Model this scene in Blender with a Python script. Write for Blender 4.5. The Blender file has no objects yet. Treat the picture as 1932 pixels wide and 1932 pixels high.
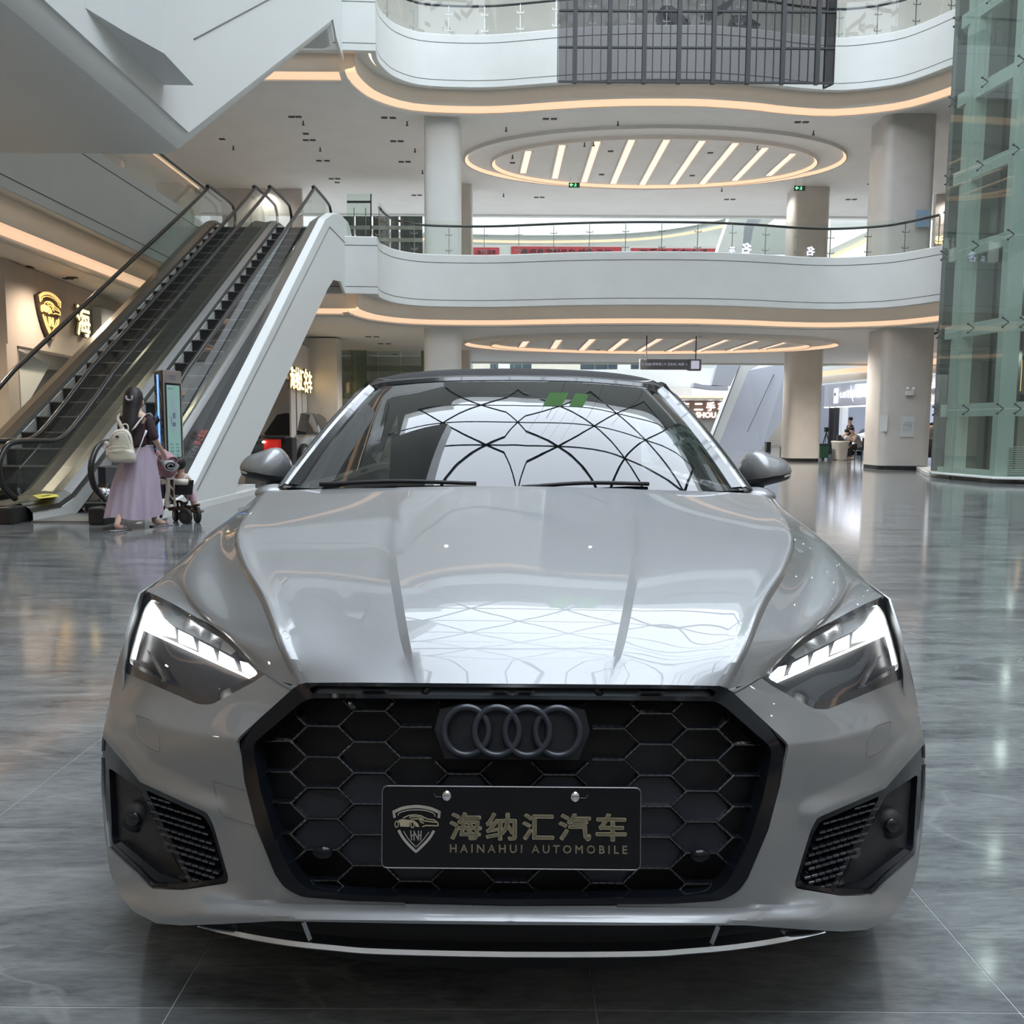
import bpy, bmesh, math, random
from math import sin, cos, tan, atan, atan2, pi, radians as R, sqrt
from mathutils import Vector as V, Matrix, geometry
random.seed(7)
# ------------------------------------------------------------------ camera, world, exposure
C = bpy.context.scene.collection
SC = bpy.context.scene
H = 1.13; PITCH = R(5.57); ROLL = R(0.35); F = 1600.0; CX = 966.0
cam_d = bpy.data.cameras.new('camera'); cam = bpy.data.objects.new('camera', cam_d); C.objects.link(cam)
cam_d.sensor_width = 36; cam_d.lens = 36 * F / 1932; cam_d.clip_start = 0.05; cam_d.clip_end = 400
U0 = V((0, sin(PITCH), cos(PITCH))); FW = V((0, cos(PITCH), -sin(PITCH)))
RT = V((cos(ROLL), 0, 0)) + sin(ROLL) * U0; UP = V((-sin(ROLL), 0, 0)) + cos(ROLL) * U0
m = Matrix((RT, UP, -FW)).transposed().to_4x4(); m.translation = V((0, 0, H)); cam.matrix_world = m
SC.camera = cam
SC.view_settings.view_transform = 'Standard'; SC.view_settings.look = 'None'
SC.view_settings.exposure = 0.22; SC.view_settings.gamma = 1.0; SC.view_settings.use_curve_mapping = False
w = bpy.data.worlds.new('world'); SC.world = w; w.use_nodes = True
bg = w.node_tree.nodes['Background']; bg.inputs[0].default_value = (0.80, 0.89, 1.0, 1); bg.inputs[1].default_value = 6.0
SC.cycles.max_bounces = 10; SC.cycles.diffuse_bounces = 4; SC.cycles.glossy_bounces = 5
SC.cycles.transmission_bounces = 8; SC.cycles.transparent_max_bounces = 16
SC.cycles.caustics_reflective = True; SC.cycles.caustics_refractive = False
SC.cycles.sample_clamp_indirect = 6.0; SC.cycles.blur_glossy = 1.0
def area(name, loc, sx, sy, power, col=(1, 1, 1), rot=(0, 0, 0), portal=False):
    d = bpy.data.lights.new(name, 'AREA'); d.shape = 'RECTANGLE'; d.size = sx; d.size_y = sy; d.energy = power; d.color = col
    if portal: d.cycles.is_portal = True
    o = bpy.data.objects.new(name, d); C.objects.link(o); o.location = loc; o.rotation_euler = rot
    return o
def spot(loc, power, col=(1, .93, .85), ang=150):  # added fill lamp pointing down, not one of the modelled fittings
    d = bpy.data.lights.new('fill_spot', 'SPOT'); d.energy = power; d.color = col; d.spot_size = R(ang); d.spot_blend = 1.0; d.shadow_soft_size = .08
    o = bpy.data.objects.new('fill_spot', d); C.objects.link(o); o.location = loc; return o
# ------------------------------------------------------------------ photo ray -> world point
def ray(px, py): return FW + RT * ((px - 966) / F) - UP * ((py - 966) / F)
def PY(px, py, y):
    d = ray(px, py); s = y / d.y; return V((d.x * s, y, H + d.z * s))
def PZ(px, py, z):
    d = ray(px, py); s = (z - H) / d.z; return V((d.x * s, d.y * s, z))
def PX(px, py, x):
    d = ray(px, py); s = x / d.x; return V((x, d.y * s, H + d.z * s))
# ------------------------------------------------------------------ materials
MATS = {}
def mat(name, col=(.8, .8, .8), rough=.5, metal=0.0, emit=None, estr=0.0, coat=0.0, trans=0.0, alpha=1.0, spec=0.5, coat_rough=.03, ior=1.5):
    if name in MATS: return MATS[name]
    m = bpy.data.materials.new(name); m.use_nodes = True; b = m.node_tree.nodes['Principled BSDF']
    b.inputs['Base Color'].default_value = (*col, 1); b.inputs['Roughness'].default_value = rough
    b.inputs['Metallic'].default_value = metal; b.inputs['Coat Weight'].default_value = coat
    b.inputs['Coat Roughness'].default_value = coat_rough; b.inputs['IOR'].default_value = ior
    b.inputs['Specular IOR Level'].default_value = spec
    if emit: b.inputs['Emission Color'].default_value = (*emit, 1); b.inputs['Emission Strength'].default_value = estr
    if trans: b.inputs['Transmission Weight'].default_value = trans
    if alpha < 1: b.inputs['Alpha'].default_value = alpha
    MATS[name] = m; return m
def nd(m, t, **k):
    n = m.node_tree.nodes.new(t)
    for a, v in k.items(): setattr(n, a, v)
    return n
def glassy(name, tint, opac, rough=0.0, ior=1.5):
    """thin pane: tinted transparent body with fresnel reflection"""
    m = bpy.data.materials.new(name); m.use_nodes = True; nt = m.node_tree; nt.nodes.clear()
    o = nt.nodes.new('ShaderNodeOutputMaterial'); mix = nt.nodes.new('ShaderNodeMixShader'); mix2 = nt.nodes.new('ShaderNodeMixShader')
    tr = nt.nodes.new('ShaderNodeBsdfTransparent'); gl = nt.nodes.new('ShaderNodeBsdfGlossy'); df = nt.nodes.new('ShaderNodeBsdfDiffuse')
    fr = nt.nodes.new('ShaderNodeFresnel'); fr.inputs[0].default_value = ior
    ge = nt.nodes.new('ShaderNodeNewGeometry'); ma = nt.nodes.new('ShaderNodeMath'); ma.operation = 'MULTIPLY_ADD'   # same reflectance seen from either face
    ma.inputs[1].default_value = 1/ior-ior; ma.inputs[2].default_value = ior
    nt.links.new(ge.outputs['Backfacing'], ma.inputs[0]); nt.links.new(ma.outputs[0], fr.inputs[0])
    tr.inputs[0].default_value = (*tint, 1); df.inputs[0].default_value = (tint[0]*.5, tint[1]*.5, tint[2]*.5, 1); gl.inputs['Roughness'].default_value = rough
    gl.inputs[0].default_value = (1, 1, 1, 1)
    mix2.inputs[0].default_value = opac
    L = nt.links.new
    L(tr.outputs[0], mix2.inputs[1]); L(df.outputs[0], mix2.inputs[2]); L(mix2.outputs[0], mix.inputs[1]); L(gl.outputs[0], mix.inputs[2])
    L(fr.outputs[0], mix.inputs[0]); L(mix.outputs[0], o.inputs[0]); MATS[name] = m; return m
def noise_var(m, scale=3, amt=.06, stretch=(1, 1, 1), bump=0.0, detail=4, rough_amt=0.0):
    """fine colour variation / relief on a principled material, in world space"""
    nt = m.node_tree; b = nt.nodes['Principled BSDF']; L = nt.links.new
    g = nt.nodes.new('ShaderNodeNewGeometry'); mp = nt.nodes.new('ShaderNodeMapping'); mp.inputs['Scale'].default_value = stretch
    n = nt.nodes.new('ShaderNodeTexNoise'); n.inputs['Scale'].default_value = scale; n.inputs['Detail'].default_value = detail
    L(g.outputs['Position'], mp.inputs[0]); L(mp.outputs[0], n.inputs[0])
    c = b.inputs['Base Color'].default_value[:3]
    r = nt.nodes.new('ShaderNodeValToRGB'); r.color_ramp.elements[0].position = .3; r.color_ramp.elements[1].position = .7
    r.color_ramp.elements[0].color = (*[max(0, x * (1 - amt)) for x in c], 1); r.color_ramp.elements[1].color = (*[min(1, x * (1 + amt)) for x in c], 1)
    L(n.outputs[0], r.inputs[0]); L(r.outputs[0], b.inputs['Base Color'])
    if bump:
        bp = nt.nodes.new('ShaderNodeBump'); bp.inputs['Strength'].default_value = bump; bp.inputs['Distance'].default_value = .02
        L(n.outputs[0], bp.inputs['Height']); L(bp.outputs[0], b.inputs['Normal'])
    return m
white = noise_var(mat('white_panel', (.70, .705, .67), .38), 1.5, .025)
ceil_m = noise_var(mat('ceiling_paint', (.74, .72, .68), .7), 1.2, .03)
beige = noise_var(mat('beige_stone', (.60, .565, .52), .32), 2, .05)
wallp = noise_var(mat('wall_paint', (.60, .56, .52), .6), 2, .03)
grey_shop = mat('grey_shop_wall', (.50, .52, .56), .7)
black = mat('black_gloss', (.012, .013, .016), .18, coat=.5)
blackm = mat('black_matte', (.018, .018, .02), .55)
steel = mat('brushed_steel', (.42, .42, .41), .28, 1.0)
dsteel = mat('dark_steel', (.10, .10, .10), .4, .7)
rail_m = mat('rail_black', (.02, .02, .02), .3)
warm = mat('warm_cove_light', (.8, .6, .4), .5, emit=(1.0, .64, .42), estr=.72)
warmb = mat('warm_slot_light', (.9, .75, .6), .5, emit=(1.0, .70, .52), estr=.85)
groove = mat('panel_joint', (.10, .10, .10), .8)
glass = glassy('clear_glass', (.90, .95, .92), .022, ior=1.42)
glass_g = glassy('green_glass', (.84, .89, .865), .035, ior=1.45)
# ------------------------------------------------------------------ object helpers
def link(name, me, m=None, parent=None, smooth=False):
    if isinstance(m, (list, tuple)):
        for x in m: me.materials.append(x)
    elif m: me.materials.append(m)
    if smooth:
        me.polygons.foreach_set('use_smooth', [True] * len(me.polygons))
    o = bpy.data.objects.new(name, me); C.objects.link(o)
    if parent: o.parent = parent
    return o
def mesh(name, vs, fs, m=None, parent=None, smooth=False, mi=None):
    me = bpy.data.meshes.new(name); me.from_pydata([tuple(v) for v in vs], [], fs); 
    o = link(name, me, m, parent, smooth)
    if mi: me.polygons.foreach_set('material_index', mi)
    me.update(); return o
def tag(o, label=None, cat=None, group=None, kind=None):
    if label: o['label'] = label
    if cat: o['category'] = cat
    if group: o['group'] = group
    if kind: o['kind'] = kind
    return o
def empty(name, loc=(0, 0, 0), rz=0, label=None, cat=None, group=None):
    o = bpy.data.objects.new(name, None); C.objects.link(o); o.location = loc; o.rotation_euler = (0, 0, rz); o.empty_display_size = .1
    tag(o, label, cat, group)
    bpy.context.view_layer.update() if False else None
    return o
def struct(o): o['kind'] = 'structure'; return o
class MB:
    """collects geometry for ONE mesh"""
    def __init__(s): s.v = []; s.f = []
    def add(s, vs, fs):
        n = len(s.v); s.v += [V(x) for x in vs]; s.f += [[i + n for i in f] for f in fs]; return s
    def box(s, a, b):
        x0, y0, z0 = a; x1, y1, z1 = b
        return s.add([(x0,y0,z0),(x1,y0,z0),(x1,y1,z0),(x0,y1,z0),(x0,y0,z1),(x1,y0,z1),(x1,y1,z1),(x0,y1,z1)],
                     [[0,3,2,1],[4,5,6,7],[0,1,5,4],[1,2,6,5],[2,3,7,6],[3,0,4,7]])
    def bar(s, p, q, w, h=None, up=(0, 0, 1)):
        p = V(p); q = V(q); h = h or w; d = (q - p)
        if d.length < 1e-6: return s
        d.normalize(); u = V(up)
        if abs(d.dot(u)) > .98: u = V((1, 0, 0))
        r = d.cross(u).normalized(); u = r.cross(d).normalized()
        c = [(-1,-1),(1,-1),(1,1),(-1,1)]
        return s.add([p + r*(a*w/2) + u*(b*h/2) for a, b in c] + [q + r*(a*w/2) + u*(b*h/2) for a, b in c],
                     [[0,1,2,3],[7,6,5,4],[0,4,5,1],[1,5,6,2],[2,6,7,3],[3,7,4,0]])
    def tube(s, pts, r, n=8, closed=False, rs=None):
        pts = [V(p) for p in pts]; k = len(pts); base = len(s.v); prev = None
        for i, p in enumerate(pts):
            if closed: d = pts[(i+1) % k] - pts[i-1]
            else: d = pts[min(i+1, k-1)] - pts[max(i-1, 0)]
            d.normalize()
            if prev is None:
                u = V((0,0,1)) if abs(d.z) < .9 else V((1,0,0)); a = d.cross(u).normalized()
            else: a = (prev - d * prev.dot(d)).normalized()
            prev = a; b = d.cross(a); rr = rs[i] if rs else r
            for j in range(n):
                t = 2*pi*j/n; s.v.append(p + a*(cos(t)*rr) + b*(sin(t)*rr))
        m = k if closed else k-1
        for i in range(m):
            for j in range(n):
                a0 = base + i*n + j; a1 = base + i*n + (j+1) % n; b0 = base + ((i+1) % k)*n + j; b1 = base + ((i+1) % k)*n + (j+1) % n
                s.f.append([a0, a1, b1, b0])
        if not closed:
            s.f.append([base + j for j in reversed(range(n))]); s.f.append([base + (k-1)*n + j for j in range(n)])
        return s
    def prism(s, poly, d):
        """poly: list of 3D points (planar), extruded by vector d"""
        n = len(poly); d = V(d); poly = [V(p) for p in poly]
        return s.add(poly + [p + d for p in poly], [list(reversed(range(n))), [n + i for i in range(n)]] + [[i, (i+1) % n, n + (i+1) % n, n + i] for i in range(n)])
    def loft(s, rings, close_u=True, caps=True):
        k = len(rings[0]); base = len(s.v)
        for r in rings: s.v += [V(p) for p in r]
        for i in range(len(rings)-1):
            for j in range(k if close_u else k-1):
                a = base + i*k + j; b = base + i*k + (j+1) % k
                s.f.append([a, b, b + k, a + k])
        if caps and close_u:
            s.f.append([base + j for j in reversed(range(k))]); s.f.append([base + (len(rings)-1)*k + j for j in range(k)])
        return s
    def ell(s, c, rx, ry, rz, nu=16, nv=10, M=None):
        c = V(c); rings = []
        base = len(s.v)
        for i in range(nv+1):
            t = pi * i / nv; row = []
            for j in range(nu):
                a = 2*pi*j/nu; p = V((rx*sin(t)*cos(a), ry*sin(t)*sin(a), rz*cos(t)))
                if M: p = M @ p
                row.append(c + p)
            rings.append(row)
        return s.loft(rings, True, False)
    def cyl(s, p, q, r, n=16, r2=None):
        return s.tube([p, q], r, n, rs=[r, r if r2 is None else r2])
    def build(s, name, m=None, parent=None, smooth=False, bevel=0, seg=2, weld=0, auto=False):
        me = bpy.data.meshes.new(name); me.from_pydata([tuple(v) for v in s.v], [], s.f)
        bm = bmesh.new(); bm.from_mesh(me)
        if weld: bmesh.ops.remove_doubles(bm, verts=bm.verts, dist=weld)
        bmesh.ops.recalc_face_normals(bm, faces=bm.faces); bm.to_mesh(me); bm.free()
        o = link(name, me, m, parent, smooth or auto)
        if auto: autosm(o)
        if bevel:
            b = o.modifiers.new('b', 'BEVEL'); b.width = bevel; b.segments = seg; b.limit_method = 'ANGLE'; b.angle_limit = R(40)
        return o
def autosm(o, ang=32):
    me = o.data; bm = bmesh.new(); bm.from_mesh(me)
    for f in bm.faces: f.smooth = True
    for e in bm.edges:
        if len(e.link_faces) == 2 and e.calc_face_angle(0) > R(ang): e.smooth = False
    bm.to_mesh(me); bm.free()
def solid(o, t, off=-1):
    s = o.modifiers.new('s', 'SOLIDIFY'); s.thickness = t; s.offset = off
    if o.data.polygons and o.data.polygons[0].use_smooth: e = o.modifiers.new('e', 'EDGE_SPLIT'); e.split_angle = R(40)
    return o
def copy_tree(o, parent=None):
    c = o.copy(); C.objects.link(c); c.parent = parent
    for ch in list(o.children): copy_tree(ch, c)
    return c
def cr(pts, n, closed=False):
    """catmull-rom resample, n segments per span"""
    pts = [V(p) for p in pts]; k = len(pts); out = []
    for i in range(k if closed else k-1):
        p0 = pts[(i-1) % k] if closed or i else pts[0]*2 - pts[1]
        p1 = pts[i]; p2 = pts[(i+1) % k]
        p3 = pts[(i+2) % k] if closed or i < k-2 else pts[-1]*2 - pts[-2]
        for j in range(n):
            t = j/n; out.append(.5*((2*p1) + (p2-p0)*t + (2*p0-5*p1+4*p2-p3)*t*t + (3*p1-p0-3*p2+p3)*t**3))
    if not closed: out.append(pts[-1])
    return out
def resample(pts, n):
    L = [0]
    for a, b in zip(pts, pts[1:]): L.append(L[-1] + (b-a).length)
    out = []; j = 0
    for i in range(n+1):
        t = L[-1]*i/n
        while j < len(L)-2 and L[j+1] < t: j += 1
        s = (t-L[j])/max(1e-9, L[j+1]-L[j]); out.append(pts[j].lerp(pts[j+1], min(1, max(0, s))))
    return out
def lerpt(tab, x):
    if x <= tab[0][0]: return tab[0][1]
    for (a, b), (c, d) in zip(tab, tab[1:]):
        if x <= c: return b + (d-b)*(x-a)/(c-a)
    return tab[-1][1]
def smt(tab, x):
    """monotone-ish cubic interpolation of a table"""
    n = len(tab)
    if x <= tab[0][0]: return tab[0][1]
    if x >= tab[-1][0]: return tab[-1][1]
    for i in range(n-1):
        if x <= tab[i+1][0]:
            x0, y0 = tab[i]; x1, y1 = tab[i+1]; h = x1-x0; t = (x-x0)/h
            def sl(a, b): return (tab[b][1]-tab[a][1])/(tab[b][0]-tab[a][0])
            m0 = sl(i-1, i+1) if i else sl(0, 1); m1 = sl(i, i+2) if i < n-2 else sl(n-2, n-1)
            d = sl(i, i+1)
            if abs(d) < 1e-9: m0 = m1 = 0
            else:
                m0 = max(min(m0, 3*d), 0) if d > 0 else min(max(m0, 3*d), 0)
                m1 = max(min(m1, 3*d), 0) if d > 0 else min(max(m1, 3*d), 0)
            return (2*t**3-3*t*t+1)*y0 + (t**3-2*t*t+t)*h*m0 + (-2*t**3+3*t*t)*y1 + (t**3-t*t)*h*m1
def text(name, body, m, parent=None, o=(0,0,0), right=(1,0,0), up=(0,0,1), size=1.0, w=None, depth=.01, bold=0.0, align='CENTER', spacing=1.0, sy=1.0):
    """lettering as a mesh part, w: fit to this width"""
    cu = bpy.data.curves.new(name, 'FONT'); cu.body = body; cu.size = size; cu.align_x = align; cu.align_y = 'CENTER'
    cu.extrude = depth/2; cu.resolution_u = 2; cu.space_character = spacing
    t = bpy.data.objects.new(name, cu); C.objects.link(t)
    dg = bpy.context.evaluated_depsgraph_get(); me = bpy.data.meshes.new_from_object(t.evaluated_get(dg)); C.objects.unlink(t); bpy.data.objects.remove(t)
    if bold:                       # heavier strokes: the outline repeated round a small circle
        src = me; vs = []; fs = []; base = [v.co.copy() for v in src.vertices]; pf = [list(p.vertices) for p in src.polygons]; bpy.data.meshes.remove(src)
        for dx, dy in ((0,0),(1,0),(-1,0),(0,1),(0,-1),(.7,.7),(-.7,.7),(.7,-.7),(-.7,-.7)):
            n0 = len(vs); vs += [(v.x+dx*bold, v.y+dy*bold, v.z) for v in base]; fs += [[i+n0 for i in f] for f in pf]
        me = bpy.data.meshes.new(name); me.from_pydata(vs, [], fs)
    k = 1.0
    if w:
        xs = [v.co.x for v in me.vertices]
        if xs: k = w/(max(xs)-min(xs))
    r = V(right).normalized(); u = V(up); u = (u - r*u.dot(r)).normalized(); nrm = r.cross(u)
    M = Matrix((r, u, nrm)).transposed().to_4x4(); M.translation = V(o)
    me.transform(M @ Matrix.Diagonal((k, k*sy, 1, 1)))
    me.materials.clear()
    return link(name, me, m, parent)
def inpoly(x, y, P):
    c = False; j = len(P)-1
    for i in range(len(P)):
        if (P[i][1] > y) != (P[j][1] > y) and x < (P[j][0]-P[i][0])*(y-P[i][1])/(P[j][1]-P[i][1]) + P[i][0]: c = not c
        j = i
    return c
def pdist(x, y, P):
    b = 1e9
    for i in range(len(P)):
        ax, ay = P[i-1][:2]; bx, by = P[i][:2]; dx = bx-ax; dy = by-ay; l = dx*dx+dy*dy
        t = 0 if l == 0 else max(0, min(1, ((x-ax)*dx+(y-ay)*dy)/l)); b = min(b, (x-ax-t*dx)**2+(y-ay-t*dy)**2)
    return sqrt(b)
def subdiv(P, step):
    out = []
    for i in range(len(P)):
        a = P[i]; b = P[(i+1) % len(P)]; n = max(1, int(sqrt((b[0]-a[0])**2+(b[1]-a[1])**2)/step))
        for j in range(n): out.append((a[0]+(b[0]-a[0])*j/n, a[1]+(b[1]-a[1])*j/n))
    return out
def rnd(P, r, n=3, idx=None):
    out = []
    for i in range(len(P)):
        p = V(P[i][:2]); a = V(P[i-1][:2]); b = V(P[(i+1) % len(P)][:2])
        if idx is not None and i not in idx: out.append(tuple(p)); continue
        ra = min(r, (a-p).length*.45); rb = min(r, (b-p).length*.45); s = p+(a-p).normalized()*ra; e = p+(b-p).normalized()*rb
        for j in range(n+1):
            t = j/n; q = s*(1-t)**2+p*2*t*(1-t)+e*t*t; out.append((q.x, q.y))
    return out
def cdt(outer, holes=(), step=20):
    """triangulated 2D region -> verts, faces"""
    loops = [subdiv(outer, step)] + [subdiv(h, step) for h in holes]; vs = []; es = []
    for l in loops:
        n = len(vs); vs += [V(p) for p in l]; es += [(n+i, n+(i+1) % len(l)) for i in range(len(l))]
    xs = [p[0] for p in outer]; ys = [p[1] for p in outer]; y = min(ys); row = 0
    while y < max(ys):
        x = min(xs) + (step/2 if row % 2 else 0)
        while x < max(xs):
            if inpoly(x, y, outer) and not any(inpoly(x, y, h) for h in holes) and min(pdist(x, y, h) for h in [outer]+list(holes)) > step*.5: vs.append(V((x, y)))
            x += step
        y += step*.866; row += 1
    r = geometry.delaunay_2d_cdt(vs, es, [], 0, 1e-5); vo = r[0]; fo = []
    for f in r[2]:
        c = sum((vo[i] for i in f), V((0, 0)))/len(f)
        if inpoly(c.x, c.y, loops[0]) and not any(inpoly(c.x, c.y, h) for h in loops[1:]): fo.append(list(f))
    used = sorted({i for f in fo for i in f}); mp = {i: k for k, i in enumerate(used)}
    return [vo[i] for i in used], [[mp[i] for i in f] for f in fo]
# ================================================================== BUILDING SHELL
fl = mat('floor_marble', (.12, .13, .135), .10, spec=.6)
def _marble(m):
    nt = m.node_tree; b = nt.nodes['Principled BSDF']; L = nt.links.new; g = nt.nodes.new('ShaderNodeNewGeometry')
    mp = nt.nodes.new('ShaderNodeMapping'); mp.inputs['Scale'].default_value = (.55, 2.2, 1); L(g.outputs['Position'], mp.inputs[0])
    n1 = nt.nodes.new('ShaderNodeTexNoise'); n1.inputs['Scale'].default_value = 2.2; n1.inputs['Detail'].default_value = 9; n1.inputs['Distortion'].default_value = .9; n1.inputs['Roughness'].default_value = .65
    n2 = nt.nodes.new('ShaderNodeTexNoise'); n2.inputs['Scale'].default_value = 26; n2.inputs['Detail'].default_value = 6; n2.inputs['Roughness'].default_value = .7
    L(mp.outputs[0], n1.inputs[0]); L(mp.outputs[0], n2.inputs[0])
    ad = nt.nodes.new('ShaderNodeMath'); ad.operation = 'MULTIPLY_ADD'; ad.inputs[1].default_value = .45; L(n2.outputs[0], ad.inputs[0]); L(n1.outputs[0], ad.inputs[2])
    r = nt.nodes.new('ShaderNodeValToRGB'); e = r.color_ramp.elements
    e[0].position = .50; e[0].color = (.060, .064, .066, 1); e[1].position = .95; e[1].color = (.235, .245, .24, 1)
    a = e.new(.70); a.color = (.135, .142, .144, 1)
    L(ad.outputs[0], r.inputs[0]); L(r.outputs[0], b.inputs['Base Color'])
    # pale veins
    n3 = nt.nodes.new('ShaderNodeTexNoise'); n3.inputs['Scale'].default_value = .9; n3.inputs['Detail'].default_value = 5; n3.inputs['Distortion'].default_value = 1.6
    L(mp.outputs[0], n3.inputs[0])
    mr = nt.nodes.new('ShaderNodeMath'); mr.operation = 'SUBTRACT'; mr.inputs[1].default_value = .5; L(n3.outputs[0], mr.inputs[0])
    ab = nt.nodes.new('ShaderNodeMath'); ab.operation = 'ABSOLUTE'; L(mr.outputs[0], ab.inputs[0])
    vr = nt.nodes.new('ShaderNodeValToRGB'); vr.color_ramp.elements[0].color = (.25,.25,.25,1); vr.color_ramp.elements[1].color = (0,0,0,1); vr.color_ramp.elements[1].position = .012
    L(ab.outputs[0], vr.inputs[0]); mx = nt.nodes.new('ShaderNodeMix'); mx.data_type = 'RGBA'; mx.inputs[7].default_value = (.33,.33,.32,1)
    L(vr.outputs[0], mx.inputs[0]); L(r.outputs[0], mx.inputs[6]); L(mx.outputs[2], b.inputs['Base Color'])
    bp = nt.nodes.new('ShaderNodeBump'); bp.inputs['Strength'].default_value = .10; bp.inputs['Distance'].default_value = .004
    mp2 = nt.nodes.new('ShaderNodeMapping'); mp2.inputs['Scale'].default_value = (.8, 3.5, 1); L(g.outputs['Position'], mp2.inputs[0])
    n4 = nt.nodes.new('ShaderNodeTexNoise'); n4.inputs['Scale'].default_value = 2.5; n4.inputs['Detail'].default_value = 2; L(mp2.outputs[0], n4.inputs[0]); L(n4.outputs[0], bp.inputs['Height'])
    L(bp.outputs[0], b.inputs['Normal'])
_marble(fl)
grout = mat('tile_joint', (.46, .47, .47), .5)
TW, TL = .83, .7463
# far floor carries its joints in the material (tiles there are under ten pixels tall)
flf = fl.copy(); flf.name = 'floor_marble_far'
def _joints(m):
    nt = m.node_tree; b = nt.nodes['Principled BSDF']; L = nt.links.new; g = nt.nodes.new('ShaderNodeNewGeometry'); sp = nt.nodes.new('ShaderNodeSeparateXYZ'); L(g.outputs['Position'], sp.inputs[0])
    outs = []
    for ax, o, p in ((0, .17, TW), (1, 1.557, TL)):
        s = nt.nodes.new('ShaderNodeMath'); s.operation = 'SUBTRACT'; s.inputs[1].default_value = o; L(sp.outputs[ax], s.inputs[0])
        pg = nt.nodes.new('ShaderNodeMath'); pg.operation = 'PINGPONG'; pg.inputs[1].default_value = p/2; L(s.outputs[0], pg.inputs[0])
        ls = nt.nodes.new('ShaderNodeMath'); ls.operation = 'LESS_THAN'; ls.inputs[1].default_value = .0025; L(pg.outputs[0], ls.inputs[0]); outs.append(ls)
    mxx = nt.nodes.new('ShaderNodeMath'); mxx.operation = 'MAXIMUM'; L(outs[0].outputs[0], mxx.inputs[0]); L(outs[1].outputs[0], mxx.inputs[1])
    cur = b.inputs['Base Color'].links[0].from_socket; mx = nt.nodes.new('ShaderNodeMix'); mx.data_type = 'RGBA'; mx.inputs[7].default_value = (.3,.31,.31,1)
    L(mxx.outputs[0], mx.inputs[0]); L(cur, mx.inputs[6]); L(mx.outputs[2], b.inputs['Base Color'])
_joints(flf)
ZT = [6.08, 12.07, 18.07]; ZB = [4.61, 10.65, 16.65]; ZC = [4.15, 10.32, 16.3]
YN = 1.557 + TL*14    # near tiles end here
XL, XR, YB_, YF = -20.0, 26.0, -26.0, 84.0
floor = struct(mesh('floor', [(XL,YB_,-.0015),(XR,YB_,-.0015),(XR,YF,-.0015),(XL,YF,-.0015)], [[0,1,2,3]], grout))
b = MB()
def fq(x0, y0, x1, y1): b.add([(x0,y0,0),(x1,y0,0),(x1,y1,0),(x0,y1,0)], [[0,1,2,3]])
NX0, NX1 = -10, 9; xa = .17 + TW*NX0; xb = .17 + TW*NX1; ya = 1.557 - TL
fq(XL, YB_, XR, ya); fq(XL, YN, XR, YF); fq(XL, ya, xa, YN); fq(xb, ya, XR, YN)
ff = b.build('floor_field', flf, floor); ff['kind'] = 'stuff'
tme = None
for j in range(0, 15):
    for i in range(NX0, NX1):
        y0 = 1.557 + TL*(j-1); x0 = .17 + TW*i
        if tme is None:
            g_ = .0016; t = MB().box((g_, g_, -.003), (TW-g_, TL-g_, 0)).build('floor_tile', fl, floor, bevel=.0004, seg=1); tme = t.data
        else: t = bpy.data.objects.new('floor_tile', tme); C.objects.link(t); t.parent = floor
        t.location = (x0, y0, random.uniform(-.0002, .0002))
# ---- atrium rim path (plan of the balcony edge)
pl_px = [(655,445),(712,446),(716,455),(728,463),(749,471),(792,478),(861,480.5),(937,480.5),(1039,477),(1110,475),(1183,474),(1260,474),(1340,475),(1435,479),(1496,483),(1576,485.5),(1667,481),(1721,473.5),(1775,463)]
front = [PZ(x, y, ZT[0]) for x, y in pl_px]
for p in front: p.z = 0
ly = front[0].y; lx0 = front[0].x
f1 = [front[0], front[1]] + cr(front[1:], 3)[1:]
rest = [V(p) for p in ((12.2,22.4,0),(12.9,20,0),(13.3,15,0),(13.4,8,0),(13.0,0,0),(12,-5,0),(9.8,-9.5,0),(6.5,-12.5,0),(2.5,-14,0),(-1.5,-14,0),(-5,-12.5,0),(-7,-9.5,0),(-7.5,-6,0))]
loop = f1 + cr([f1[-1]] + rest, 3)[1:] + [V((-7.5, ly, 0))]
LP = loop
def offs(path, d, closed=True):
    out = []; k = len(path)
    for i in range(k):
        a = path[i-1]; p = path[i]; c = path[(i+1) % k]
        t1 = (p-a).normalized(); t2 = (c-p).normalized(); n = V((-(t1.y+t2.y), t1.x+t2.x, 0)); n.normalize()
        cs = max(.5, n.dot(V((-t1.y, t1.x, 0)))); out.append(p + n*(d/cs))
    return out
cen_ = V((2.5, 6, 0))
area_s = sum(LP[i-1].x*LP[i].y - LP[i].x*LP[i-1].y for i in range(len(LP)))
SG = 1 if area_s < 0 else -1      # outward sign
def rimo(d): return offs(LP, SG*d)
def sweep(name, prof, m, parent, zoff=0, smooth=False, skip=None):
    """prof: [(outward, z)...]; ribbon round the whole rim"""
    rings = [rimo(d) for d, z in prof]; n = len(LP); b = MB()
    for k, (d, z) in enumerate(prof): b.v += [V((p.x, p.y, z+zoff)) for p in rings[k]]
    for k in range(len(prof)-1):
        for i in range(n):
            j = (i+1) % n
            if skip and skip(i): continue
            b.f.append([k*n+i, k*n+j, (k+1)*n+j, (k+1)*n+i])
    me = bpy.data.meshes.new(name); me.from_pydata([tuple(v) for v in b.v], [], b.f); o = link(name, me, m, parent, True); autosm(o, 28); return o
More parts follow.
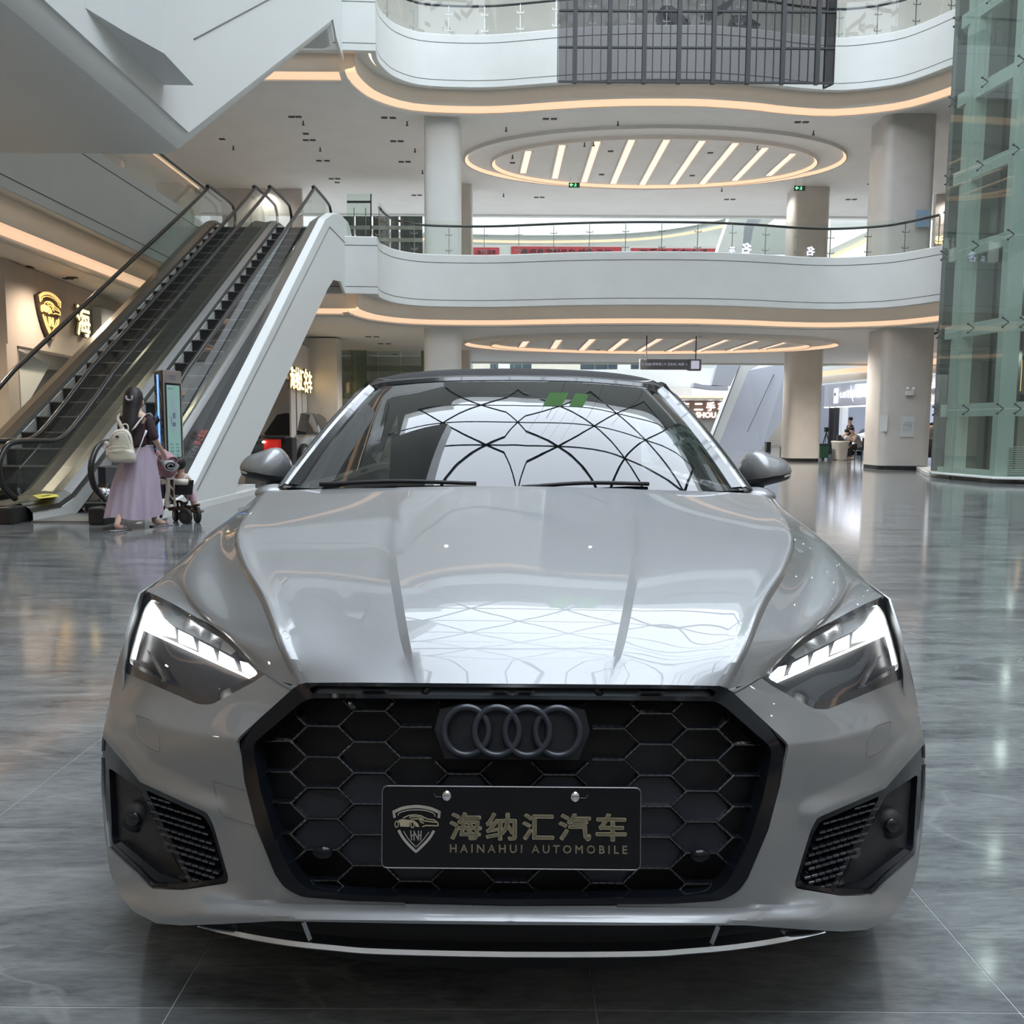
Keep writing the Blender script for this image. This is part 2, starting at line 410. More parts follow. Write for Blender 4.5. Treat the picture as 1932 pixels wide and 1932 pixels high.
def rect_out(p, far):
    d = (p - cen_); ts = []
    if d.x > 0: ts.append((XR-cen_.x)/d.x)
    if d.x < 0: ts.append((XL-cen_.x)/d.x)
    if d.y > 0: ts.append((far-cen_.y)/d.y)
    if d.y < 0: ts.append((YB_-cen_.y)/d.y)
    return cen_ + d*min(ts)
def annulus(name, z, d, far, m):
    raw = rimo(d); inn_ = []; la = None
    for p in raw:
        a = atan2(p.y-cen_.y, p.x-cen_.x)
        if la is not None:
            da = (la-a+pi) % (2*pi) - pi
            if da < 1e-4: continue
        inn_.append(p); la = a
    out = [rect_out(p, far) for p in inn_]; n = len(inn_)
    # corner points keep the slab square
    b = MB(); b.v = [V((p.x, p.y, z)) for p in inn_] + [V((p.x, p.y, z)) for p in out]
    for i in range(n):
        j = (i+1) % n; a, c = out[i], out[j]; q = [i, j, n+j, n+i]
        if abs(a.x-c.x) > 1e-4 and abs(a.y-c.y) > 1e-4:
            cx_ = XR if max(a.x, c.x) > XR-.01 else XL; cy_ = far if max(a.y, c.y) > far-.01 else YB_
            b.v.append(V((cx_, cy_, z))); q = [i, j, n+j, len(b.v)-1, n+i]
        b.f.append(q)
    return struct(b.build(name, m))
FARY = [38.5, 37.5, 37.5]
PROFS = []
for lv in range(3):
    zt, zb, zc_ = ZT[lv], ZB[lv], ZC[lv]
    bal = empty('balcony', (0, 24, zb), 0, ['white curved first gallery edge with glass railing at mid height of the picture', 'white curved upper gallery edge with glass railing at the top of the picture', 'white highest gallery ring under the skylight'][lv], 'balcony')
    bal.location = (0, 0, 0)
    sweep('fascia', [(.30, zt-.02), (.02, zt), (0, zt-.02), (0, zt-.22), (.012, zt-.226), (.012, zt-.236), (0, zt-.242), (0, zb+.20), (.012, zb+.194), (.012, zb+.184), (0, zb+.178), (0, zb+.015), (.015, zb), (.13, zb), (.13, zb+.10), (.55, zb+.14), (.55, zb-.29)], white, bal)
    sweep('hidden_light', [(.17, zb+.075), (.21, zb+.085)], mat('warm_hidden', (.9,.7,.5), .5, emit=(1.0,.70,.48), estr=2.6), bal)
    sweep('cove_light', [(.55, zb-.295), (.60, zb-.345), (.72, zb-.37), (.80, zb-.40)], warm, bal, smooth=True)
    sweep('cove_lip', [(.80, zb-.40), (.80, zb-.44), (.95, zb-.455), (.95, zc_)], white, bal)
    for zz1, zz2 in ((zt-.224, zt-.241), (zb+.196, zb+.181)): sweep('panel_joint', [(-.002, zz1), (-.002, zz2)], groove, bal)
    annulus('ceiling', zc_, .93, FARY[lv], ceil_m if lv else mat('ceiling_paint_low', (.84,.81,.77), .7))
    annulus('floor', zt-.12, .25, FARY[lv]+.02, mat('gallery_floor', (.62,.61,.59), .35))
    # slab edge to the far atrium
    struct(MB().box((XL, FARY[lv], zc_-.08), (XR, FARY[lv]+.25, zt+.02)).build('trim_1', white))
    # railing posts, glass and handrail on the stretch the camera sees, plain glass elsewhere
    rp = rimo(.06); n = len(LP); P = [V((p.x, p.y, zt)) for p in rp]
    i0 = 1; vis = [P[i] for i in range(1, len(f1))] ; hv = cr([P[1]] + [P[i] for i in range(3, len(f1))] , 1)
    if lv < 2:
        pth_ = cr([PZ(x, y, ZT[0]) + V((0,.08,0)) for x, y in [(714,450)]+pl_px[3:]], 3); pth_ = [V((p.x, p.y, zt)) for p in pth_]
        if lv == 1: pass
        nseg = 17
        pts = resample(pth_, nseg*6)
        rl = [p + V((0, 0, .83)) for p in pts]
        MB().tube([p + V((0, .10, 0)) for p in rl], .035, 8).build('handrail', rail_m, bal, True)
        for k in range(nseg+1):
            p = pts[min(k*6, len(pts)-1)]; q = MB().bar(p + V((0,.06,0)), p + V((0,.06,.80)), .035, .02)
            for zz_ in (.12, .55): q.bar(p + V((-.09, .01, zz_)), p + V((.09, .01, zz_)), .018, .018); q.bar(p + V((-.09,.01,zz_)), p + V((-.09,.01,zz_+.05)), .016); q.bar(p + V((.09,.01,zz_)), p + V((.09,.01,zz_+.05)), .016)
            q.bar(p + V((0,.06,.78)), p + V((0,.10,.83)), .02)
            q.build('railing_post', steel, bal)
        for k in range(nseg):
            seg = pts[k*6:k*6+7]; MB().loft([[p.lerp(seg[0], .012 if p is seg[-1] else 0) for p in seg], [p + V((0, 0, .95)) for p in seg]], False, False).build('glass_panel', glass, bal)
    rb = MB(); nn = len(LP)
    for i in range(len(f1)-1, nn-1):
        a = P[i]; c = P[i+1]; rb.add([a, c, c + V((0,0,.95)), a + V((0,0,.95))], [[0,1,2,3]])
    rb.build('side_glass', glass, bal)
    MB().tube([P[i] + V((0,0,.86)) for i in range(len(f1)-1, nn)], .03, 6).build('side_handrail', rail_m, bal, True)
# ---- outer walls
struct(mesh('wall_left', [(XL,YB_,0),(XL,YF,0),(XL,YF,24),(XL,YB_,24)], [[0,1,2,3]], wallp))
struct(mesh('wall_right', [(XR,YB_,0),(XR,YF,0),(XR,YF,24),(XR,YB_,24)], [[3,2,1,0]], wallp))
struct(mesh('wall_rear', [(XL,YB_,0),(XR,YB_,0),(XR,YB_,24),(XL,YB_,24)], [[3,2,1,0]], wallp))
struct(mesh('wall_far', [(XL,YF,0),(XR,YF,0),(XR,YF,24),(XL,YF,24)], [[0,1,2,3]], wallp))
# unseen escalator truss added higher up to darken the windshield reflection's left part
struct(MB().prism([V((-9.5,3,11.8)), V((-9.5,15,18.2)), V((-9.5,15,19.8)), V((-9.5,3,13.4))], (6.6,0,0)).build('trim_6', white))
struct(MB().prism([V((-9.5,-6,11.8)), V((-9.5,3,11.8)), V((-9.5,3,13.4)), V((-9.5,-6,13.4))], (6.6,0,0)).build('trim_6', white))
# ---- roof ring and triangulated skylight
annulus('roof', 22.6, .0, FARY[0]+.5, white)
sweep('trim_1', [(0, 22.6), (0, 24.0)], white, None)['kind'] = 'structure'
inner = [p for p in LP]
sk = MB(); zt_ = lambda x, y: 25.2 - .012*((x-2.5)**2) - .006*(y-5)**2
pt = 4.4
def inside(x, y): return inpoly(x, y, [(p.x, p.y) for p in LP])
for i in range(-6, 8):
    for j in range(-8, 16):
        def Pn(i, j):
            x = 2.5 + (i + (.5 if j % 2 else 0))*pt; y = j*3.8; return V((x, y, zt_(x, y)))
        a = Pn(i, j)
        for c in (Pn(i+1, j), Pn(i, j+1) , Pn(i+(1 if j % 2 else -1), j+1)):
            if inside(a.x, a.y) or inside(c.x, c.y): sk.bar(a, c, .13, .16)
skl = sk.build('skylight_lattice', mat('lattice_steel', (.03,.05,.08), .5)); tag(skl, 'dark triangular steel lattice of the glazed roof over the atrium', 'skylight')
tr_ = MB()
for k in range(0, 40):
    x = -8 + k*.58; y = 8 - .02*(x-2.5)**2; x2 = x+.58; y2 = 8 - .02*(x2-2.5)**2
    tr_.bar((x, y, zt_(x, y)-.1), (x2, y2, zt_(x2, y2)-.1), .2); tr_.bar((x, y, zt_(x, y)-1.3), (x2, y2, zt_(x2, y2)-1.3), .2)
    if k % 2: tr_.bar((x, y, zt_(x, y)-.1), (x, y, zt_(x, y)-1.3), .12); tr_.bar((x, y, zt_(x, y)-1.3), (x2, y2, zt_(x2, y2)-.1), .12)
tag(tr_.build('roof_truss', mat('lattice_steel')), 'dark steel truss arching below the glazed roof', 'truss')
area('sky_portal', (2.5, 5, 24.05), 22, 42, 1, portal=True)
area('far_sky_portal', (3, 61, 24.0), 46, 46, 1, portal=True)
# ---- ceiling ovals with slot lights
for lv in (0, 1):
    z = ZC[lv]; zz_ = z - .004
    cpx = [(875,294),(1605,292),(1240,235),(1240,352)]
    z1 = ZC[1]
    A = PZ(875,296,z1); B_ = PZ(1605,292,z1); T = PZ(1240,352,z1); N = PZ(1240,235,z1)
    c = V(((A.x+B_.x)/2, (T.y+N.y)/2, 0)); ra = (B_.x-A.x)/2; rb_ = (T.y-N.y)/2
    A2 = PZ(926,300,z1); B2 = PZ(1550,300,z1); N2 = PZ(1240,255,z1); T2 = PZ(1240,351,z1)
    c2 = V(((A2.x+B2.x)/2, (T2.y+N2.y)/2, 0)); ra2 = (B2.x-A2.x)/2; rb2 = (T2.y-N2.y)/2
    ov = empty('ceiling_light', (0,0,0), 0, ['oval recessed ceiling light with slanted slots above the ground floor', 'large oval recessed ceiling light with slanted slots above the first gallery'][lv], 'ceiling light', 'oval ceiling lights')
    def ringm_(name, c, ra, rb, w, m, dz0, dz1):
        o = []; N_ = 96
        for k in range(N_):
            a = 2*pi*k/N_; o.append([V((c.x+(ra)*cos(a), c.y+(rb)*sin(a), z+dz0)), V((c.x+(ra-w)*cos(a), c.y+(rb-w)*sin(a), z+dz1))])
        o.append(o[0]); return MB().loft(o, False, False).build(name, m, ov, True)
    for nm, cc_, a_, b_ in (('outer_ring', c, ra, rb_), ('inner_ring', c2, ra2, rb2)):
        ringm_(nm, cc_, a_, b_, .03, ceil_m, 0, -.10); ringm_(nm + '_light', cc_, a_-.03, b_-.03, .10, warm, -.10, -.012)
        ringm_(nm + '_lip', cc_, a_, b_, .001, ceil_m, 0, -.11)
    bars = [((997,285),(987,326)),((1061,274),(1047,336)),((1127,267),(1102,343)),((1192,264),(1157,346)),((1258,264),(1212,348)),((1325,266),(1269,347)),((1388,270),(1325,346)),((1444,279),(1386,340)),((1496,290),(1450,331))]
    for (a, e) in bars:
        a = PZ(*a, z1); e = PZ(*e, z1); a.z = e.z = z-.008
        MB().bar(a, e, .20, .012).build('slot_light', warmb, ov)
        MB().bar(a + V((-.15,0,-.01)), e + V((-.15,0,-.01)), .03, .05).bar(a + V((.15,0,-.01)), e + V((.15,0,-.01)), .03, .05).build('slot_trim', ceil_m, ov)
# ---- unseen downward spots added so floor bounce brightens each level's ceiling
for lv, pw in ((0, 1200), (1, 135), (2, 100)):
    for x in (-16, -9.5, -3, 3.5, 10, 17, 23):
        for y in ((28, 33.5) if lv else (27.5, 34)):
          if not (lv == 0 and x == -9.5): spot((x, y, ZC[lv]-.12), pw)
    for x in (-16.5, -11.0):
        for y in (-18, -8, 2, 11, 19): spot((x, y, ZC[lv]-.12), pw*(1.1 if lv == 0 else .8), (1, .78, .58) if lv == 0 else (1, .9, .8))
    for x in (17, 22.5):
        for y in (-18, -8, 2, 11, 19): spot((x, y, ZC[lv]-.12), pw*.9)
    if lv == 0:
        for y in (13, 16.5, 20): spot((-8.35, y, ZC[0]-.1), 330, (1, .80, .62))  # unseen warm spots added to brighten the sign wall
    for x in (-6, 2, 10): spot((x, -20, ZC[lv]-.12), pw*1.2)
# ---- columns
def column(px0, px1, yt, yb, z0, z1, Y, lab, dep=1.0, cham=.28, zpl=0.12, m=beige):
    a = PY(px0, (yt+yb)/2, Y); c = PY(px1, (yt+yb)/2, Y); x0, x1 = a.x, c.x
    P = rnd([(x0, Y), (x1, Y), (x1, Y+dep), (x0, Y+dep)], cham, 4)
    t = empty('column', (0, 0, 0), 0, lab, 'column')
    MB().prism([(x, y, z0+zpl) for x, y in P], (0, 0, z1-z0-zpl)).build('shaft', m, t, auto=True)
    if zpl: MB().prism([(x, y, z0) for x, y in shrink_(P, .99)], (0, 0, zpl)).build('plinth', black, t)
    return t
def shrink_(P, k):
    cx = sum(p[0] for p in P)/len(P); cy = sum(p[1] for p in P)/len(P); return [(cx+(x-cx)*k, cy+(y-cy)*k) for x, y in P]
column(798.5, 868, 622, 800, 0, ZC[0], 25.9, 'white square column on the ground floor behind the car roof, left of centre', m=white)
column(798.5, 868, 213, 480, ZT[0]-.12, ZC[1], 25.9, 'white square column rising behind the first gallery railing left of centre', m=white, zpl=0)
column(845, 890, 360, 480, ZT[0]-.12, ZC[1], 33.0, 'narrow beige column half hidden behind the white column on the first gallery', cham=.1, zpl=0)
column(845, 887, 640, 800, 0, ZC[0], 33.0, 'narrow beige column half hidden behind the white column on the ground floor', cham=.1)
column(1664, 1762, 622, 880, 0, ZC[0], 25.2, 'wide beige column with posters on the ground floor at right', 1.3, .24)
column(1669, 1766, 225, 460, ZT[0]-.12, ZC[1], 25.6, 'wide grey beige column behind the first gallery railing at right', 1.3, .26, zpl=0)
column(1492, 1553, 676, 868, 0, ZC[0], 31.5, 'beige column next to the green bin on the ground floor', 1.2, .3)
column(1498, 1567, 370, 480, ZT[0]-.12, ZC[1], 33.0, 'beige column further back on the first gallery right of centre', 1.2, .3, zpl=0)
# ================================================================== THE CAR
Y0 = 1.39
paint = mat('silver_paint', (.235, .24, .243), .46, .60, coat=.85, coat_rough=.015)
def _flake(m):
    nt = m.node_tree; b = nt.nodes['Principled BSDF']; g = nt.nodes.new('ShaderNodeTexNoise'); g.inputs['Scale'].default_value = 1400
    tc = nt.nodes.new('ShaderNodeTexCoord'); nt.links.new(tc.outputs['Object'], g.inputs[0])
    bp = nt.nodes.new('ShaderNodeBump'); bp.inputs['Strength'].default_value = .05; bp.inputs['Distance'].default_value = .002
    nt.links.new(g.outputs[0], bp.inputs['Height']); nt.links.new(bp.outputs[0], b.inputs['Normal'])
_flake(paint)
glossb = mat('piano_black', (.004, .005, .007), .10, spec=.28)
plast = mat('grille_black', (.006, .007, .010), .14, spec=1.0, coat=.6)
voidm = mat('dark_void', (.004, .004, .005), .7)
chrome = mat('chrome', (.75, .75, .76), .08, 1.0)
satin = mat('satin_silver', (.55, .56, .58), .22, 1.0)
led = mat('daylight_led', (1, 1, 1), .3, emit=(1.0, .99, .93), estr=5.0)
led2 = mat('daylight_led_soft', (1, 1, 1), .3, emit=(1.0, .97, .88), estr=2.2)
lens = glassy('headlamp_lens', (.93, .95, .97), .02, ior=1.45)
lamp_in = mat('lamp_housing', (.016, .020, .028), .3, .0)
lamp_gr = mat('lamp_reflector', (.35, .37, .39), .25, .8)
wsm = glassy('windshield_glass', (.22, .25, .25), .04, ior=1.62)
rubber = mat('tyre_rubber', (.02, .02, .02), .7)
topm = noise_var(mat('soft_top_fabric', (.02, .02, .022), .85), 60, .2)
intm = mat('interior_dark', (.02, .02, .022), .7)
gold = mat('champagne_print', (.56, .49, .34), .35, .5)
goldb = mat('badge_print_silver', (.50, .47, .42), .35, .5)
car = empty('car', (0.002, Y0, 0), R(-.3), 'large silver convertible parked facing the camera with lit headlamps and black honeycomb grille', 'car')
def KY(u, v, y):
    d = FW + V((u/F, 0, 0)) - U0*((v-966)/F); s = (Y0+y)/d.y; return V((d.x*s, y, H+d.z*s))
def KZ(u, v, z):
    d = FW + V((u/F, 0, 0)) - U0*((v-966)/F); s = (z-H)/d.z; return V((d.x*s, d.y*s-Y0, z))
import numpy as np
ANCH = {1110:[(690,.62),(720,.72)],1146:[(630,.50),(690,.56),(715,.68)],1200:[(546,.37),(620,.43),(690,.49),(728,.58)],
1270:[(0,.125),(200,.135),(390,.168),(470,.225),(560,.30),(650,.38),(710,.45),(742,.54)],
1330:[(0,.09),(200,.10),(390,.135),(480,.185),(578,.262),(660,.345),(725,.43),(757,.51)],
1400:[(0,.062),(200,.07),(390,.105),(520,.165),(620,.24),(700,.32),(750,.385),(776,.455)],
1480:[(0,.037),(200,.045),(390,.077),(504,.125),(600,.19),(690,.275),(750,.355),(779,.44)],
1560:[(0,.018),(200,.026),(390,.055),(484,.09),(580,.152),(670,.23),(740,.315),(773,.40)],
1640:[(0,.004),(200,.012),(390,.04),(470,.065),(560,.112),(650,.18),(722,.255),(762,.34)],
1700:[(0,0),(200,.006),(390,.032),(500,.065),(600,.118),(675,.18),(735,.255)],
1752:[(0,0),(200,.006),(390,.032),(500,.058),(600,.105),(672,.165),(710,.21)]}
_A = [(u/100, v/100, y) for v, r in ANCH.items() for u, y in r]; _A += [(-u, v, y) for u, v, y in _A if u > 0]
_X = np.array([(u, v) for u, v, y in _A]); _y = np.array([y for u, v, y in _A])
def _phi(d2): return np.where(d2 > 0, .5*d2*np.log(np.maximum(d2, 1e-12)), 0)
_n = len(_X); _K = _phi(((_X[:, None]-_X[None])**2).sum(-1)) + np.eye(_n)*.02; _P = np.hstack([np.ones((_n, 1)), _X])
_S = np.linalg.solve(np.block([[_K, _P], [_P.T, np.zeros((3, 3))]]), np.concatenate([_y, np.zeros(3)]))
def DY(u, v):
    x = np.array((u/100, v/100)); return float(_phi(((_X-x)**2).sum(-1)) @ _S[:_n] + _S[_n] + _S[_n+1]*x[0] + _S[_n+2]*x[1])
def KF(u, v, off=0.0): return KY(u, v, DY(u, v) + off)
def ss(a, b, x): t = max(0, min(1, (x-a)/(b-a))); return t*t*(3-2*t)
INKT = [(774,1392),(727,1448),(702,1477),(575,1533)]
def BF(u, v):
    """bumper: nose surface plus the projecting blade along its lower edge"""
    A = .045*(1-ss(380, 640, abs(u)))+.004; v0 = 1709-12*ss(380,600,abs(u))
    u = abs(u); vc = smt([(380,1408),(520,1400),(620,1386),(740,1348)], u)
    cr_ = .017*max(0, 1-abs(v-vc)/(75 if v < vc else 110))**1.25*ss(400, 520, u)
    dk_ = 1e9
    for a, b in zip(INKT, INKT[1:]):
        dx = b[0]-a[0]; dy = b[1]-a[1]; t = max(0, min(1, ((u-a[0])*dx+(v-a[1])*dy)/(dx*dx+dy*dy))); dk_ = min(dk_, sqrt((u-a[0]-t*dx)**2+(v-a[1]-t*dy)**2))
    fl_ = .020*max(0, 1-dk_/38) if v < 1600 else .020*max(0, 1-dk_/38)*max(0, 1-(v-1600)/40)
    lo_ = .040*ss(1662, 1738, v)*ss(470, 600, u)
    return KF(u, v, -A*(.66*ss(v0, v0+11, v)+.34*max(0, min(1, (v-v0-11)/17))) + .004*ss(1739, 1748, v) - cr_ - fl_ - lo_)

def Lp(px, py):
    dx = px-966; dy = py-966; return (2.5-(cos(ROLL)*dx+sin(ROLL)*dy), 966-sin(ROLL)*dx+cos(ROLL)*dy)
def LL(pts): return [Lp(*p) for p in pts]
def fpanel(name, outer, holes=(), m=None, parent=None, off=0.0, step=14, both=False, side=-1, thick=0.0, pf=None, smooth=True, flip=False):
    """panel on the nose surface; outline in half-width / height picture units; side -1 = left of picture"""
    vs, fs = cdt(outer, holes, step); pf = pf or (lambda u, v: KF(u, v, off)); P = [pf(p.x, p.y) for p in vs]
    mbx = MB()
    if both:
        mbx.add(P, fs); mbx.add([V((-p.x, p.y, p.z)) for p in P], [list(reversed(f)) for f in fs])
    else:
        mbx.add([V((side*p.x, p.y, p.z)) for p in P], [list(reversed(f)) for f in fs] if side > 0 else fs)
    o = mbx.build(name, m, parent or car, smooth, weld=.0004)
    me = o.data; s = sum(p.normal.y*p.area for p in me.polygons)
    if s > 0:
        me.flip_normals()
    if thick: solid(o, thick)
    return o
# ---- outlines (left half)
gr_out = [(0,1291),(391,1291),(412,1300),(520,1398),(520,1412)] + [Lp(461,1479),Lp(481,1559),Lp(518,1650),Lp(535,1676),(396,1696),(300,1703),(0,1708)]
gr_out = rnd(gr_out, 14, 3, idx=[3,4,8,9])
gr_in = [(0,1319),(380,1320),(398,1328),(486,1404),(489,1420),(474,1500),(446,1590),(408,1662),(380,1683),(300,1691),(0,1697)]
gr_in = rnd(gr_in, 12, 3, idx=[1,2,3,4,7,8])
slot = rnd([(0,1297),(374,1297),(384,1302),(380,1311),(0,1312)], 4, 2, idx=[1,2,3])
hl_top = LL([(497,1272),(438,1211),(419,1196),(335,1146),(276,1117)])
hl_low = LL([(270,1122),(252,1168),(232,1240),(229,1258),(236,1272),(282,1291),(372,1330),(398,1330),(478,1287)])
hl = rnd(hl_top + hl_low, 10, 3, idx=[4,5,8,9,11,12])
bump_out = [(0,1708)] + list(reversed(gr_out))[1:-2] 
# bumper polygon: grille edge -> hood edge -> headlamp lower edge -> side -> bottom
go = [p for p in gr_out if p[1] > 1299 or p[0] > 400]
low = LL([(497,1273)]) + list(reversed(LL([(270,1122),(252,1168),(232,1240),(229,1258),(236,1272),(282,1291),(372,1330),(398,1330),(478,1287)])))
low = rnd(low, 9, 3, idx=[2,3,6,7])
side_ = LL([(262,1130),(243,1180),(222,1240),(208,1300),(195,1365),(189,1398),(187,1480),(193,1560),(200,1620),(206,1652),(222,1688),(250,1722),(293,1744)])
bot = LL([(340,1748),(420,1745),(523,1739),(760,1743)]) + [(0,1745)]
bumper_poly = list(reversed(go))[:-0 or None]
bumper_poly = [(0,1708)] + [p for p in reversed(go) if p[0] > 1] + low + side_ + bot
ink = LL([(190,1392),(238,1448),(262,1477),(390,1535),(402,1560),(430,1657),(428,1668),(343,1681),(284,1679),(253,1650),(201,1600),(190,1500),(188,1428)])
ink = rnd(ink, 8, 3, idx=[3,4,5,6,8,9])
bumper = fpanel('bumper', bumper_poly, [ink], paint, step=7, both=True, thick=.006, pf=BF)
# ---- grille
fr = fpanel('grille_frame', gr_out, [gr_in, slot], glossb, off=-.004, step=14, both=True, thick=.03)
vent = fpanel('grille_slot', slot, [], mat('slot_grey', (.05,.06,.07), .25, .6), off=.012, step=14, both=True, parent=fr)
for u in (-163, 163):
    a = KF(abs(u)-4, 1298, .006); b = KF(abs(u)+6, 1311, .006); s = -1 if u < 0 else 1
    MB().bar((s*a.x, a.y, a.z), (s*b.x, b.y, b.z), .006, .008).build('slot_divider', satin, fr)
fpanel('grille_backing', gr_in, [], voidm, off=.085, step=24, both=True)
def hexc(i, j): return (i*90.0 - 2.2*max(0, abs(i)-2)*(1 if i > 0 else -1), 1373 + j*58.4 + (29.2 if i % 2 == 0 else 0))
inn = rnd([(0,1321),(378,1322),(394,1331),(482,1405),(485,1420),(470,1500),(442,1590),(404,1660),(378,1681),(0,1693)], 8, 2)
full = [(-x, y) for x, y in reversed(inn)] + inn
def kfs(u, v, off):
    p = KF(abs(u), v, off); return V((p.x if u >= 0 else -p.x, p.y, p.z))
mbx = MB(); seen = set()
badge_zone = [(-150,1326),(150,1326),(150,1436),(-150,1436)]
for i in range(-6, 7):
    for j in range(-3, 8):
        cx, cy = hexc(i, j); cx = i*90.5 if abs(i) < 3 else (181+(abs(i)-2)*88.5)*(1 if i > 0 else -1)
        hw = 60; q = 30
        pts = [(cx-q, cy+29.2), (cx+q, cy+29.2), (cx+hw, cy), (cx+q, cy-29.2), (cx-q, cy-29.2), (cx-hw, cy)]
        for a, b in zip(pts, pts[1:]+pts[:1]):
            key = tuple(sorted(((round(a[0]/6), round(a[1]/6)), (round(b[0]/6), round(b[1]/6)))))
            if key in seen: continue
            seen.add(key); seg = []
            n = 4
            P = [(a[0]+(b[0]-a[0])*t/n, a[1]+(b[1]-a[1])*t/n) for t in range(n+1)]
            for p, r_ in zip(P, P[1:]):
                c = ((p[0]+r_[0])/2, (p[1]+r_[1])/2)
                if not inpoly(c[0], c[1], full) or inpoly(c[0], c[1], badge_zone): continue
                A = kfs(*p, .022); B = kfs(*r_, .022)
                nrm = V((0, -1, .12)).normalized()
                mbx.bar(A + V((0, .007, 0)), B + V((0, .007, 0)), .016, .0036, up=(0,0,1) if abs(p[1]-r_[1]) < 3 else V((A-B).cross(V((0,1,0)))))
        # closed cells in the middle rows
        top = cy-29; bt = cy+29
        if inpoly(cx, cy, full) and ((1462 < cy < 1640)) and not (abs(cx) < 180 and cy > 1500):
            ok = [p for p in pts if inpoly(p[0], p[1], full)]
            if len(ok) == 6:
                P3 = [kfs(cx+(x-cx)*.93, cy+(y-cy)*.93, .030) for x, y in pts]
                MB().prism(P3, (0, .012, 0)).build('grille_cell', mat('cell_black', (.010, .012, .018), .38, spec=.4), fr, bevel=.002)
gm = mbx.build('grille_mesh', plast, fr, bevel=.0013)
# side sensors low in the grille
for s in (-1, 1):
    c = kfs(s*355, 1612, .02); e = MB().ell(c, .020, .010, .013, 16, 8).build('grille_sensor', glossb, fr, True)
# ---- ring badge
bd = MB()
p0 = kfs(-158, 1338, .020); p1 = kfs(158, 1434, .020)
bz = [(-148,1380),(-138,1338),(-100,1328),(100,1328),(138,1338),(148,1380),(128,1436),(-128,1436)]
badge = MB().prism([kfs(u, v, .016) for u, v in bz], (0, .02, 0)).build('badge', mat('badge_plate', (.004,.006,.010), .3, spec=.3), fr, bevel=.003)
ringm = mat('ring_black', (.022, .026, .034), .26, .2)
for k in range(4):
    c = kfs(-86+57.4*k, 1380, -.002); rr = 43.5/F*(Y0+.03)*1.02; pts = []
    for t in range(48):
        a = 2*pi*t/48; pts.append(c + V((rr*cos(a), .0, 0)) + V((0, .34, .94))*(rr*sin(a)*1.04))
    MB().tube(pts, .0064, 12, True).build('badge_ring', ringm, badge, True)
# ---- licence plate, bolts and lettering
fp = KY(0, 1562, -.012); tilt = V((0, .10, .995)).normalized(); pr = V((1, 0, 0)); pw = 484/1100.0; ph = .1405
pl = [(-pw/2, -ph/2), (pw/2, -ph/2), (pw/2, ph/2), (-pw/2, ph/2)]
pl = rnd(pl, .010, 4)
plm = mat('plate_black', (.007, .007, .008), .45, spec=.25)
plate = MB().prism([fp + pr*x + tilt*y for x, y in pl], (0, .003, 0)).build('number_plate', plm, car, bevel=.0008)
rim = [fp + V((0,-.0004,0)) + pr*x*.995 + tilt*y*.985 for x, y in pl]
MB().tube(rim, .0011, 6, True).build('plate_rim', mat('plate_rim', (.2,.2,.2), .25, .7), plate, True)
def onp(px, py): # plate-plane point from picture
    return fp + pr*((px-965.5)/1100.0) + tilt*((1562.5-py)/1104.0) + V((0, -.0012, 0))
for px in (845, 1084):
    c = onp(px, 1503); MB().ell(c, .0088, .006, .0095, 16, 8).build('plate_bolt', chrome, plate, True)
    sgn = -1 if px < 965 else 1
    MB().tube([onp(px + sgn*8, 1503+2), onp(px+sgn*20, 1503+2), onp(px+sgn*24, 1499)], .0007, 6).build('plate_slot', mat('plate_rim'), plate)
text('plate_lettering', '海纳汇汽车', gold, plate, onp(1016, 1564), pr, tilt, 1, 330/1100, .0008, .028, spacing=1.20, sy=.86)
text('plate_lettering_latin', 'HAINAHUI AUTOMOBILE', gold, plate, onp(1016, 1602), pr, tilt, 1, 330/1100, .0008, .012, spacing=1.5)
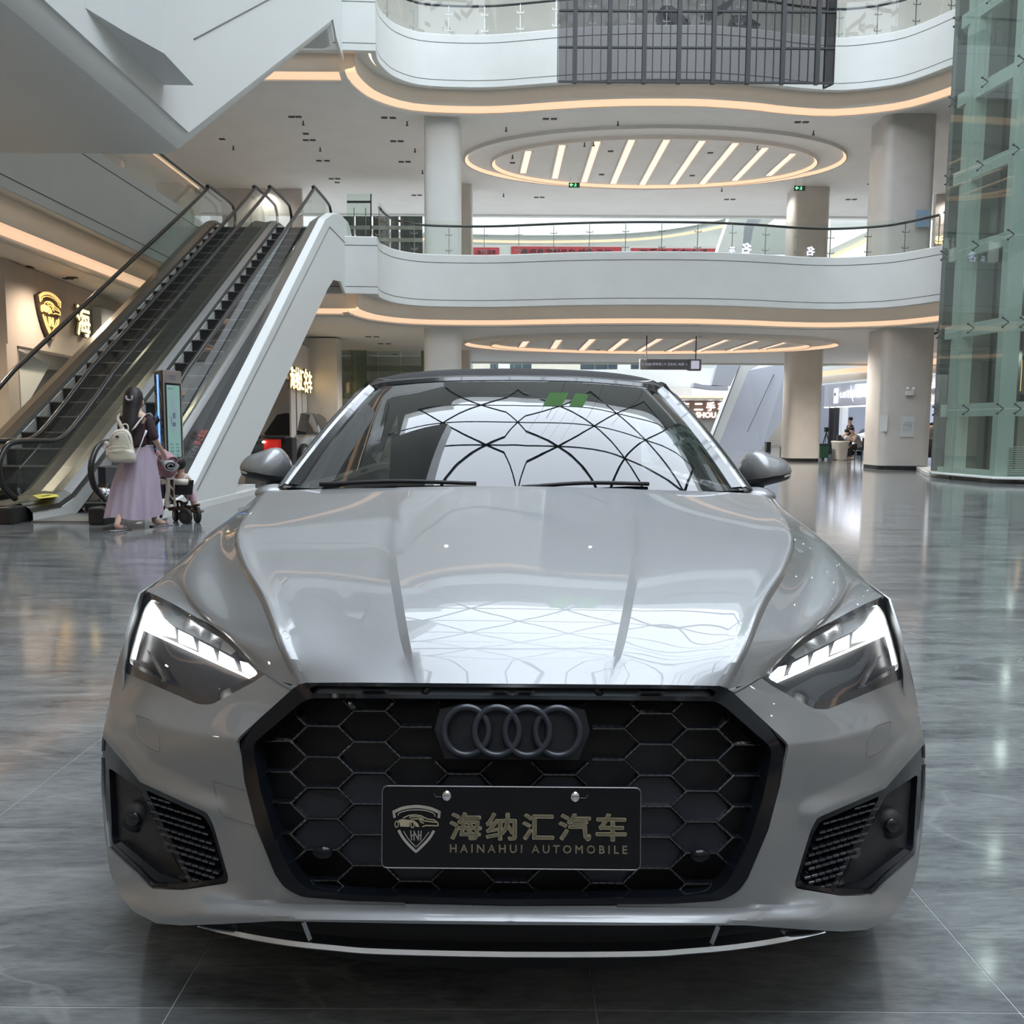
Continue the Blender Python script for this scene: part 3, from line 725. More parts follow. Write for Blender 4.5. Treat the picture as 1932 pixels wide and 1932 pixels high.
def emblem(name, m1, m2, parent, org, right, up, size, depth):
    """shield with a sports car and three interlocked letters; unit square centred on org"""
    r = V(right); u = V(up); n = r.cross(u)
    def P(x, y): return V(org) + r*(x*size) + u*(y*size)
    def zz(pts): return [((x-377)/315, (1024-y)/315) for x, y in pts]
    def ribbon(b, pts, w, closed=False):
        pts = [V((*p, 0)) for p in pts]; k = len(pts); Lf = []; Rt = []
        for i in range(k):
            a = pts[i-1] if (i or closed) else pts[i]; c = pts[(i+1) % k] if (i < k-1 or closed) else pts[i]
            d = (c-a).normalized(); q = V((-d.y, d.x, 0)); Lf.append(pts[i]+q*w/2); Rt.append(pts[i]-q*w/2)
        for i in range(k if closed else k-1):
            j = (i+1) % k
            b.prism([P(Lf[i].x, Lf[i].y), P(Lf[j].x, Lf[j].y), P(Rt[j].x, Rt[j].y), P(Rt[i].x, Rt[i].y)], n*depth)
    b = MB()
    arc = cr([(*p, 0) for p in zz([(228,914),(290,888),(377,877),(462,888),(526,914)])], 5)
    ribbon(b, [tuple(p)[:2] for p in arc], .062)
    ribbon(b, zz([(228,905),(236,950)]), .05); ribbon(b, zz([(526,905),(520,950)]), .05)
    arc = cr([(*p, 0) for p in zz([(258,936),(264,920),(315,903),(377,898),(440,903),(488,920),(496,940)])], 4)
    ribbon(b, [tuple(p)[:2] for p in arc], .018)
    v = cr([(*p, 0) for p in zz([(262,1030),(290,1078),(330,1125),(375,1168)])], 4)+cr([(*p, 0) for p in zz([(375,1168),(420,1125),(462,1078),(490,1032)])], 4)[1:]
    ribbon(b, [tuple(p)[:2] for p in v], .055)
    v = cr([(*p, 0) for p in zz([(294,1036),(330,1092),(375,1138)])], 4)+cr([(*p, 0) for p in zz([(375,1138),(420,1092),(458,1040)])], 4)[1:]
    ribbon(b, [tuple(p)[:2] for p in v], .016)
    for pts in ([(340,1032),(346,1095)], [(362,1032),(362,1095)], [(343,1063),(362,1063)], [(362,1040),(390,1090)], [(390,1032),(390,1095)], [(408,1032),(404,1095)], [(390,1063),(406,1063)]):
        ribbon(b, zz(pts), .020)
    sh = b.build(name, m1, parent)
    b = MB()
    body = zz([(262,965),(285,958),(318,962),(360,966),(385,985),(396,1008),(372,1006),(366,985),(348,970),(334,982),(330,1008),(272,1006),(270,985),(258,972)])
    def tri(poly):
        vs, fs = cdt(poly, (), .5); b.add([P(q.x, q.y) for q in vs] + [P(q.x, q.y)+n*depth for q in vs], [list(reversed(f)) for f in fs] + [[i+len(vs) for i in f] for f in fs])
    tri(body)
    for pts in ([(290,952),(325,935),(365,930),(405,936),(445,956),(490,962),(515,980),(518,1000)], [(330,950),(345,940),(395,944),(425,957),(340,956)], [(395,964),(420,968),(505,978)], [(415,1006),(440,998),(516,1000)], [(400,975),(425,985)]):
        ribbon(b, zz(pts), .020)
    for c in ((249, 992), (351, 994)):
        ribbon(b, [((c[0]-377)/315+.034*cos(a), (1024-c[1])/315+.062*sin(a)) for a in [2*pi*i/18 for i in range(18)]], .018, True)
    b.build('emblem_car', m2, sh)
    return sh
emblem('plate_emblem', goldb, gold, plate, onp(789, 1566), pr, tilt, 91/1100, .0008)
# ---- headlamps
ledp = [[(273,1133),(280,1135),(297,1162),(324,1183),(327,1203),(298,1197),(262,1182),(264,1165)], [(334,1189),(359,1201),(366,1225),(334,1212)], [(373,1210),(397,1222),(404,1244),(373,1231)],
        [(412,1229),(436,1242),(444,1262),(410,1248)], [(451,1248),(475,1254),(492,1267),(476,1277),(456,1268)]]
drl = [(264,1164),(259,1178),(240,1232),(239,1239),(248,1245),(256,1212),(265,1184)]
thin = [(263,1183),(476,1279),(474,1284),(262,1188)]
def shrink(P, k):
    cx = sum(p[0] for p in P)/len(P); cy = sum(p[1] for p in P)/len(P); return [(cx+(x-cx)*k, cy+(y-cy)*k) for x, y in P]
for s in (-1, 1):
    h = fpanel('headlamp', hl, [], lens, off=-.001, step=18, side=s)
    fpanel('lamp_housing', shrink(hl, .99), [], lamp_in, off=.055, step=18, side=s, parent=h)
    fpanel('lamp_rim', hl, [rnd(LL([(487,1272),(433,1219),(416,1205),(335,1156),(283,1130),(268,1150),(244,1232),(240,1252),(285,1279),(378,1315),(394,1315),(468,1282)]), 8, 2)], black, off=.001, step=14, side=s, parent=h, thick=.02)
    fpanel('lamp_trim', LL([(283,1134),(335,1159),(420,1208),(445,1228),(434,1236),(330,1184),(302,1165)]), [], lamp_gr, off=.030, step=16, side=s, parent=h)
    for q in ledp: fpanel('led_segment', LL(q), [], led, off=.012, step=14, side=s, parent=h, thick=.006)
    fpanel('led_blade', LL(drl), [], led, off=.010, step=14, side=s, parent=h, thick=.006)
    fpanel('led_line', LL(thin), [], led2, off=.012, step=14, side=s, parent=h)
    fpanel('lamp_fin', LL([(272,1225),(282,1232),(326,1300),(312,1294)]), [], lamp_gr, off=.035, step=14, side=s, parent=h)
# ---- side intakes with their fins
for s in (-1, 1):
    it = fpanel('side_intake', ink, [rnd(LL([(200,1452),(256,1490),(352,1670),(285,1672),(258,1642),(207,1594)]), 6, 2), rnd(LL([(270,1494),(382,1545),(394,1566),(420,1652),(412,1662),(360,1670)]), 6, 2)], glossb, step=13, side=s, thick=.03, pf=lambda u, v: BF(u, v) + V((0, .006, 0)))
    fpanel('intake_back', shrink(LL([(200,1452),(256,1490),(352,1670),(285,1672),(258,1642),(207,1594)]), 1.05), [], blackm, off=.05, step=16, side=s, parent=it)
    fpanel('intake_mesh_back', shrink(LL([(270,1494),(382,1545),(394,1566),(420,1652),(412,1662),(360,1670)]), 1.05), [], voidm, off=.045, step=16, side=s, parent=it)
    reg = LL([(268,1490),(384,1543),(396,1566),(422,1654),(412,1664),(358,1672)]); mbx = MB()
    for a in range(-4, 16):
        for b_ in range(0, 24):
            u0, v0 = Lp(262 + b_*13 + (a % 2)*6 - 20, 1490 + a*13 + b_*4)
            pts = [(u0-7, v0-1), (u0+5, v0-4)]
            if inpoly(u0, v0, reg):
                A = KF(*pts[0], .02); B = KF(*pts[1], .016)
                A.x *= s; B.x *= s; mbx.bar(A, B, .02, .005)
    mbx.build('intake_mesh', plast, it, bevel=.001)['kind'] = 'stuff'
    u, v = Lp(253, 1545); c = KF(u, v, .035); c.x *= s
    MB().cyl(c + V((0, .03, 0)), c + V((0, -.004, 0)), .030, 28, .030).build('sensor_ring', blackm, it, True)
    MB().ell(c + V((0, -.006, 0)), .016, .008, .016, 20, 10).build('sensor_eye', mat('sensor_glass', (.01,.014,.016), .2), it, True)
    fpanel('intake_fin', LL([(203,1600),(258,1651),(286,1676),(352,1678),(352,1668),(300,1650),(225,1590)]), [], glossb, off=.012, step=14, side=s, parent=it, thick=.01)
# thin panel joints: washer flap, towing eye cover
def seam(name, pts, parent, s, r=.0009, off=-.0002, closed=True):
    P = [BF(*Lp(*p)) + V((0, off, 0)) for p in (subdiv(pts, 6) if closed else pts)]
    for p in P: p.x *= s
    return MB().tube(P, r, 5, closed).build(name, groove, parent)
for s in (-1, 1):
    seam('washer_flap_joint', rnd([(254,1350),(283,1360),(298,1382),(299,1421),(270,1405),(256,1390)], 5, 3), bumper, s)
seam('tow_cover_joint', [(461,1492),(402,1475),(404,1490),(413,1530),(420,1540),(481,1559)], bumper, -1, closed=False)
for s in (-1, 1):
    seam('hood_gap', [(500,1272),(512,1279),(530,1291),(548,1301),(556,1300)], bumper, s, r=.0028, off=.001, closed=False)
# ---- lower black recess, splitter lip and its struts
mbx = MB(); rec = []
for k in range(-12, 13):
    x = k/12*.62; yy = .02 + .22*(abs(k)/12)**3; rec.append([V((x, yy, .30)), V((x, yy+.06, .26)), V((x, yy+.05, .20)), V((x, yy + .02, .17)), V((x, yy+.55, .15))])
mbx.loft(rec, False, False); rc = mbx.build('lower_air_gap', voidm, car, True)
lipc = [KZ(u, v, z) for u, v, z in ((588,1746,.235),(540,1758,.232),(480,1770,.230),(405,1781,.228),(330,1788,.227),(265,1793,.226),(130,1796,.225),(0,1797,.225))]
lipc = resample(cr(lipc, 6), 40); lipc = lipc + [V((-p.x, p.y, p.z)) for p in reversed(lipc[:-1])]
rings = []
for i, p in enumerate(lipc):
    t = min(i, len(lipc)-1-i)/8; h_ = .0065*min(1, .25+t)
    rings.append([p + V((0, -.010, -h_*.6)), p + V((0, -.013, 0)), p + V((0, -.008, h_)), p + V((0, .02*min(1,.2+t), h_)), p + V((0, .02*min(1,.2+t), -h_)), p + V((0, -.004, -h_))])
lip = MB().loft(rings).build('splitter_lip', satin, car, True); autosm(lip, 50)
for s in (-1, 1):
    a = KY(392, 1743, .01); b = KZ(379, 1776, .236)
    MB().bar((s*a.x, a.y, a.z), (s*b.x, b.y, b.z), .004, .007).build('splitter_strut', satin, lip)
# ---- hood (clamshell): columns from the front edge to the windshield
def zc(y): return smt([(.12,.673),(.2,.725),(.35,.777),(.6,.832),(.9,.892),(1.2,.952),(1.3,.962)], y)
col = []
def from3(L_): return [V(p) for p in L_]
e0 = KF(0, 1290); 
def cc(xs, dz, y0, y1, e):
    out = [e]
    for t in (.18,.36,.55,.75,1.0):
        y = y0 + (y1-y0)*t; out.append(V((smt(xs, y), y, zc(y)+dz)))
    return out
cols = []
def addc(e, tab): cols.append([e] + [V(p) for p in tab])
yb = lambda x: 1.20 + .16*(x/.75)**2 if x < .75 else 1.36
addc(KF(0,1290), [(0,.2,.728),(0,.35,.781),(0,.6,.838),(0,.9,.897),(0,1.2,.957)])
addc(KF(90,1290), [(.10,.2,.727),(.115,.35,.780),(.135,.6,.836),(.16,.9,.895),(.18,1.2,.955)])
addc(KF(178,1290), [(.197,.2,.724),(.231,.35,.777),(.279,.6,.832),(.32,.9,.890),(.355,1.22,.950)])      # inner crease
addc(KF(186,1290), [(.214,.204,.7185),(.250,.353,.7705),(.300,.6,.826),(.340,.9,.886),(.372,1.22,.948)])
addc(KF(290,1290), [(.32,.21,.708),(.38,.37,.762),(.45,.6,.818),(.51,.9,.876),(.56,1.28,.940)])
addc(KF(380,1291), [(.425,.22,.708),(.50,.39,.764),(.605,.6,.816),(.695,.86,.865),(.77,1.33,.930)])     # outer crease
addc(KF(399,1293), [(.448,.222,.712),(.531,.395,.769),(.641,.6,.820),(.733,.86,.867),(.803,1.33,.927)])
addc(KF(408,1297), [(.460,.236,.702),(.545,.405,.757),(.655,.61,.808),(.746,.87,.857),(.813,1.33,.920)])
tip = KF(*hl_top[0]); 
addc(tip, [(.555,.31,.700),(.63,.45,.744),(.71,.64,.788),(.79,.90,.838),(.845,1.38,.912)])
addc(KF(*hl_top[2]), [(.70,.46,.731),(.76,.58,.765),(.81,.75,.797),(.85,1.0,.836),(.88,1.45,.893)])
addc(KF(*hl_top[3]), [(.80,.60,.749),(.84,.70,.769),(.87,.86,.794),(.888,1.1,.830),(.90,1.5,.872)])
addc(KF(*hl_top[4]), [(.885,.68,.742),(.897,.78,.757),(.906,.92,.778),(.914,1.15,.812),(.918,1.55,.852)])
addc(KF(hl_top[4][0]+3, hl_top[4][1]+4), [(.900,.70,.722),(.910,.80,.735),(.918,.94,.750),(.924,1.2,.775),(.926,1.55,.80)])
NV = 44
G = [resample(cr(c, 8), NV) for c in cols]
CRE = {2: 1, 5: 1, 7: 1, 3: 1}
def across(row, n=5):
    out = []
    k = len(row); br = [0, 2, 3, 5, 7, k-1] 
    for a, b in zip(br, br[1:]):
        if b-a == 1: seg = [row[a].lerp(row[b], j/2) for j in range(3)]
        else: seg = cr(row[a:b+1], n)
        out += seg if not out else seg[1:]
    return out
rows = []
for j in range(NV+1): rows.append(across([G[c][j] for c in range(len(G))]))
full_rows = [[V((-p.x, p.y, p.z)) for p in reversed(r[1:])] + r for r in rows]
hood = MB().loft(full_rows, False, False).build('hood', paint, car, True)
if sum(p.normal.z for p in hood.data.polygons) < 0: hood.data.flip_normals()
autosm(hood, 14); solid(hood, .004)
# ---- body sides
def sx(y, z):
    base = lerpt([(.40,.86),(.5,.893),(.6,.905),(.75,.916),(.95,.922),(1.3,.924),(3.6,.92),(4.2,.86),(4.55,.76)], y)
    return base + lerpt([(.15,-.05),(.25,-.012),(.45,0),(.62,0),(.72,-.008),(.80,-.018),(.9,-.05)], z)
def arch(yc, r, z0): return [(yc + r*cos(a), max(z0, .34 + r*sin(a))) for a in [pi*k/16 for k in range(17)]]
sp = [(.46,.17),(.44,.3),(.47,.5),(.52,.66),(.60,.735),(.9,.76),(1.3,.79),(1.6,.82),(3.2,.86),(4.0,.88),(4.5,.80),(4.52,.4),(4.45,.2)]
sp = sp + arch(3.62, .37, .17)[0:] if False else sp
def side_poly():
    P = [(.44,.17),(.44,.3),(.47,.5),(.52,.66),(.60,.735),(.9,.76),(1.3,.79),(1.6,.82),(3.2,.86),(4.0,.88),(4.5,.80),(4.52,.4),(4.45,.2)]
    a2 = [(3.62+.36*cos(pi*k/14), .33+.36*sin(pi*k/14)) for k in range(15)]; a1 = [(.86+.36*cos(pi*k/14), .33+.36*sin(pi*k/14)) for k in range(15)]
    return P + [(4.0,.2),(3.98,.33)][:1] + a2 + [(3.25,.17),(1.23,.17)] + a1 + [(.49,.20)]
for s in (-1, 1):
    vs, fs = cdt(side_poly(), (), .07)
    o = MB().add([V((s*sx(p.x, p.y), p.x, p.y)) for p in vs], fs).build('body_side', paint, car, True, weld=.0005)
    if sum(p.normal.x*p.area for p in o.data.polygons)*s < 0: o.data.flip_normals()
    solid(o, .005)
    top = [V((s*(sx(y, .8)), y, z)) for y, z in ((1.55,.82),(2.2,.84),(3.0,.865),(4.0,.88))]
    inn_ = [V((s*.76, y, z)) for y, z in ((1.40,.90),(2.2,.915),(3.0,.93),(4.0,.90))]
    MB().loft([resample(top, 12), [a.lerp(b, .5)+V((0,0,.03)) for a, b in zip(resample(top, 12), resample(inn_, 12))], resample(inn_, 12)], False, False).build('door_shoulder', paint, car, True)
    MB().loft([resample([V((s*.765,1.46,.935)), V((s*.77,2.2,.93)), V((s*.74,3.2,.95))], 10), resample([V((s*.60,2.04,1.315)), V((s*.62,2.3,1.34)), V((s*.58,3.0,1.28))], 10)], False, False).build('side_window', glassy('side_glass', (.12,.13,.13), .1, ior=1.5) if 'side_glass' not in MATS else MATS['side_glass'], car)
    # wheels
    for yc in (.86, 3.62):
        c = V((s*.80, yc, .335)); b = MB(); 
        prof = [(.235,-.11),(.30,-.115),(.328,-.10),(.335,-.05),(.335,.05),(.328,.10),(.30,.115),(.235,.11)]
        rr = [[c + V((s*w_, r_*cos(2*pi*k/36), r_*sin(2*pi*k/36))) for r_, w_ in prof] for k in range(37)]
        tyre = b.loft(rr, True, False).build('tyre', rubber, car, True)
        b = MB().cyl(c + V((s*-.02,0,0)), c + V((s*.10,0,0)), .06, 20)
        for k in range(5):
            a = 2*pi*k/5; b.bar(c + V((s*.09,0,0)), c + V((s*.10,.235*cos(a),.235*sin(a))), .05, .02, up=(1,0,0))
        b.tube([c + V((s*.095,.235*cos(2*pi*k/36),.235*sin(2*pi*k/36))) for k in range(36)], .012, 8, True)
        b.build('wheel_rim', satin, tyre, True)
MB().loft([[V((x, y, .17)) for x in (-.78, -.5, 0, .5, .78)] for y in (.32, 1.5, 4.4)], False, False).build('underbody', voidm, car)
MB().loft([resample(cr([V((x, 4.42-abs(x)**3*.6, z)) for x in (-.9,-.5,0,.5,.9)], 4), 20) for z in (.22, .4, .6, .8)], False, False).build('rear_bumper', paint, car, True)
MB().loft([[V((x, y, z - .06*abs(x)**2)) for x in (-.76,-.4,0,.4,.76)] for y, z in ((3.2,.97),(3.7,1.0),(4.2,.98),(4.44,.90),(4.46,.78))], False, False).build('boot_lid', paint, car, True)
# ---- windshield, header, pillars, soft top
bot_ = [(0,1.20,.935),(.35,1.23,.935),(.58,1.29,.932),(.70,1.36,.932),(.742,1.405,.935)]
topg = [(0,1.955,1.326),(.25,1.96,1.322),(.42,1.98,1.312),(.52,2.00,1.302),(.572,2.03,1.287)]
b3 = resample(cr([V(p) for p in bot_], 6), 20); t3 = resample(cr([V(p) for p in topg], 6), 20)
rowsW = []
for k in range(13):
    t = k/12; r = [a.lerp(b, t) + V((0, -.0, 1))*(.030*sin(pi*t)*(1-(i/20)**2*.5)) for i, (a, b) in enumerate(zip(b3, t3))]
    rowsW.append([V((-p.x, p.y, p.z)) for p in reversed(r[1:])] + r)
ws = MB().loft(rowsW, False, False).build('windshield', wsm, car, True)
# black frit / seal strip round the glass, silver pillar and header strip
def edge_strip(name, m, offs, w0, w1, lift):
    """offs: fraction outward; ribbon following left pillar - header - right pillar"""
    path = [r[-1] for r in rowsW] + [p for p in reversed(rowsW[-1][20:-1])][:20]
    Rr = path + [V((-p.x, p.y, p.z)) for p in reversed(path[:-1])]
    return Rr
path = [r[-1] for r in rowsW]; hdr = list(reversed(rowsW[-1][20:40])); pth = path + hdr; pth = pth + [V((-p.x, p.y, p.z)) for p in reversed(pth[:-1])]
cen = V((0, 1.62, 1.1))
def outw(i):
    p = pth[i]; d = (pth[min(i+1, len(pth)-1)] - pth[max(i-1, 0)]).normalized(); q = V((p.x*.9, (p.y-1.55)*1.4, (p.z-1.08)*1.8)); q = q - d*q.dot(d); return q.normalized()
def strip(name, m, a, b, ha, hb, hm=0):
    rings = []
    for i in range(len(pth)):
        o = outw(i); n = V((0, -.35, .9)) if True else 0
        e = min(1, abs(pth[i].x)/.5)
        hd = ss(.585, .50, abs(pth[i].x)) if pth[i].z > 1.27 else 0; k = 1-.52*hd
        pa = pth[i] + o*a*k + n*ha*k; pb = pth[i] + o*b*k + n*hb*k; pm = (pa+pb)/2 + n*hm
        rings.append([pa, pm, pb])
    o = MB().loft(rings, False, False).build(name, m, car, True)
    solid(o, .006); return o
strip('glass_seal', black, -.036, .006, .003, .008)
strip('pillar_frame', paint, .006, .034, .010, .006, .007)
strip('pillar_seal', black, .033, .045, .006, .000)
strip('pillar_trim', mat('trim_silver', (.34,.35,.37), .25, 1.0), .044, .062, .003, -.012, .003)
rt = []
for y, z, wd in ((2.00,1.345,.565),(2.10,1.372,.60),(2.3,1.388,.62),(2.7,1.385,.62),(3.05,1.30,.62),(3.35,1.10,.66),(3.6,.98,.70)):
    rt.append([V((wd*sin(a)*1.0, y + (.05*abs(sin(a))**3 if y < 2.2 else 0), z - .075*(1-cos(a))**1.15 - (.0))) for a in [(-1+2*i/24)*pi/2 for i in range(25)]])
rt = [[V((p.x*(1), p.y, p.z)) for p in r] for r in rt]
stp = MB().loft([cr(list(c), 4) for c in zip(*rt)], False, False).build('soft_top', topm, car, True); solid(stp, .01)
# cowl, wipers, interior
MB().loft([[V((x, yb(abs(x))-.03+.02, .938)) for x in [-.74+.074*i for i in range(21)]], [V((x, yb(abs(x))+.05, .915)) for x in [-.74+.074*i for i in range(21)]]], False, False).build('cowl', blackm, car)
for x0, y0, x1, y1 in ((-.62,1.30,-.12,1.235),(.02,1.225,.42,1.27)):
    b = MB().tube(cr([V((x0,y0,.952)), V(((x0+x1)/2,(y0+y1)/2-.01,.966)), V((x1,y1,.962))], 5), .007, 6)
    wp = b.build('wiper', blackm, car, True)
    MB().bar((x0, y0+.02, .95), (x1, y1+.02, .955), .006, .014).build('wiper_blade', rubber, wp)
MB().loft([[V((x, 1.40, .90)), V((x, 1.75, .93)), V((x, 2.0, .90)), V((x, 2.05, .6))] for x in (-.7,-.3,0,.3,.7)], False, False).build('dashboard', intm, car, True)
st = [V((.36+.18*cos(a), 2.12+.05*sin(a), .88+.18*sin(a))) for a in [2*pi*k/28 for k in range(28)]]
MB().tube(st, .014, 8, True).bar((.2,2.12,.88),(.52,2.12,.88),.03).build('steering_wheel', intm, car, True)
for x in (-.36, .36):
    seat = MB().loft([[V((x+dx*.24, 2.62+.25*t+.04*abs(dx), .45+.62*t)) for dx in (-1,-.7,0,.7,1)] for t in (0,.3,.6,.9,1)], False, False).build('front_seat', intm, car, True); solid(seat, .1)
    MB().ell((x, 2.86, 1.13), .13, .05, .09).build('headrest', intm, seat, True)
MB().ell((0, 2.02, 1.255), .11, .012, .028).build('inner_mirror', black, car, True)
# ---- door mirrors
def dome(out, yfun, dep, back, n=7):
    """closed shell from a star-shaped outline [(x,z)], bulging forwards"""
    cx = sum(p[0] for p in out)/len(out); cz = sum(p[1] for p in out)/len(out) - .022; rings = []
    for k in range(n+1):
        a = pi/2*k/n; s_ = cos(a); rings.append([V((cx+(x-cx)*s_, -dep*sin(a), cz+(z-cz)*s_)) for x, z in out])
    return rings
mo = [(524,849),(540,870),(545,893),(540,905),(520,915),(485,908),(455,899),(448,890),(449,876),(463,861),(490,851),(508,846)]
for s in (-1, 1):
    P = []
    for p in mo:
        q = KY(*Lp(*p), 1.68); P.append((q.x, q.z))
    P = [tuple(p)[:2] for p in [V((a.x, a.y)) for a in cr([V((x, z, 0)) for x, z in P], 4, True)]]
    r1 = dome(P, None, .105, .0); rings = [[V((s*(p.x), 1.68+.03 + p.y, p.z)) for p in r] for r in r1]
    capm = MB().loft(rings, True, True).build('door_mirror', blackm, car, True)
    me = capm.data; zs = []
    zt = KY(*Lp(495, 893), 1.68).z
    me.materials.append(paint)
    c0 = KY(*Lp(455, 884), 1.68); c1 = KY(*Lp(545, 900), 1.68); k_ = (c1.z-c0.z)/(c1.x-c0.x)
    # paint cap is a shell of its own above the split line
    bm = bmesh.new(); bm.from_mesh(me)
    cap = MB(); vi = {}
    for f in bm.faces:
        c = f.calc_center_median(); line = c0.z + (s*c.x - c0.x)*k_
        if c.z > line and c.y < 1.72: cap.add([v.co + v.normal*.0025*(1 if v.normal.y < .5 else 1) for v in f.verts], [list(range(len(f.verts)))])
    bm.free()
    cp = cap.build('mirror_cap', paint, capm, True, weld=.0003)
    ln = [KY(*Lp(px, py), 1.615) for px, py in ((452,877),(480,883),(510,885),(532,882))]
    for p in ln: p.x *= s
    ind = [KY(*Lp(px, py), 1.625) for px, py in ((450,890),(468,894),(484,897))]
    for p in ind: p.x *= s
    MB().tube(ind, .0045, 6).build('mirror_indicator', chrome, capm, True)
    # glass on the back
    gp = [V((s*(x*.96+.04*.95), 1.712, z)) for x, z in P]
    MB().prism(gp, (0, .004, 0)).build('mirror_glass', chrome, capm)
    f0 = KY(*Lp(513, 908), 1.68); f1 = V((.875, 1.66, .885))
    MB().loft([[V((s*(f0.x+a), 1.69+b_, f0.z+.01)) for a, b_ in ((-.03,-.03),(.03,-.03),(.035,.03),(-.03,.03))], [V((s*(f1.x-.03+a), 1.68+b_, f1.z-.02)) for a, b_ in ((-.035,-.04),(.02,-.03),(.02,.04),(-.035,.05))]]).build('mirror_foot', blackm, capm, bevel=.006)
    # silver foot on the fender/door corner
    b = MB(); b.ell((s*.815, 1.47, .912), .06, .10, .030, 20, 10); b.build('mirror_base', paint, car, True)
# ================================================================== ESCALATORS
metal_dk = mat('escalator_dark_panel', (.045, .045, .042), .35, .5)
metal_br = mat('escalator_brown_trim', (.20, .17, .14), .3, .8)
metal_g = mat('escalator_grey_trim', (.32, .32, .31), .3, .8)
step_m = mat('step_black', (.018, .019, .022), .45)
stepn = mat('step_nosing', (.06, .06, .065), .4)
whitep = mat('white_cladding', (.66, .68, .66), .42)
TA = tan(R(30))
def zst(y): return max(0.0, min(5.96, .70 + TA*(y-12.03)))     # step line
def rail_pts(x, h=.95):
    z1 = 5.96
    P = [(9.95,.28),(9.72,.45),(9.66,.66),(9.78,.86),(10.0,.945),(10.5,.95),(11.05,.98),(11.7,1.34),(12.6,1.95)]
    P += [(20.3, zst(20.3)+h), (20.9, z1+h-.06), (21.5, z1+h), (22.6, z1+h), (22.85, z1+h-.09), (22.95, z1+.66),(22.88,z1+.45),(22.7,z1+.30)]
    a = cr([V((x, y, z)) for y, z in P[:9]], 4)[:-1]; b_ = cr([V((x, y, z)) for y, z in P[8:]], 5)
    return a + b_
def profile(off, y0=10.0, y1=23.0, n=40):
    out = []
    for k in range(n+1):
        y = y0 + (y1-y0)*k/n; s = 0
        z = (zst(y-.25)+zst(y)*2+zst(y+.25))/4
        out.append((y, z+off))
    return out
def esc(xl, xr, lab, side):
    t = empty('escalator', (0,0,0), 0, lab, 'escalator', 'escalators up to the first gallery')
    for x, sg in ((xl, 1), (xr, -1)):
        rp = rail_pts(x); MB().tube(rp, .036, 8).build('handrail', rail_m, t, True)
        # glass balustrade
        lo = profile(.16, 10.0, 22.9, 60); up = []
        for y, z in lo: up.append((y, min(max(z-.16, 0), 5.96)+.93))
        g_ = MB().loft([[V((x, y, z)) for y, z in lo], [V((x, y, max(z, lo[i][1]))) for i, (y, z) in enumerate(up)]], False, False)
        g_.build('balustrade_glass', glass, t)
        # deck beside the steps: sloping trims
        dm = (metal_g if side else (metal_br if sg > 0 else metal_dk))
        for (a, b_, ha, hb, mm, nm) in ((.03, .13, .22, .16, dm, 'inner_deck'), (.13, .17, .16, .10, metal_dk, 'skirt_brush'), (-.11, .03, .19, .22, metal_dk if (side and sg > 0) else dm, 'outer_deck')):
            MB().loft([[V((x+sg*a, y, z)) for y, z in profile(ha)], [V((x+sg*b_, y, z)) for y, z in profile(hb)]], False, False).build(nm, mm, t)
        MB().loft([[V((x+sg*.17, y, z)) for y, z in profile(.10)], [V((x+sg*.17, y, z)) for y, z in profile(-.12)]], False, False).build('skirt_panel', mat('skirt_steel', (.58,.58,.56), .35, .1), t)
        MB().loft([[V((x-sg*.10, y, z)) for y, z in profile(.19)], [V((x-sg*.10, y, z)) for y, z in profile(-.5)]], False, False).build('outer_panel', metal_dk, t)
        MB().tube([V((x+sg*.165, y, z)) for y, z in profile(.105)], .008, 5).build('skirt_edge', chrome, t)
        nb = MB().box((x-.09, 9.72, 0), (x+.09, 10.9, .2)).build('newel_base', rail_m, t, bevel=.02)
        nt_ = MB().box((x-.09, 22.2, 5.96), (x+.09, 22.8, 6.14)).build('newel_base', rail_m, t, bevel=.02)
    sm = None
    for k in range(26):
        y = 10.82 + k*.40; z = zst(y+.20)
        if k < 2: z = .0 + .0 if k == 0 else .12
        if sm is None:
            b = MB().box((xl+.175, 0, -.24), (xr-.175, .40, 0)).box((xl+.175, -.006, -.03), (xr-.175, .012, .002)); o = b.build('step', [step_m], t); sm = o.data
        else: o = bpy.data.objects.new('step', sm); C.objects.link(o); o.parent = t
        o.location = (0, y, min(z+.01, 5.955))
        if k == 0: nm_ = MB().box((xl+.18, -.010, -.012), (xr-.18, .004, .0035)).build('step_nosing', mat('nosing_grey', (.20,.20,.20), .4), o).data
        else: q_ = bpy.data.objects.new('step_nosing', nm_); C.objects.link(q_); q_.parent = o
    MB().box((xl+.17, 9.95, 0), (xr-.17, 10.85, .02)).build('comb_plate', metal_g, t)
    MB().loft([[V((xl+.1, y, z)) for y, z in profile(-.42)], [V((xr-.1, y, z)) for y, z in profile(-.42)]], False, False).build('truss_pan', blackm, t)
    return t
e1 = esc(-7.33, -6.22, 'left of the two dark escalators rising to the first gallery', 0)
e2 = esc(-5.85, -4.80, 'right of the two dark escalators rising to the first gallery, with white cladding', 1)
# deck between the two units with the yellow notice
MB().loft([[V((-6.22+.1, y, z)) for y, z in profile(.19)], [V((-5.85-.1, y, z)) for y, z in profile(.19)]], False, False).build('centre_deck', metal_dk, e2)
n0 = MB().box((-5.62,9.95,.0),(-5.2,10.9,.06)) 
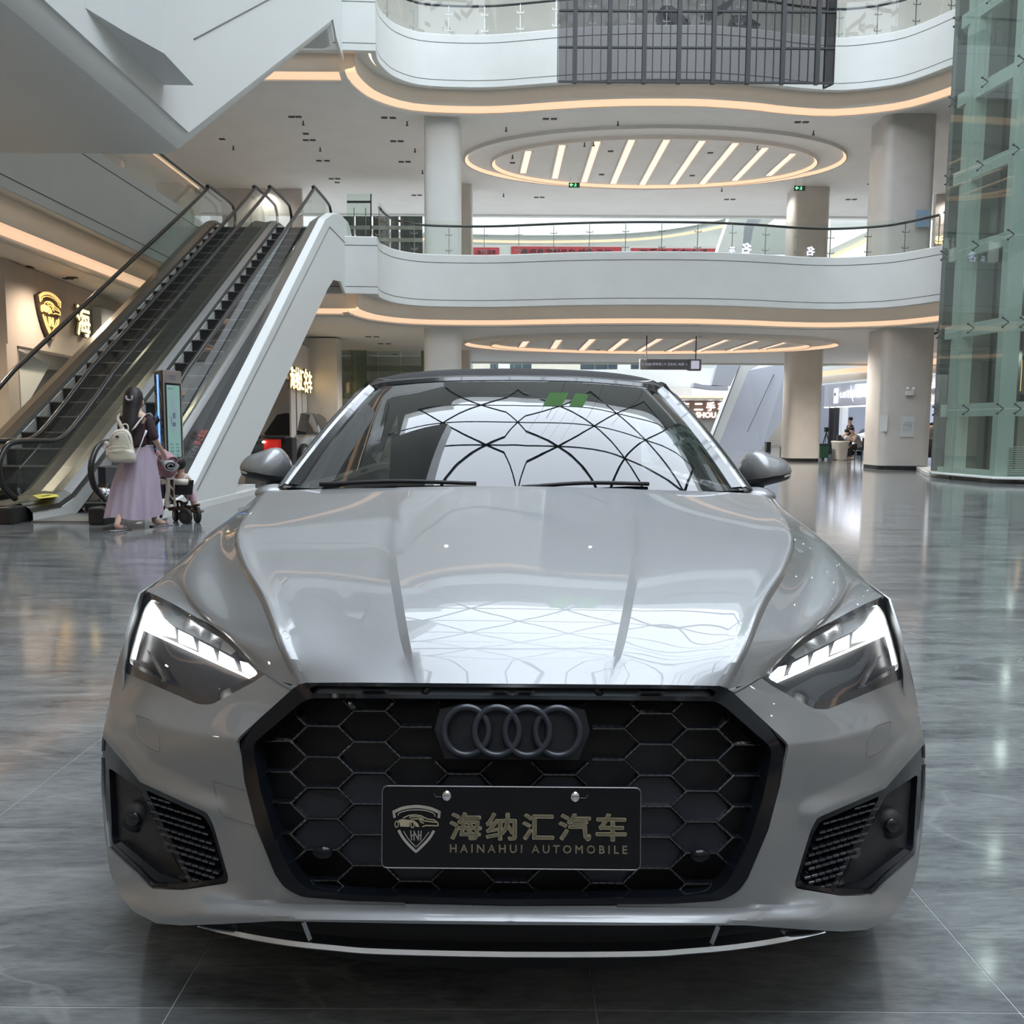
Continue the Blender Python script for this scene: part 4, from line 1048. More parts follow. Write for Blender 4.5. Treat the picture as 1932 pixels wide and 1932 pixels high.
# outer side cladding of the right unit: panel, white edge and joint
side = PX
xs = -4.40
poly = [V((xs, 9.9, 0)), PX(352,930,xs), PX(368,905,xs), PX(612,414,xs), PX(626,404,xs), PX(640,404,xs), PX(655,420,xs), PX(662,445,xs), V((xs, front[0].y+.3, ZT[0])), V((xs, front[0].y+.3, ZB[0]-.1)), PX(640,531,xs), PX(627,528,xs), PX(616,545,xs), PX(447,905,xs)]
poly[-1].z = max(.05, poly[-1].z); poly.append(V((xs, poly[-1].y-.25, 0)))
vs, fs = cdt([(p.y, p.z) for p in poly], (), .6)
cl = MB().add([V((xs, p.x, p.y)) for p in vs], fs).build('side_cladding', whitep, e2); s_ = cl.modifiers.new('s', 'SOLIDIFY'); s_.thickness = .06; s_.offset = 0
tp = [poly[i] for i in range(1, 8)]
MB().loft([[p + V((.02, 0, .0)) for p in tp], [p + V((-.13, 0, .03)) for p in tp], [p + V((-.13, 0, -.05)) for p in tp]], False, False).build('cladding_cap', mat('white_cap', (.78,.80,.78), .3), e2)
MB().loft([[p + V((-.13, 0, .0)) for p in tp[1:]], [p + V((-.34, .0, -.06)) for p in tp[1:]]], False, False).build('cladding_shelf', metal_g, e2)
jl = [PX(372,925,xs+.035), PX(622,428,xs+.035), PX(655,462,xs+.035)]
MB().tube(jl, .008, 5).build('cladding_joint', groove, e2)
un = [poly[-2], PX(616,545,xs), PX(627,528,xs)]
MB().loft([[p for p in un], [p + V((-.10, 0, -.10)) for p in un], [p + V((-.35, 0, -.14)) for p in un], [p + V((-3.0, 0, -.14)) for p in un]], False, False).build('truss_soffit', whitep, e2, True)
# floor plinth beside it (stepped)
b = MB(); b.box((-5.0, 10.0, 0), (-4.36, 14.6, .09)).box((-5.0, 10.1, .09), (-4.40, 14.5, .17)).build('plinth', white, e2)
# notice plate
yn = MB().add([PZ(64,940,.28), PZ(106,929,.28), PZ(112,934,.28), PZ(73,942,.28)], [[0,1,2,3]])
c = V((-6.3, 10.9, .0))
q = [PZ(62,935,.265), PZ(74,941,.265), PZ(112,937,.265), PZ(101,929,.265)]
nt2 = MB().prism([p for p in q], (0,0,.004)).build('notice', mat('notice_yellow', (.75,.66,.10), .5)); tag(nt2, 'yellow notice sticker on the dark deck at the foot of the left escalator', 'notice')
text('notice_lettering', '注意安全', blackm, nt2, (q[0]+q[2])/2 + V((0,0,.006)), (q[3]-q[0]), V((0,1,0)), .1, .28, .002)
# red and grey warning lettering on the shelf
pa = PX(366,868,xs-.10); pb = PX(388,806,xs-.10)
dd = (V((0, 1, TA))).normalized()
text('warning_lettering', '禁止翻越', mat('warning_red', (.45,.12,.10), .5), e2, PX(379,825,-4.62), dd, V((-1,0,.25)), .12, .42, .004)
text('warning_lettering', '小心夹脚', mat('warning_grey', (.2,.2,.2), .5), e2, PX(365,852,-4.62), dd, V((-1,0,.25)), .10, .36, .004)
# ================================================================== UPPER ESCALATOR crossing at top left
up_ = empty('escalator', (0,0,0), 0, 'white clad escalator crossing overhead at top left towards the upper gallery', 'escalator')
v0 = PX(352,250,xs); v1 = PX(626,36,xs); v2 = PX(655,78,xs); h0 = PX(200,93,xs)
yend = front[0].y + .2; dz = 1.55
sl = (v1.z-v0.z)/(v1.y-v0.y)
ptop = V((xs, v0.y-1.2, v0.z+dz-.35)); 
poly = [V((xs, 5.2, v0.z)), v0, v1, V((xs, v1.y+.35, v1.z-.25)), V((xs, yend, v1.z-.45)), V((xs, yend, ZT[1]+.1)), V((xs, v1.y+.5, v1.z+dz+.1)), V((xs, v0.y-.9, v0.z+dz-.35)), V((xs, 5.2, v0.z+dz-.35))]
vs, fs = cdt([(p.y, p.z) for p in poly], (), .8)
cl = MB().add([V((xs, p.x, p.y)) for p in vs], fs).build('side_cladding', whitep, up_); s_ = cl.modifiers.new('s', 'SOLIDIFY'); s_.thickness = .06; s_.offset = 0
un = [poly[0], v0, v1, poly[3]]
ring = []
for dx, dzz in ((0,.02),(-.03,-.10),(-.12,-.22),(-.28,-.28),(-3.02,-.28)):
    off_ = [V((dx, 0, dzz)), V((dx, .0, dzz)), V((dx, .0, dzz)), V((dx, 0, dzz))]
    ring.append([p + o_ for p, o_ in zip(un, off_)])
MB().loft(ring, False, False).build('truss_soffit', whitep, up_, True).modifiers.new('e', 'EDGE_SPLIT').split_angle = R(24)
ja = v0 + V((.035, -.2, dz-.35)); 
MB().tube([PX(366,74,xs+.035), PX(505,0,xs+.035), PX(505,0,xs+.035)+V((0,3,3*sl))], .01, 5).build('cladding_joint', groove, up_)
gl0 = PX(364,28,xs-.1); 
MB().loft([[gl0 + V((0,-.6,-.35)), gl0 + V((0,9,9*sl))], [gl0 + V((0,-.6,.5)), gl0 + V((0,9,9*sl+.9))]], False, False).build('balustrade_glass', glass_g, up_)
MB().tube([gl0 + V((0,-.6,.5)), gl0 + V((0,9,9*sl+.9))], .035, 8).build('handrail', rail_m, up_, True)
MB().bar(gl0 + V((-.02,-.6,-.35)), gl0 + V((-.02,9,9*sl)), .05, .12).build('deck_trim', metal_dk, up_)
MB().box((-7.4, 5.2, v0.z+.1), (xs-.05, v0.y-.2, v0.z+.3)).build('landing_floor', metal_g, up_)
# overhanging landing box nearer the camera
zb_ = v0.z + .30
bx = [PZ(x, y, zb_) for x, y in ((366,161),(310,101),(236,60),(120,-10),(-160,-160),(-420,85),(190,85),(265,160))]
plf = empty('landing_platform', (0,0,0), 0, 'white faceted landing platform jutting out at the top left corner', 'platform')
poly_ = [(p.x, p.y) for p in bx]
MB().prism([V((x, y, zb_)) for x, y in poly_], (0,0,3.2)).build('platform_body', whitep, plf)
# ================================================================== LEFT SHOPFRONT
shopw = noise_var(mat('shopfront_wall', (.55, .49, .43), .6), 3, .04)
A = PZ(28,494,4.15); Bq = PZ(262,584,4.15)
wd = (Bq-A).normalized(); wn = V((wd.y, -wd.x, 0))
def onw(px, py, off=0.0):
    """point of the sign wall under a picture point"""
    d = ray(px, py); o = V((0,0,H)); t = (A-o).dot(wn)/d.dot(wn); return o + d*t + wn*off
zo = onw(100, 665).z
b = MB(); A0 = A - wd*.4; B0 = Bq + wd*5
b.prism([V((A0.x,A0.y,zo)), V((B0.x,B0.y,zo)), V((B0.x,B0.y,ZC[0]-.01)), V((A0.x,A0.y,ZC[0]-.01))], -wn*.3)
sw = struct(b.build('wall_left', shopw))
# portal below the sign and shop interior
b = MB(); 
for px0, px1 in ((30, 36),):
    p = onw(px0, 700); b.prism([V((p.x-wd.x*.3,p.y-wd.y*.3,0)), V((p.x+wd.x*.08,p.y+wd.y*.08,0)), V((p.x+wd.x*.08,p.y+wd.y*.08,zo)), V((p.x-wd.x*.3,p.y-wd.y*.3,zo))], -wn*.3)
struct(b.build('trim_2', shopw))
pcol = empty('column', (0,0,0), 0, 'brown column at the far left edge beside the golden shield sign', 'column')
q0 = PZ(-60, 480, 4.15); q1 = PZ(24, 493, 4.15)
MB().prism([V((q0.x,q0.y,0)), V((q1.x,q1.y,0)), V((q1.x-.1,q1.y+.22,0)), V((q0.x-.2,q0.y+.22,0))], (0,0,4.14)).build('shaft', mat('brown_stone', (.30,.26,.23), .4), pcol)
# interior: pale back wall, leaning white panel, dark louvre
ib = -wn*2.2
struct(MB().prism([V((A0.x,A0.y,0))+ib, V((B0.x,B0.y,0))+ib, V((B0.x,B0.y,4.1))+ib, V((A0.x,A0.y,4.1))+ib], -wn*.1).build('wall_left', grey_shop))
wp_ = [onw(48,655,-.25), onw(80,665,-.25), onw(118,688,-.25), onw(62,790,-.25), onw(32,860,-.25), onw(30,740,-.25)]
pn = MB().prism([wp_[0], wp_[2], wp_[3], wp_[4]], -wn*.05).build('slanted_board', mat('panel_white', (.72,.74,.72), .4)); tag(pn, 'slanted white display panel inside the left shop opening', 'board')
dk = MB().prism([onw(70,692,-.4), onw(160,700,-.4), onw(120,760,-.4), onw(62,805,-.4)], -wn*.05).build('louvre_screen', mat('louvre_dark', (.12,.12,.12), .5)); tag(dk, 'dark louvred screen behind the white display panel', 'screen')
# golden sign on the wall
goldl = mat('gold_sign_light', (.9,.6,.2), .4, emit=(1.0,.58,.20), estr=.95)
goldp = mat('cream_sign_light', (1,.9,.6), .4, emit=(1.0,.80,.46), estr=1.05)
signb = mat('sign_dark_brown', (.05,.035,.02), .4)
rw = wd; uw = V((0,0,1))
sc_ = empty('shield_sign', (0,0,0), 0, 'glowing golden shield emblem with a car on the left shopfront wall', 'sign')
e0 = onw(86, 596, .10); hh = (onw(86,550).z - onw(86,643).z)
emblem('emblem', goldl, goldl, sc_, e0, rw, uw, hh*.95, .012)
bk = [(-.5,.36),(-.3,.44),(0,.48),(.3,.44),(.5,.36),(.44,.1),(.34,-.1),(.2,-.32),(0,-.5),(-.2,-.32),(-.34,-.1),(-.44,.1)]
MB().prism([onw(86,596,.02)+rw*(x*hh*.98)+uw*(y*hh*.98) for x, y in bk], wn*.06).build('sign_back', signb, sc_)
for ch, px, py, cw in (('海', 147, 611, 50), ('纳', 190, 619, 50), ('汇', 236, 630, 52)):
    p = onw(px, py, .12); q0 = onw(px-18, py, .1); q1 = onw(px+18, py, .1); wch = (q1-q0).length*.98
    t_ = text('letter_'+{'海':'sea','纳':'receive','汇':'gather'}[ch], ch, goldp, sc_, p, rw, uw, 1.0, (onw(px,py-34).z-onw(px,py+34).z)*.86, .015, .012)
    text('letter_back', ch, signb, t_, p - wn*.05, rw, uw, 1.0, (onw(px,py-34).z-onw(px,py+34).z)*.90, .03, .03)
# ================================================================== SHOPS BEYOND THE ESCALATOR (left of car roof)
def wallseg(name, p, q, z0, z1, m, t=.2, parent=None):
    p = V(p); q = V(q); d = (q-p).normalized(); n = V((-d.y, d.x, 0))*t
    o = MB().prism([V((p.x,p.y,z0)), V((q.x,q.y,z0)), V((q.x,q.y,z1)), V((p.x,p.y,z1))], n).build(name, m, parent)
    return o
# fascia with the small glowing lettering
Sa = PY(470, 690, 22.5); Sb = PY(584, 690, 30.0)
def plane_pts(a, b):
    a = V((a.x, a.y, 0)); b = V((b.x, b.y, 0)); d = (b-a).normalized(); n = V((d.y, -d.x, 0))
    def f(px, py, off=0.0):
        r_ = ray(px, py); o = V((0,0,H)); t = (a-o).dot(n)/r_.dot(n); return o + r_*t + n*off
    return f, d, n, a, b
f1_, d1, n1, a1, b1 = plane_pts(PY(490,700,21.5), PY(585,700,28.5))
zlo = f1_(545, 742).z; zlo = 2.55
struct(wallseg('wall_left', a1 - d1*2, b1, zlo, 3.75, mat('sign_band', (.60,.55,.52), .5), .3))
s1 = empty('shop_sign', (0,0,0), 0, 'small glowing cream lettering above the shop left of the car roof', 'sign')
for k, (ch, px) in enumerate(zip('海纳汇名车', (547, 556.5, 564.5, 573, 580.5))):
    p = f1_(px, 716 + k*2.2, .08); wch = (f1_(px-4.2, 720)-f1_(px+4.2, 720)).length*1.0
    t_ = text('letter', ch, goldp, s1, p, d1, uw, 1.0, .66, .015, .02)
    text('letter_back', ch, signb, t_, p - n1*.05 + d1*.03, d1, uw, 1.0, .70, .02, .03)
f2_, d2, n2, a2, b2 = plane_pts(PY(601,700,31), PY(628,700,34))
struct(wallseg('wall_left', a2, b2 + d2*1.2, 2.4, 3.75, mat('sign_band'), .3))
s2 = empty('shop_sign', (0,0,0), 0, 'glowing lettering partly behind the glass lift left of the car roof', 'sign')
for ch, px in (('海', 614), ('纳', 624.5)):
    text('letter', ch, goldp, s2, f2_(px, 728 + (px-614)*.3, .08), d2, uw, 1.0, .66, .015, .02)
# shop interior walls
struct(wallseg('wall_left', a1 - d1*2 - n1*3, b1 - n1*3, 0, 3.8, grey_shop, .2))
struct(MB().box((b1.x-.1, b1.y, 0), (b1.x+.9, b1.y+.8, 4.1)).build('trim_3', beige))
struct(MB().box((-14, 35.5, 0), (a2.x+3.2, 35.8, 4.1)).build('wall_left', wallp))
for px in (563, 575):
    p = f1_(px, 800); MB
dr = empty('door_1', (0,0,0)); dr['kind'] = 'structure'
for k, px in enumerate((556, 567, 577)):
    p = f1_(px, 800, -.1); q = f1_(px+9, 800, -.1); p.z = q.z = 0
    MB().prism([p, q, q + V((0,0,2.5)), p + V((0,0,2.5))], -n1*.05).build('door_leaf', mat('door_white', (.55,.55,.55), .4), dr)
    MB().prism([q, q + d1*.12, q + d1*.12 + V((0,0,2.5)), q + V((0,0,2.5))], -n1*.06).build('door_edge', blackm, dr)
# grey car parked in that shop, only its tail shows
def simple_car(name, lab, loc, rz, col, L_=4.5, W=1.8, Hh=1.42, group=None, lights=False, hood_open=False, roof=True):
    t = empty(name, (0,0,0), 0, lab, 'car', group)
    M = Matrix.Translation(V(loc)) @ Matrix.Rotation(rz, 4, 'Z')
    m_ = mat('paint_%02d%02d%02d' % tuple(int(c*99) for c in col), col, .25, .3, coat=1)
    sec = [(-L_/2, .35, .62, .62), (-L_/2+.12, .22, .72, .80), (-L_/2+.7, .20, .80, .93), (-L_/2+1.25, .2, .92, .97), (0, .2, .95, 1.0), (L_/2-1.1, .2, .96, 1.0), (L_/2-.2, .25, .93, .93), (L_/2, .40, .80, .80)]
    rg = []
    for x, zl, zh, wf in sec:
        w_ = W/2*wf; rg.append([M @ V((x, sy*w_*k, z)) for sy, k, z in ((1,.82,zl),(1,1,zl+.15),(1,1.0,(zl+zh)/2+.05),(1,.94,zh-.06),(1,.8,zh),(-1,.8,zh),(-1,.94,zh-.06),(-1,1,(zl+zh)/2+.05),(-1,1,zl+.15),(-1,.82,zl))])
    bd_ = MB().loft(rg).build('body', m_, t, True); bd_.modifiers.new('e', 'EDGE_SPLIT').split_angle = R(35)
    sec = [(-L_/2+1.35, .90, .78, .93), (-L_/2+2.05, Hh-.04, .62, .90), (.55, Hh, .62, .92), (L_/2-1.15, Hh-.12, .60, .95), (L_/2-.45, .95, .66, .93)]
    rg = []
    for x, zh, wt, zb__ in sec:
        rg.append([M @ V((x, a*W/2, z)) for a, z in ((.84,zb__-.05),(wt,zh),(wt*.6,zh+.02),(-wt*.6,zh+.02),(-wt,zh),(-.84,zb__-.05))])
    MB().loft(rg).build('cabin_glass', mat('car_glass_dark', (.015,.018,.02), .05, coat=1), t, True).modifiers.new('e', 'EDGE_SPLIT').split_angle = R(30)
    rf = MB().loft([[M @ V((x, a*W/2, z+.015)) for a, z in ((.60,zh-.03),(.4,zh+.02),(-.4,zh+.02),(-.60,zh-.03))] for x, zh in ((-L_/2+2.05,Hh-.04),(.55,Hh),(L_/2-1.15,Hh-.12))], False, False).build('roof', m_ if roof else topm, t, True); rf.modifiers.new('s','SOLIDIFY').thickness = .02
    for x in (-L_/2+.85, L_/2-.85):
        for sy in (-1, 1):
            c_ = M @ V((x, sy*(W/2-.10), .33)); a_ = (M.to_3x3() @ V((0, sy, 0)))
            w_ = MB().cyl(c_ - a_*.1, c_ + a_*.115, .33, 24).build('wheel', rubber, t, True); w_.modifiers.new('e','EDGE_SPLIT').split_angle = R(30)
            MB().cyl(c_ + a_*.10, c_ + a_*.122, .22, 20).build('hub_cap', satin, w_)
    for sy in (-1, 1):
        MB().ell(M @ V((-L_/2+.28, sy*W*.36, .62)), .14, .15, .07, 12, 8, M.to_3x3()).build('headlight', mat('headlight_glass', (.5,.52,.55), .1, .5), t, True)
        MB().ell(M @ V((L_/2-.06, sy*W*.36, .72)), .06, .20, .07, 12, 8, M.to_3x3()).build('tail_light', mat('tail_red', (.5,.01,.01), .2, emit=(1,.03,.02), estr=2.0 if lights else .25), t, True)
        MB().ell(M @ V((-L_/2+1.5, sy*(W/2+.08), .98)), .06, .09, .06, 10, 6, M.to_3x3()).build('side_mirror', m_, t, True)
    MB().prism([M @ V((-L_/2-.005, y, z)) for y, z in ((.45,.25),(-.45,.25),(-.38,.42),(.38,.42))], M.to_3x3() @ V((.03,0,0))).build('air_intake', blackm, t)
    return t
g0 = PY(543, 850, 24.5)
simple_car('grey_car', 'grey car parked inside the shop just above the left door mirror', (g0.x-.5, 27.5, 0), R(80), (.16,.18,.19), Hh=1.6)
g1 = PY(512, 838, 22.0)
# scooter-like red lamp cluster
bin_ = empty('red_cart', (0,0,0), 0, 'red and black cart with a lit lamp beside the white escalator cladding', 'cart')
gx = PY(513, 834, 18.8)
MB().box((gx.x-.16, 18.7, .35), (gx.x+.16, 19.1, gx.z+.06)).build('cart_body', mat('cart_red', (.55,.02,.03), .35, emit=(1,.05,.03), estr=.25), bin_, bevel=.03)
MB().box((gx.x-.16, 18.66, gx.z+.06), (gx.x+.34, 19.1, gx.z+.13)).box((gx.x+.2, 18.8, .2), (gx.x+.45, 19.2, gx.z+.10)).build('cart_seat', blackm, bin_, bevel=.02)
lx_ = PY(497.5, 834, 18.65)
MB().ell(lx_, .04, .03, .025).build('cart_lamp', mat('cart_lamp_light', (1,.5,.4), .3, emit=(1,.75,.6), estr=6), bin_, True)
for dx in (-.08, .12): MB().cyl((gx.x+dx, 18.75, .18), (gx.x+dx, 18.95, .18), .18, 20).build('cart_wheel', rubber, bin_)
# ================================================================== GREENISH GLASS LIFT behind the roof at left
lf = empty('glass_lift', (0,0,0), 0, 'green tinted glass lift shaft behind the car roof at left', 'lift')
gs = mat('lift_green_steel', (.30,.33,.27), .5)
X0 = PY(628, 700, 33.5).x; X1 = PY(800, 700, 33.5).x
for px in (629, 668, 800): x = PY(px, 700, 33.5).x; MB().box((x-.12 if px > 640 else x, 33.5, 0), (x+.5 if px > 640 else x+.15, 34, ZC[0])).build('lift_post', gs, lf)
for z in (1.0, 2.3, 3.35): MB().box((X0, 33.45, z), (X1, 33.7, z+.22)).build('lift_beam', gs, lf)
for k in range(4):
    xa_ = X0 + (X1-X0)*k/4; MB().box((xa_+.02, 33.42, 0.02), (xa_+(X1-X0)/4-.02, 33.44, ZC[0]-.03)).build('lift_glass', glass_g, lf)
# ================================================================== RIGHT GLASS LIFT TOWER
gsr = mat('lift_frame_green', (.50,.56,.52), .45)
lt = empty('glass_lift', (0,0,0), 0, 'tall green tinted glass lift tower filling the right edge of the picture', 'lift')
cA = PZ(1877, 903, .1); cB = PZ(1757, 893, .1); cA.z = cB.z = 0
cC = cA + V((4.2, -.25, 0)); cD = cC + V((.3, 4.6, 0)); cE = cB + V((3.5, 1.2, 0))
zl = [.12, 1.65, 3.53, 5.40, 7.18, 9.0, 10.8, 12.6, 14.4, 16.2, 18.0, 19.8]
ztop = 21.0
dAB = (cB-cA).normalized(); dAC = (cC-cA).normalized(); nAB = V((dAB.y, -dAB.x, 0)); 
if nAB.x > 0: nAB = -nAB
inn_off = V((.18, .22, 0))
def post(p, w_=.32, d_=.2, nm='lift_post'): return MB().box((p.x-w_/2, p.y-d_/2, 0), (p.x+w_/2, p.y+d_/2, ztop)).build(nm, gsr, lt, bevel=.01)
post(cA + V((.24, .22, 0)), .34, .3); post(cA.lerp(cB, .80) + V((.30,.05,0)), .28, .5); post(cB + V((.22, -.10, 0)) - dAB*.35, .2); post(cC); post(cD); post(cE)
for z in zl:
    MB().bar(cA + V((.2, .22, z)), cB + V((.2, .0, z)), .12, .30).build('lift_beam', gsr, lt)
    MB().bar(cA + V((.2, .22, z)), cC + V((0, .22, z)), .12, .32).build('lift_beam', gsr, lt)
for a, b_ in zip(zl, zl[1:] + [ztop]):
    for p, q, n_ in ((cA, cB, 2), (cA, cC, 3)):
        for k in range(n_):
            u_ = p.lerp(q, k/n_); w_ = p.lerp(q, (k+1)/n_); g_ = (w_-u_).normalized()*.008
            MB().prism([u_ + g_ + V((0,0,a+.01)), w_ - g_ + V((0,0,a+.01)), w_ - g_ + V((0,0,b_-.01)), u_ + g_ + V((0,0,b_-.01))], V((.012,.012,0))).build('lift_glass', glass_g, lt)
    for p in (cA, cA.lerp(cB, .5), cB, cA.lerp(cC, .09)):
        o = p + V((0,0,b_)); s_ = MB()
        s_.bar(o + V((-.06,-.03,.10)), o + V((.07,-.05,0)), .02).bar(o + V((.07,-.05,0)), o + V((-.05,-.03,-.10)), .02).ell(o + V((-.06,-.03,.10)), .03, .02, .03, 8, 6).ell(o + V((-.05,-.03,-.10)), .03, .02, .03, 8, 6)
        s_.build('glass_clamp', dsteel, lt)
# things inside the tower: dark hoist way panels, landing doors, warm lit cabin band
MB().prism([cB + V((.25,.35,0)), cC + V((1.0,4.2,0)), cC + V((1.0,4.4,0)), cB + V((.25,.55,0))], (0,0,ztop)).build('shaft_wall', mat('shaft_green_grey', (.13,.145,.135), .6), lt)
for k, (dx, dy) in enumerate(((.9,1.0),(1.5,1.0),(2.2,.8),(2.9,.9))):
    MB().box((cA.x+dx, cA.y+dy+1, 0), (cA.x+dx+.12, cA.y+dy+1.15, ztop)).build('guide_rail', mat('guide_dark', (.05,.055,.05), .5), lt)
warmp = mat('warm_lit_panel', (.8,.55,.3), .5, emit=(1.0,.55,.22), estr=.75)
Yc = cA.y + 3.2
def lc(px, py, y=None): return PY(px, py, y or Yc)
for px0, px1, py0, py1 in ((1835,1841,684,733),(1844,1849,684,733),(1853,1858,684,733),(1897,1905,674,736),(1911,1915,672,736),(1919,1930,670,738),(1940,1950,670,738)):
    a_ = lc(px0, py1); b2_ = lc(px1, py0); MB().box((a_.x, Yc, a_.z), (b2_.x, Yc+.05, b2_.z)).build('lit_slat', warmp, lt)
a_ = lc(1826, 740); b2_ = lc(1990, 680); MB().box((a_.x, Yc+.1, a_.z-.05), (b2_.x, Yc+.2, b2_.z+.05)).build('cabin_back', mat('cabin_brown', (.16,.10,.05), .5), lt)
for z in (a_.z-.1, b2_.z+.06): MB().box((a_.x-.1, Yc-.1, z-.05), (b2_.x, Yc+.25, z+.05)).build('cabin_rail', blackm, lt)
for k in range(14): MB().box((cA.x+.30, cA.y+.02, .15+k*.05), (cA.x+1.6, cA.y+.05, .165+k*.05)).build('vent_slat', gsr, lt)
for z in (1.5, 3.4, 5.3, 8.0, 11.0): spot((cA.x+1.6, cA.y+1.8, z+1.6), 55, (.92,1,.95), 170)  # unseen spots added to brighten the shaft interior
kb = MB(); 
kb.prism([PZ(1746,898,.0), PZ(1872,910,.0), PZ(2150,916,.0), PZ(2150,880,0)+V((0,3,0)), PZ(1760,890,0)+V((0,1,0))], (0,0,.10)).build('kerb', mat('kerb_white', (.75,.76,.74), .35), lt, bevel=.01)
kb2 = MB().prism([PZ(1758,894,.1), PZ(1873,904,.1), PZ(2150,910,.1), PZ(2150,880,.1)+V((0,3,0)), PZ(1775,888,.1)+V((0,1,0))], (0,0,.04)).build('kerb_step', mat('kerb_white'), lt, bevel=.005)
# curtain of the glazed office beyond, right of the tower's lower part is the shop
# ================================================================== HANGING MESH SCREEN
scr = empty('mesh_screen', (0,0,0), 0, 'dark see-through hanging display mesh in front of the upper gallery', 'screen')
Ys = 19.0
def hs(px, py): return PY(px, py, Ys)
tl = hs(1056,-60); tr2 = hs(1577,-60); bl = hs(1053,152); br_ = hs(1572,161)
dark = glassy('screen_film', (.32,.31,.32), .10, ior=1.08)
zt2 = tl.z + 1.5
xL = bl.x; xR = br_.x; zbS = (bl.z+br_.z)/2
MB().add([(xL,Ys,zbS),(xR,Ys,zbS),(xR,Ys,zt2),(xL,Ys,zt2)], [[0,1,2,3]]).build('screen_film', dark, scr)
fr_m = mat('screen_frame', (.04,.042,.045), .5)
n_ = 8; 
for k in range(8):
    x = xL + (xR-xL)*(31+k*65.0)/519; MB().box((x-.045, Ys-.08, zbS-.03), (x+.045, Ys+.02, zt2)).build('screen_rib', fr_m, scr)
for k in range(33):
    x = xL + (xR-xL)*(31+k*16.25-32.5)/519.0
    if (k-2) % 4 == 0: continue
    MB().box((x-.008, Ys-.035, zbS), (x+.008, Ys+.01, zt2)).build('screen_wire', fr_m, scr)
for py in (18, 87, 154, -50):
    z = hs(1300, py+ (4 if py < 100 else 2)).z; MB().box((xL, Ys-.04, z-.018), (xR, Ys+.01, z+.018)).build('screen_rail', fr_m, scr)
for k in range(3):
    x = xL + (xR-xL)*(.15+.35*k); MB().tube([V((x, Ys, zt2)), V((x, Ys, 22.5))], .012, 5).build('hanger', fr_m, scr)
MB().loft([[V((xR, Ys, z)), V((xR-.12, Ys+.25, z))] for z in (zbS, zt2)], False, False).build('screen_return', dark, scr)
MB().tube([V((xR-.12, Ys+.25, zbS)), V((xR-.12, Ys+.25, zt2))], .02, 5).tube([V((xR, Ys, zbS)), V((xR-.12, Ys+.25, zbS))], .02, 5).build('return_frame', fr_m, scr)
for k, (x, lab) in enumerate(((1.15, 'left of two green banners hanging high over the car, mirrored in the windshield'), (2.05, 'right of two green banners hanging high over the car, mirrored in the windshield'))):
    hb = empty('hanging_banner', (0,0,0), 0, lab, 'banner', 'green banners over the atrium')
    MB().box((x, 16, 13.2), (x+.62, 16.02, 15.6)).build('banner_cloth', mat('banner_green', (.32,.72,.22), .7), hb)
    MB().tube([V((x-.03, 16.01, 15.6)), V((x+.65, 16.01, 15.6))], .02, 6).build('top_rod', steel, hb)
    for dx in (.05, .57): MB().tube([V((x+dx, 16.01, 15.6)), V((x+dx, 16.01, 24.4))], .006, 4).build('wire', steel, hb)
# ================================================================== FAR ATRIUM
def ribbon_path(pts, n=6): return cr([V(p) for p in pts], n)
def far_gallery(name, lab, path, zt, hgt, depth=9, lip=True):
    t = empty(name, (0,0,0), 0, lab, 'balcony'); 
    n_ = len(path)
    MB().loft([[V((p.x, p.y, z)) for p in path] for z in (zt, zt-hgt)], False, False).build('fascia', white, t, True)
    bk = [p + V((0, .5, 0)) for p in path]; bk2 = [p + V((0, .7, 0)) for p in path]; bk3 = [p + V((0, depth, 0)) for p in path]
    MB().loft([[V((p.x, p.y, zt-hgt)) for p in path], [V((p.x, p.y, zt-hgt+.05)) for p in bk], [V((p.x, p.y, zt-hgt-.25)) for p in bk]], False, False).build('recess', white, t)
    MB().loft([[V((p.x, p.y, zt-hgt-.25)) for p in bk], [V((p.x, p.y, zt-hgt-.38)) for p in bk2]], False, False).build('cove_light', warm, t)
    MB().loft([[V((p.x, p.y, zt-hgt-.40)) for p in bk2], [V((p.x, p.y, zt-hgt-.40)) for p in bk3]], False, False).build('soffit', ceil_m, t)
    MB().loft([[V((p.x, p.y, zt-.1)) for p in path], [V((p.x, p.y, zt-.1)) for p in bk3]], False, False).build('deck', white, t)
    MB().loft([[V((p.x, p.y, zt)) for p in path], [V((p.x, p.y, zt+1.0)) for p in path]], False, False).build('rail_glass', glass, t)
    return t
def gp(pts, z): 
    o = [PZ(x, y, z) for x, y in pts]
    for p in o: p.z = 0
    return o
# second gallery seen through the slot: top edge ~ y 395-405 at z 12
fz = 11.3
fpA = [(760,372),(900,391),(960,400),(1040,404),(1120,404),(1200,402),(1260,394),(1330,380),(1400,352)]
pathA = cr([PY(x, y, 52+ (4 if x < 1200 else 0)) for x, y in fpA], 5)
for p in pathA: p.z = 0
xx = [(-22,54),(-12,56.5),(-4,58),(3,58.2),(9,57),(13,53.5),(15,49),(15.5,44)]
pathA = cr([V((x, y, 0)) for x, y in xx], 8)
zA = PY(1060, 403, 58).z; hA = zA - PY(1060, 442, 58).z
far_gallery('far_balcony', 'bright white curved gallery across the far atrium, seen under the big oval light', pathA, zA, hA, 12)
zB1 = PY(1340, 697, 58).z
far_gallery('far_balcony', 'far white gallery just above the car roof, behind the hanging direction sign', cr([V((x, y, 0)) for x, y in [(-22,54),(-12,56.5),(-4,58),(3,58.2),(9,57.2),(14,55.5),(19,54),(25,53)]], 8), PY(1060,697,58).z, PY(1060,697,58).z-PY(1060,752,58).z, 12)
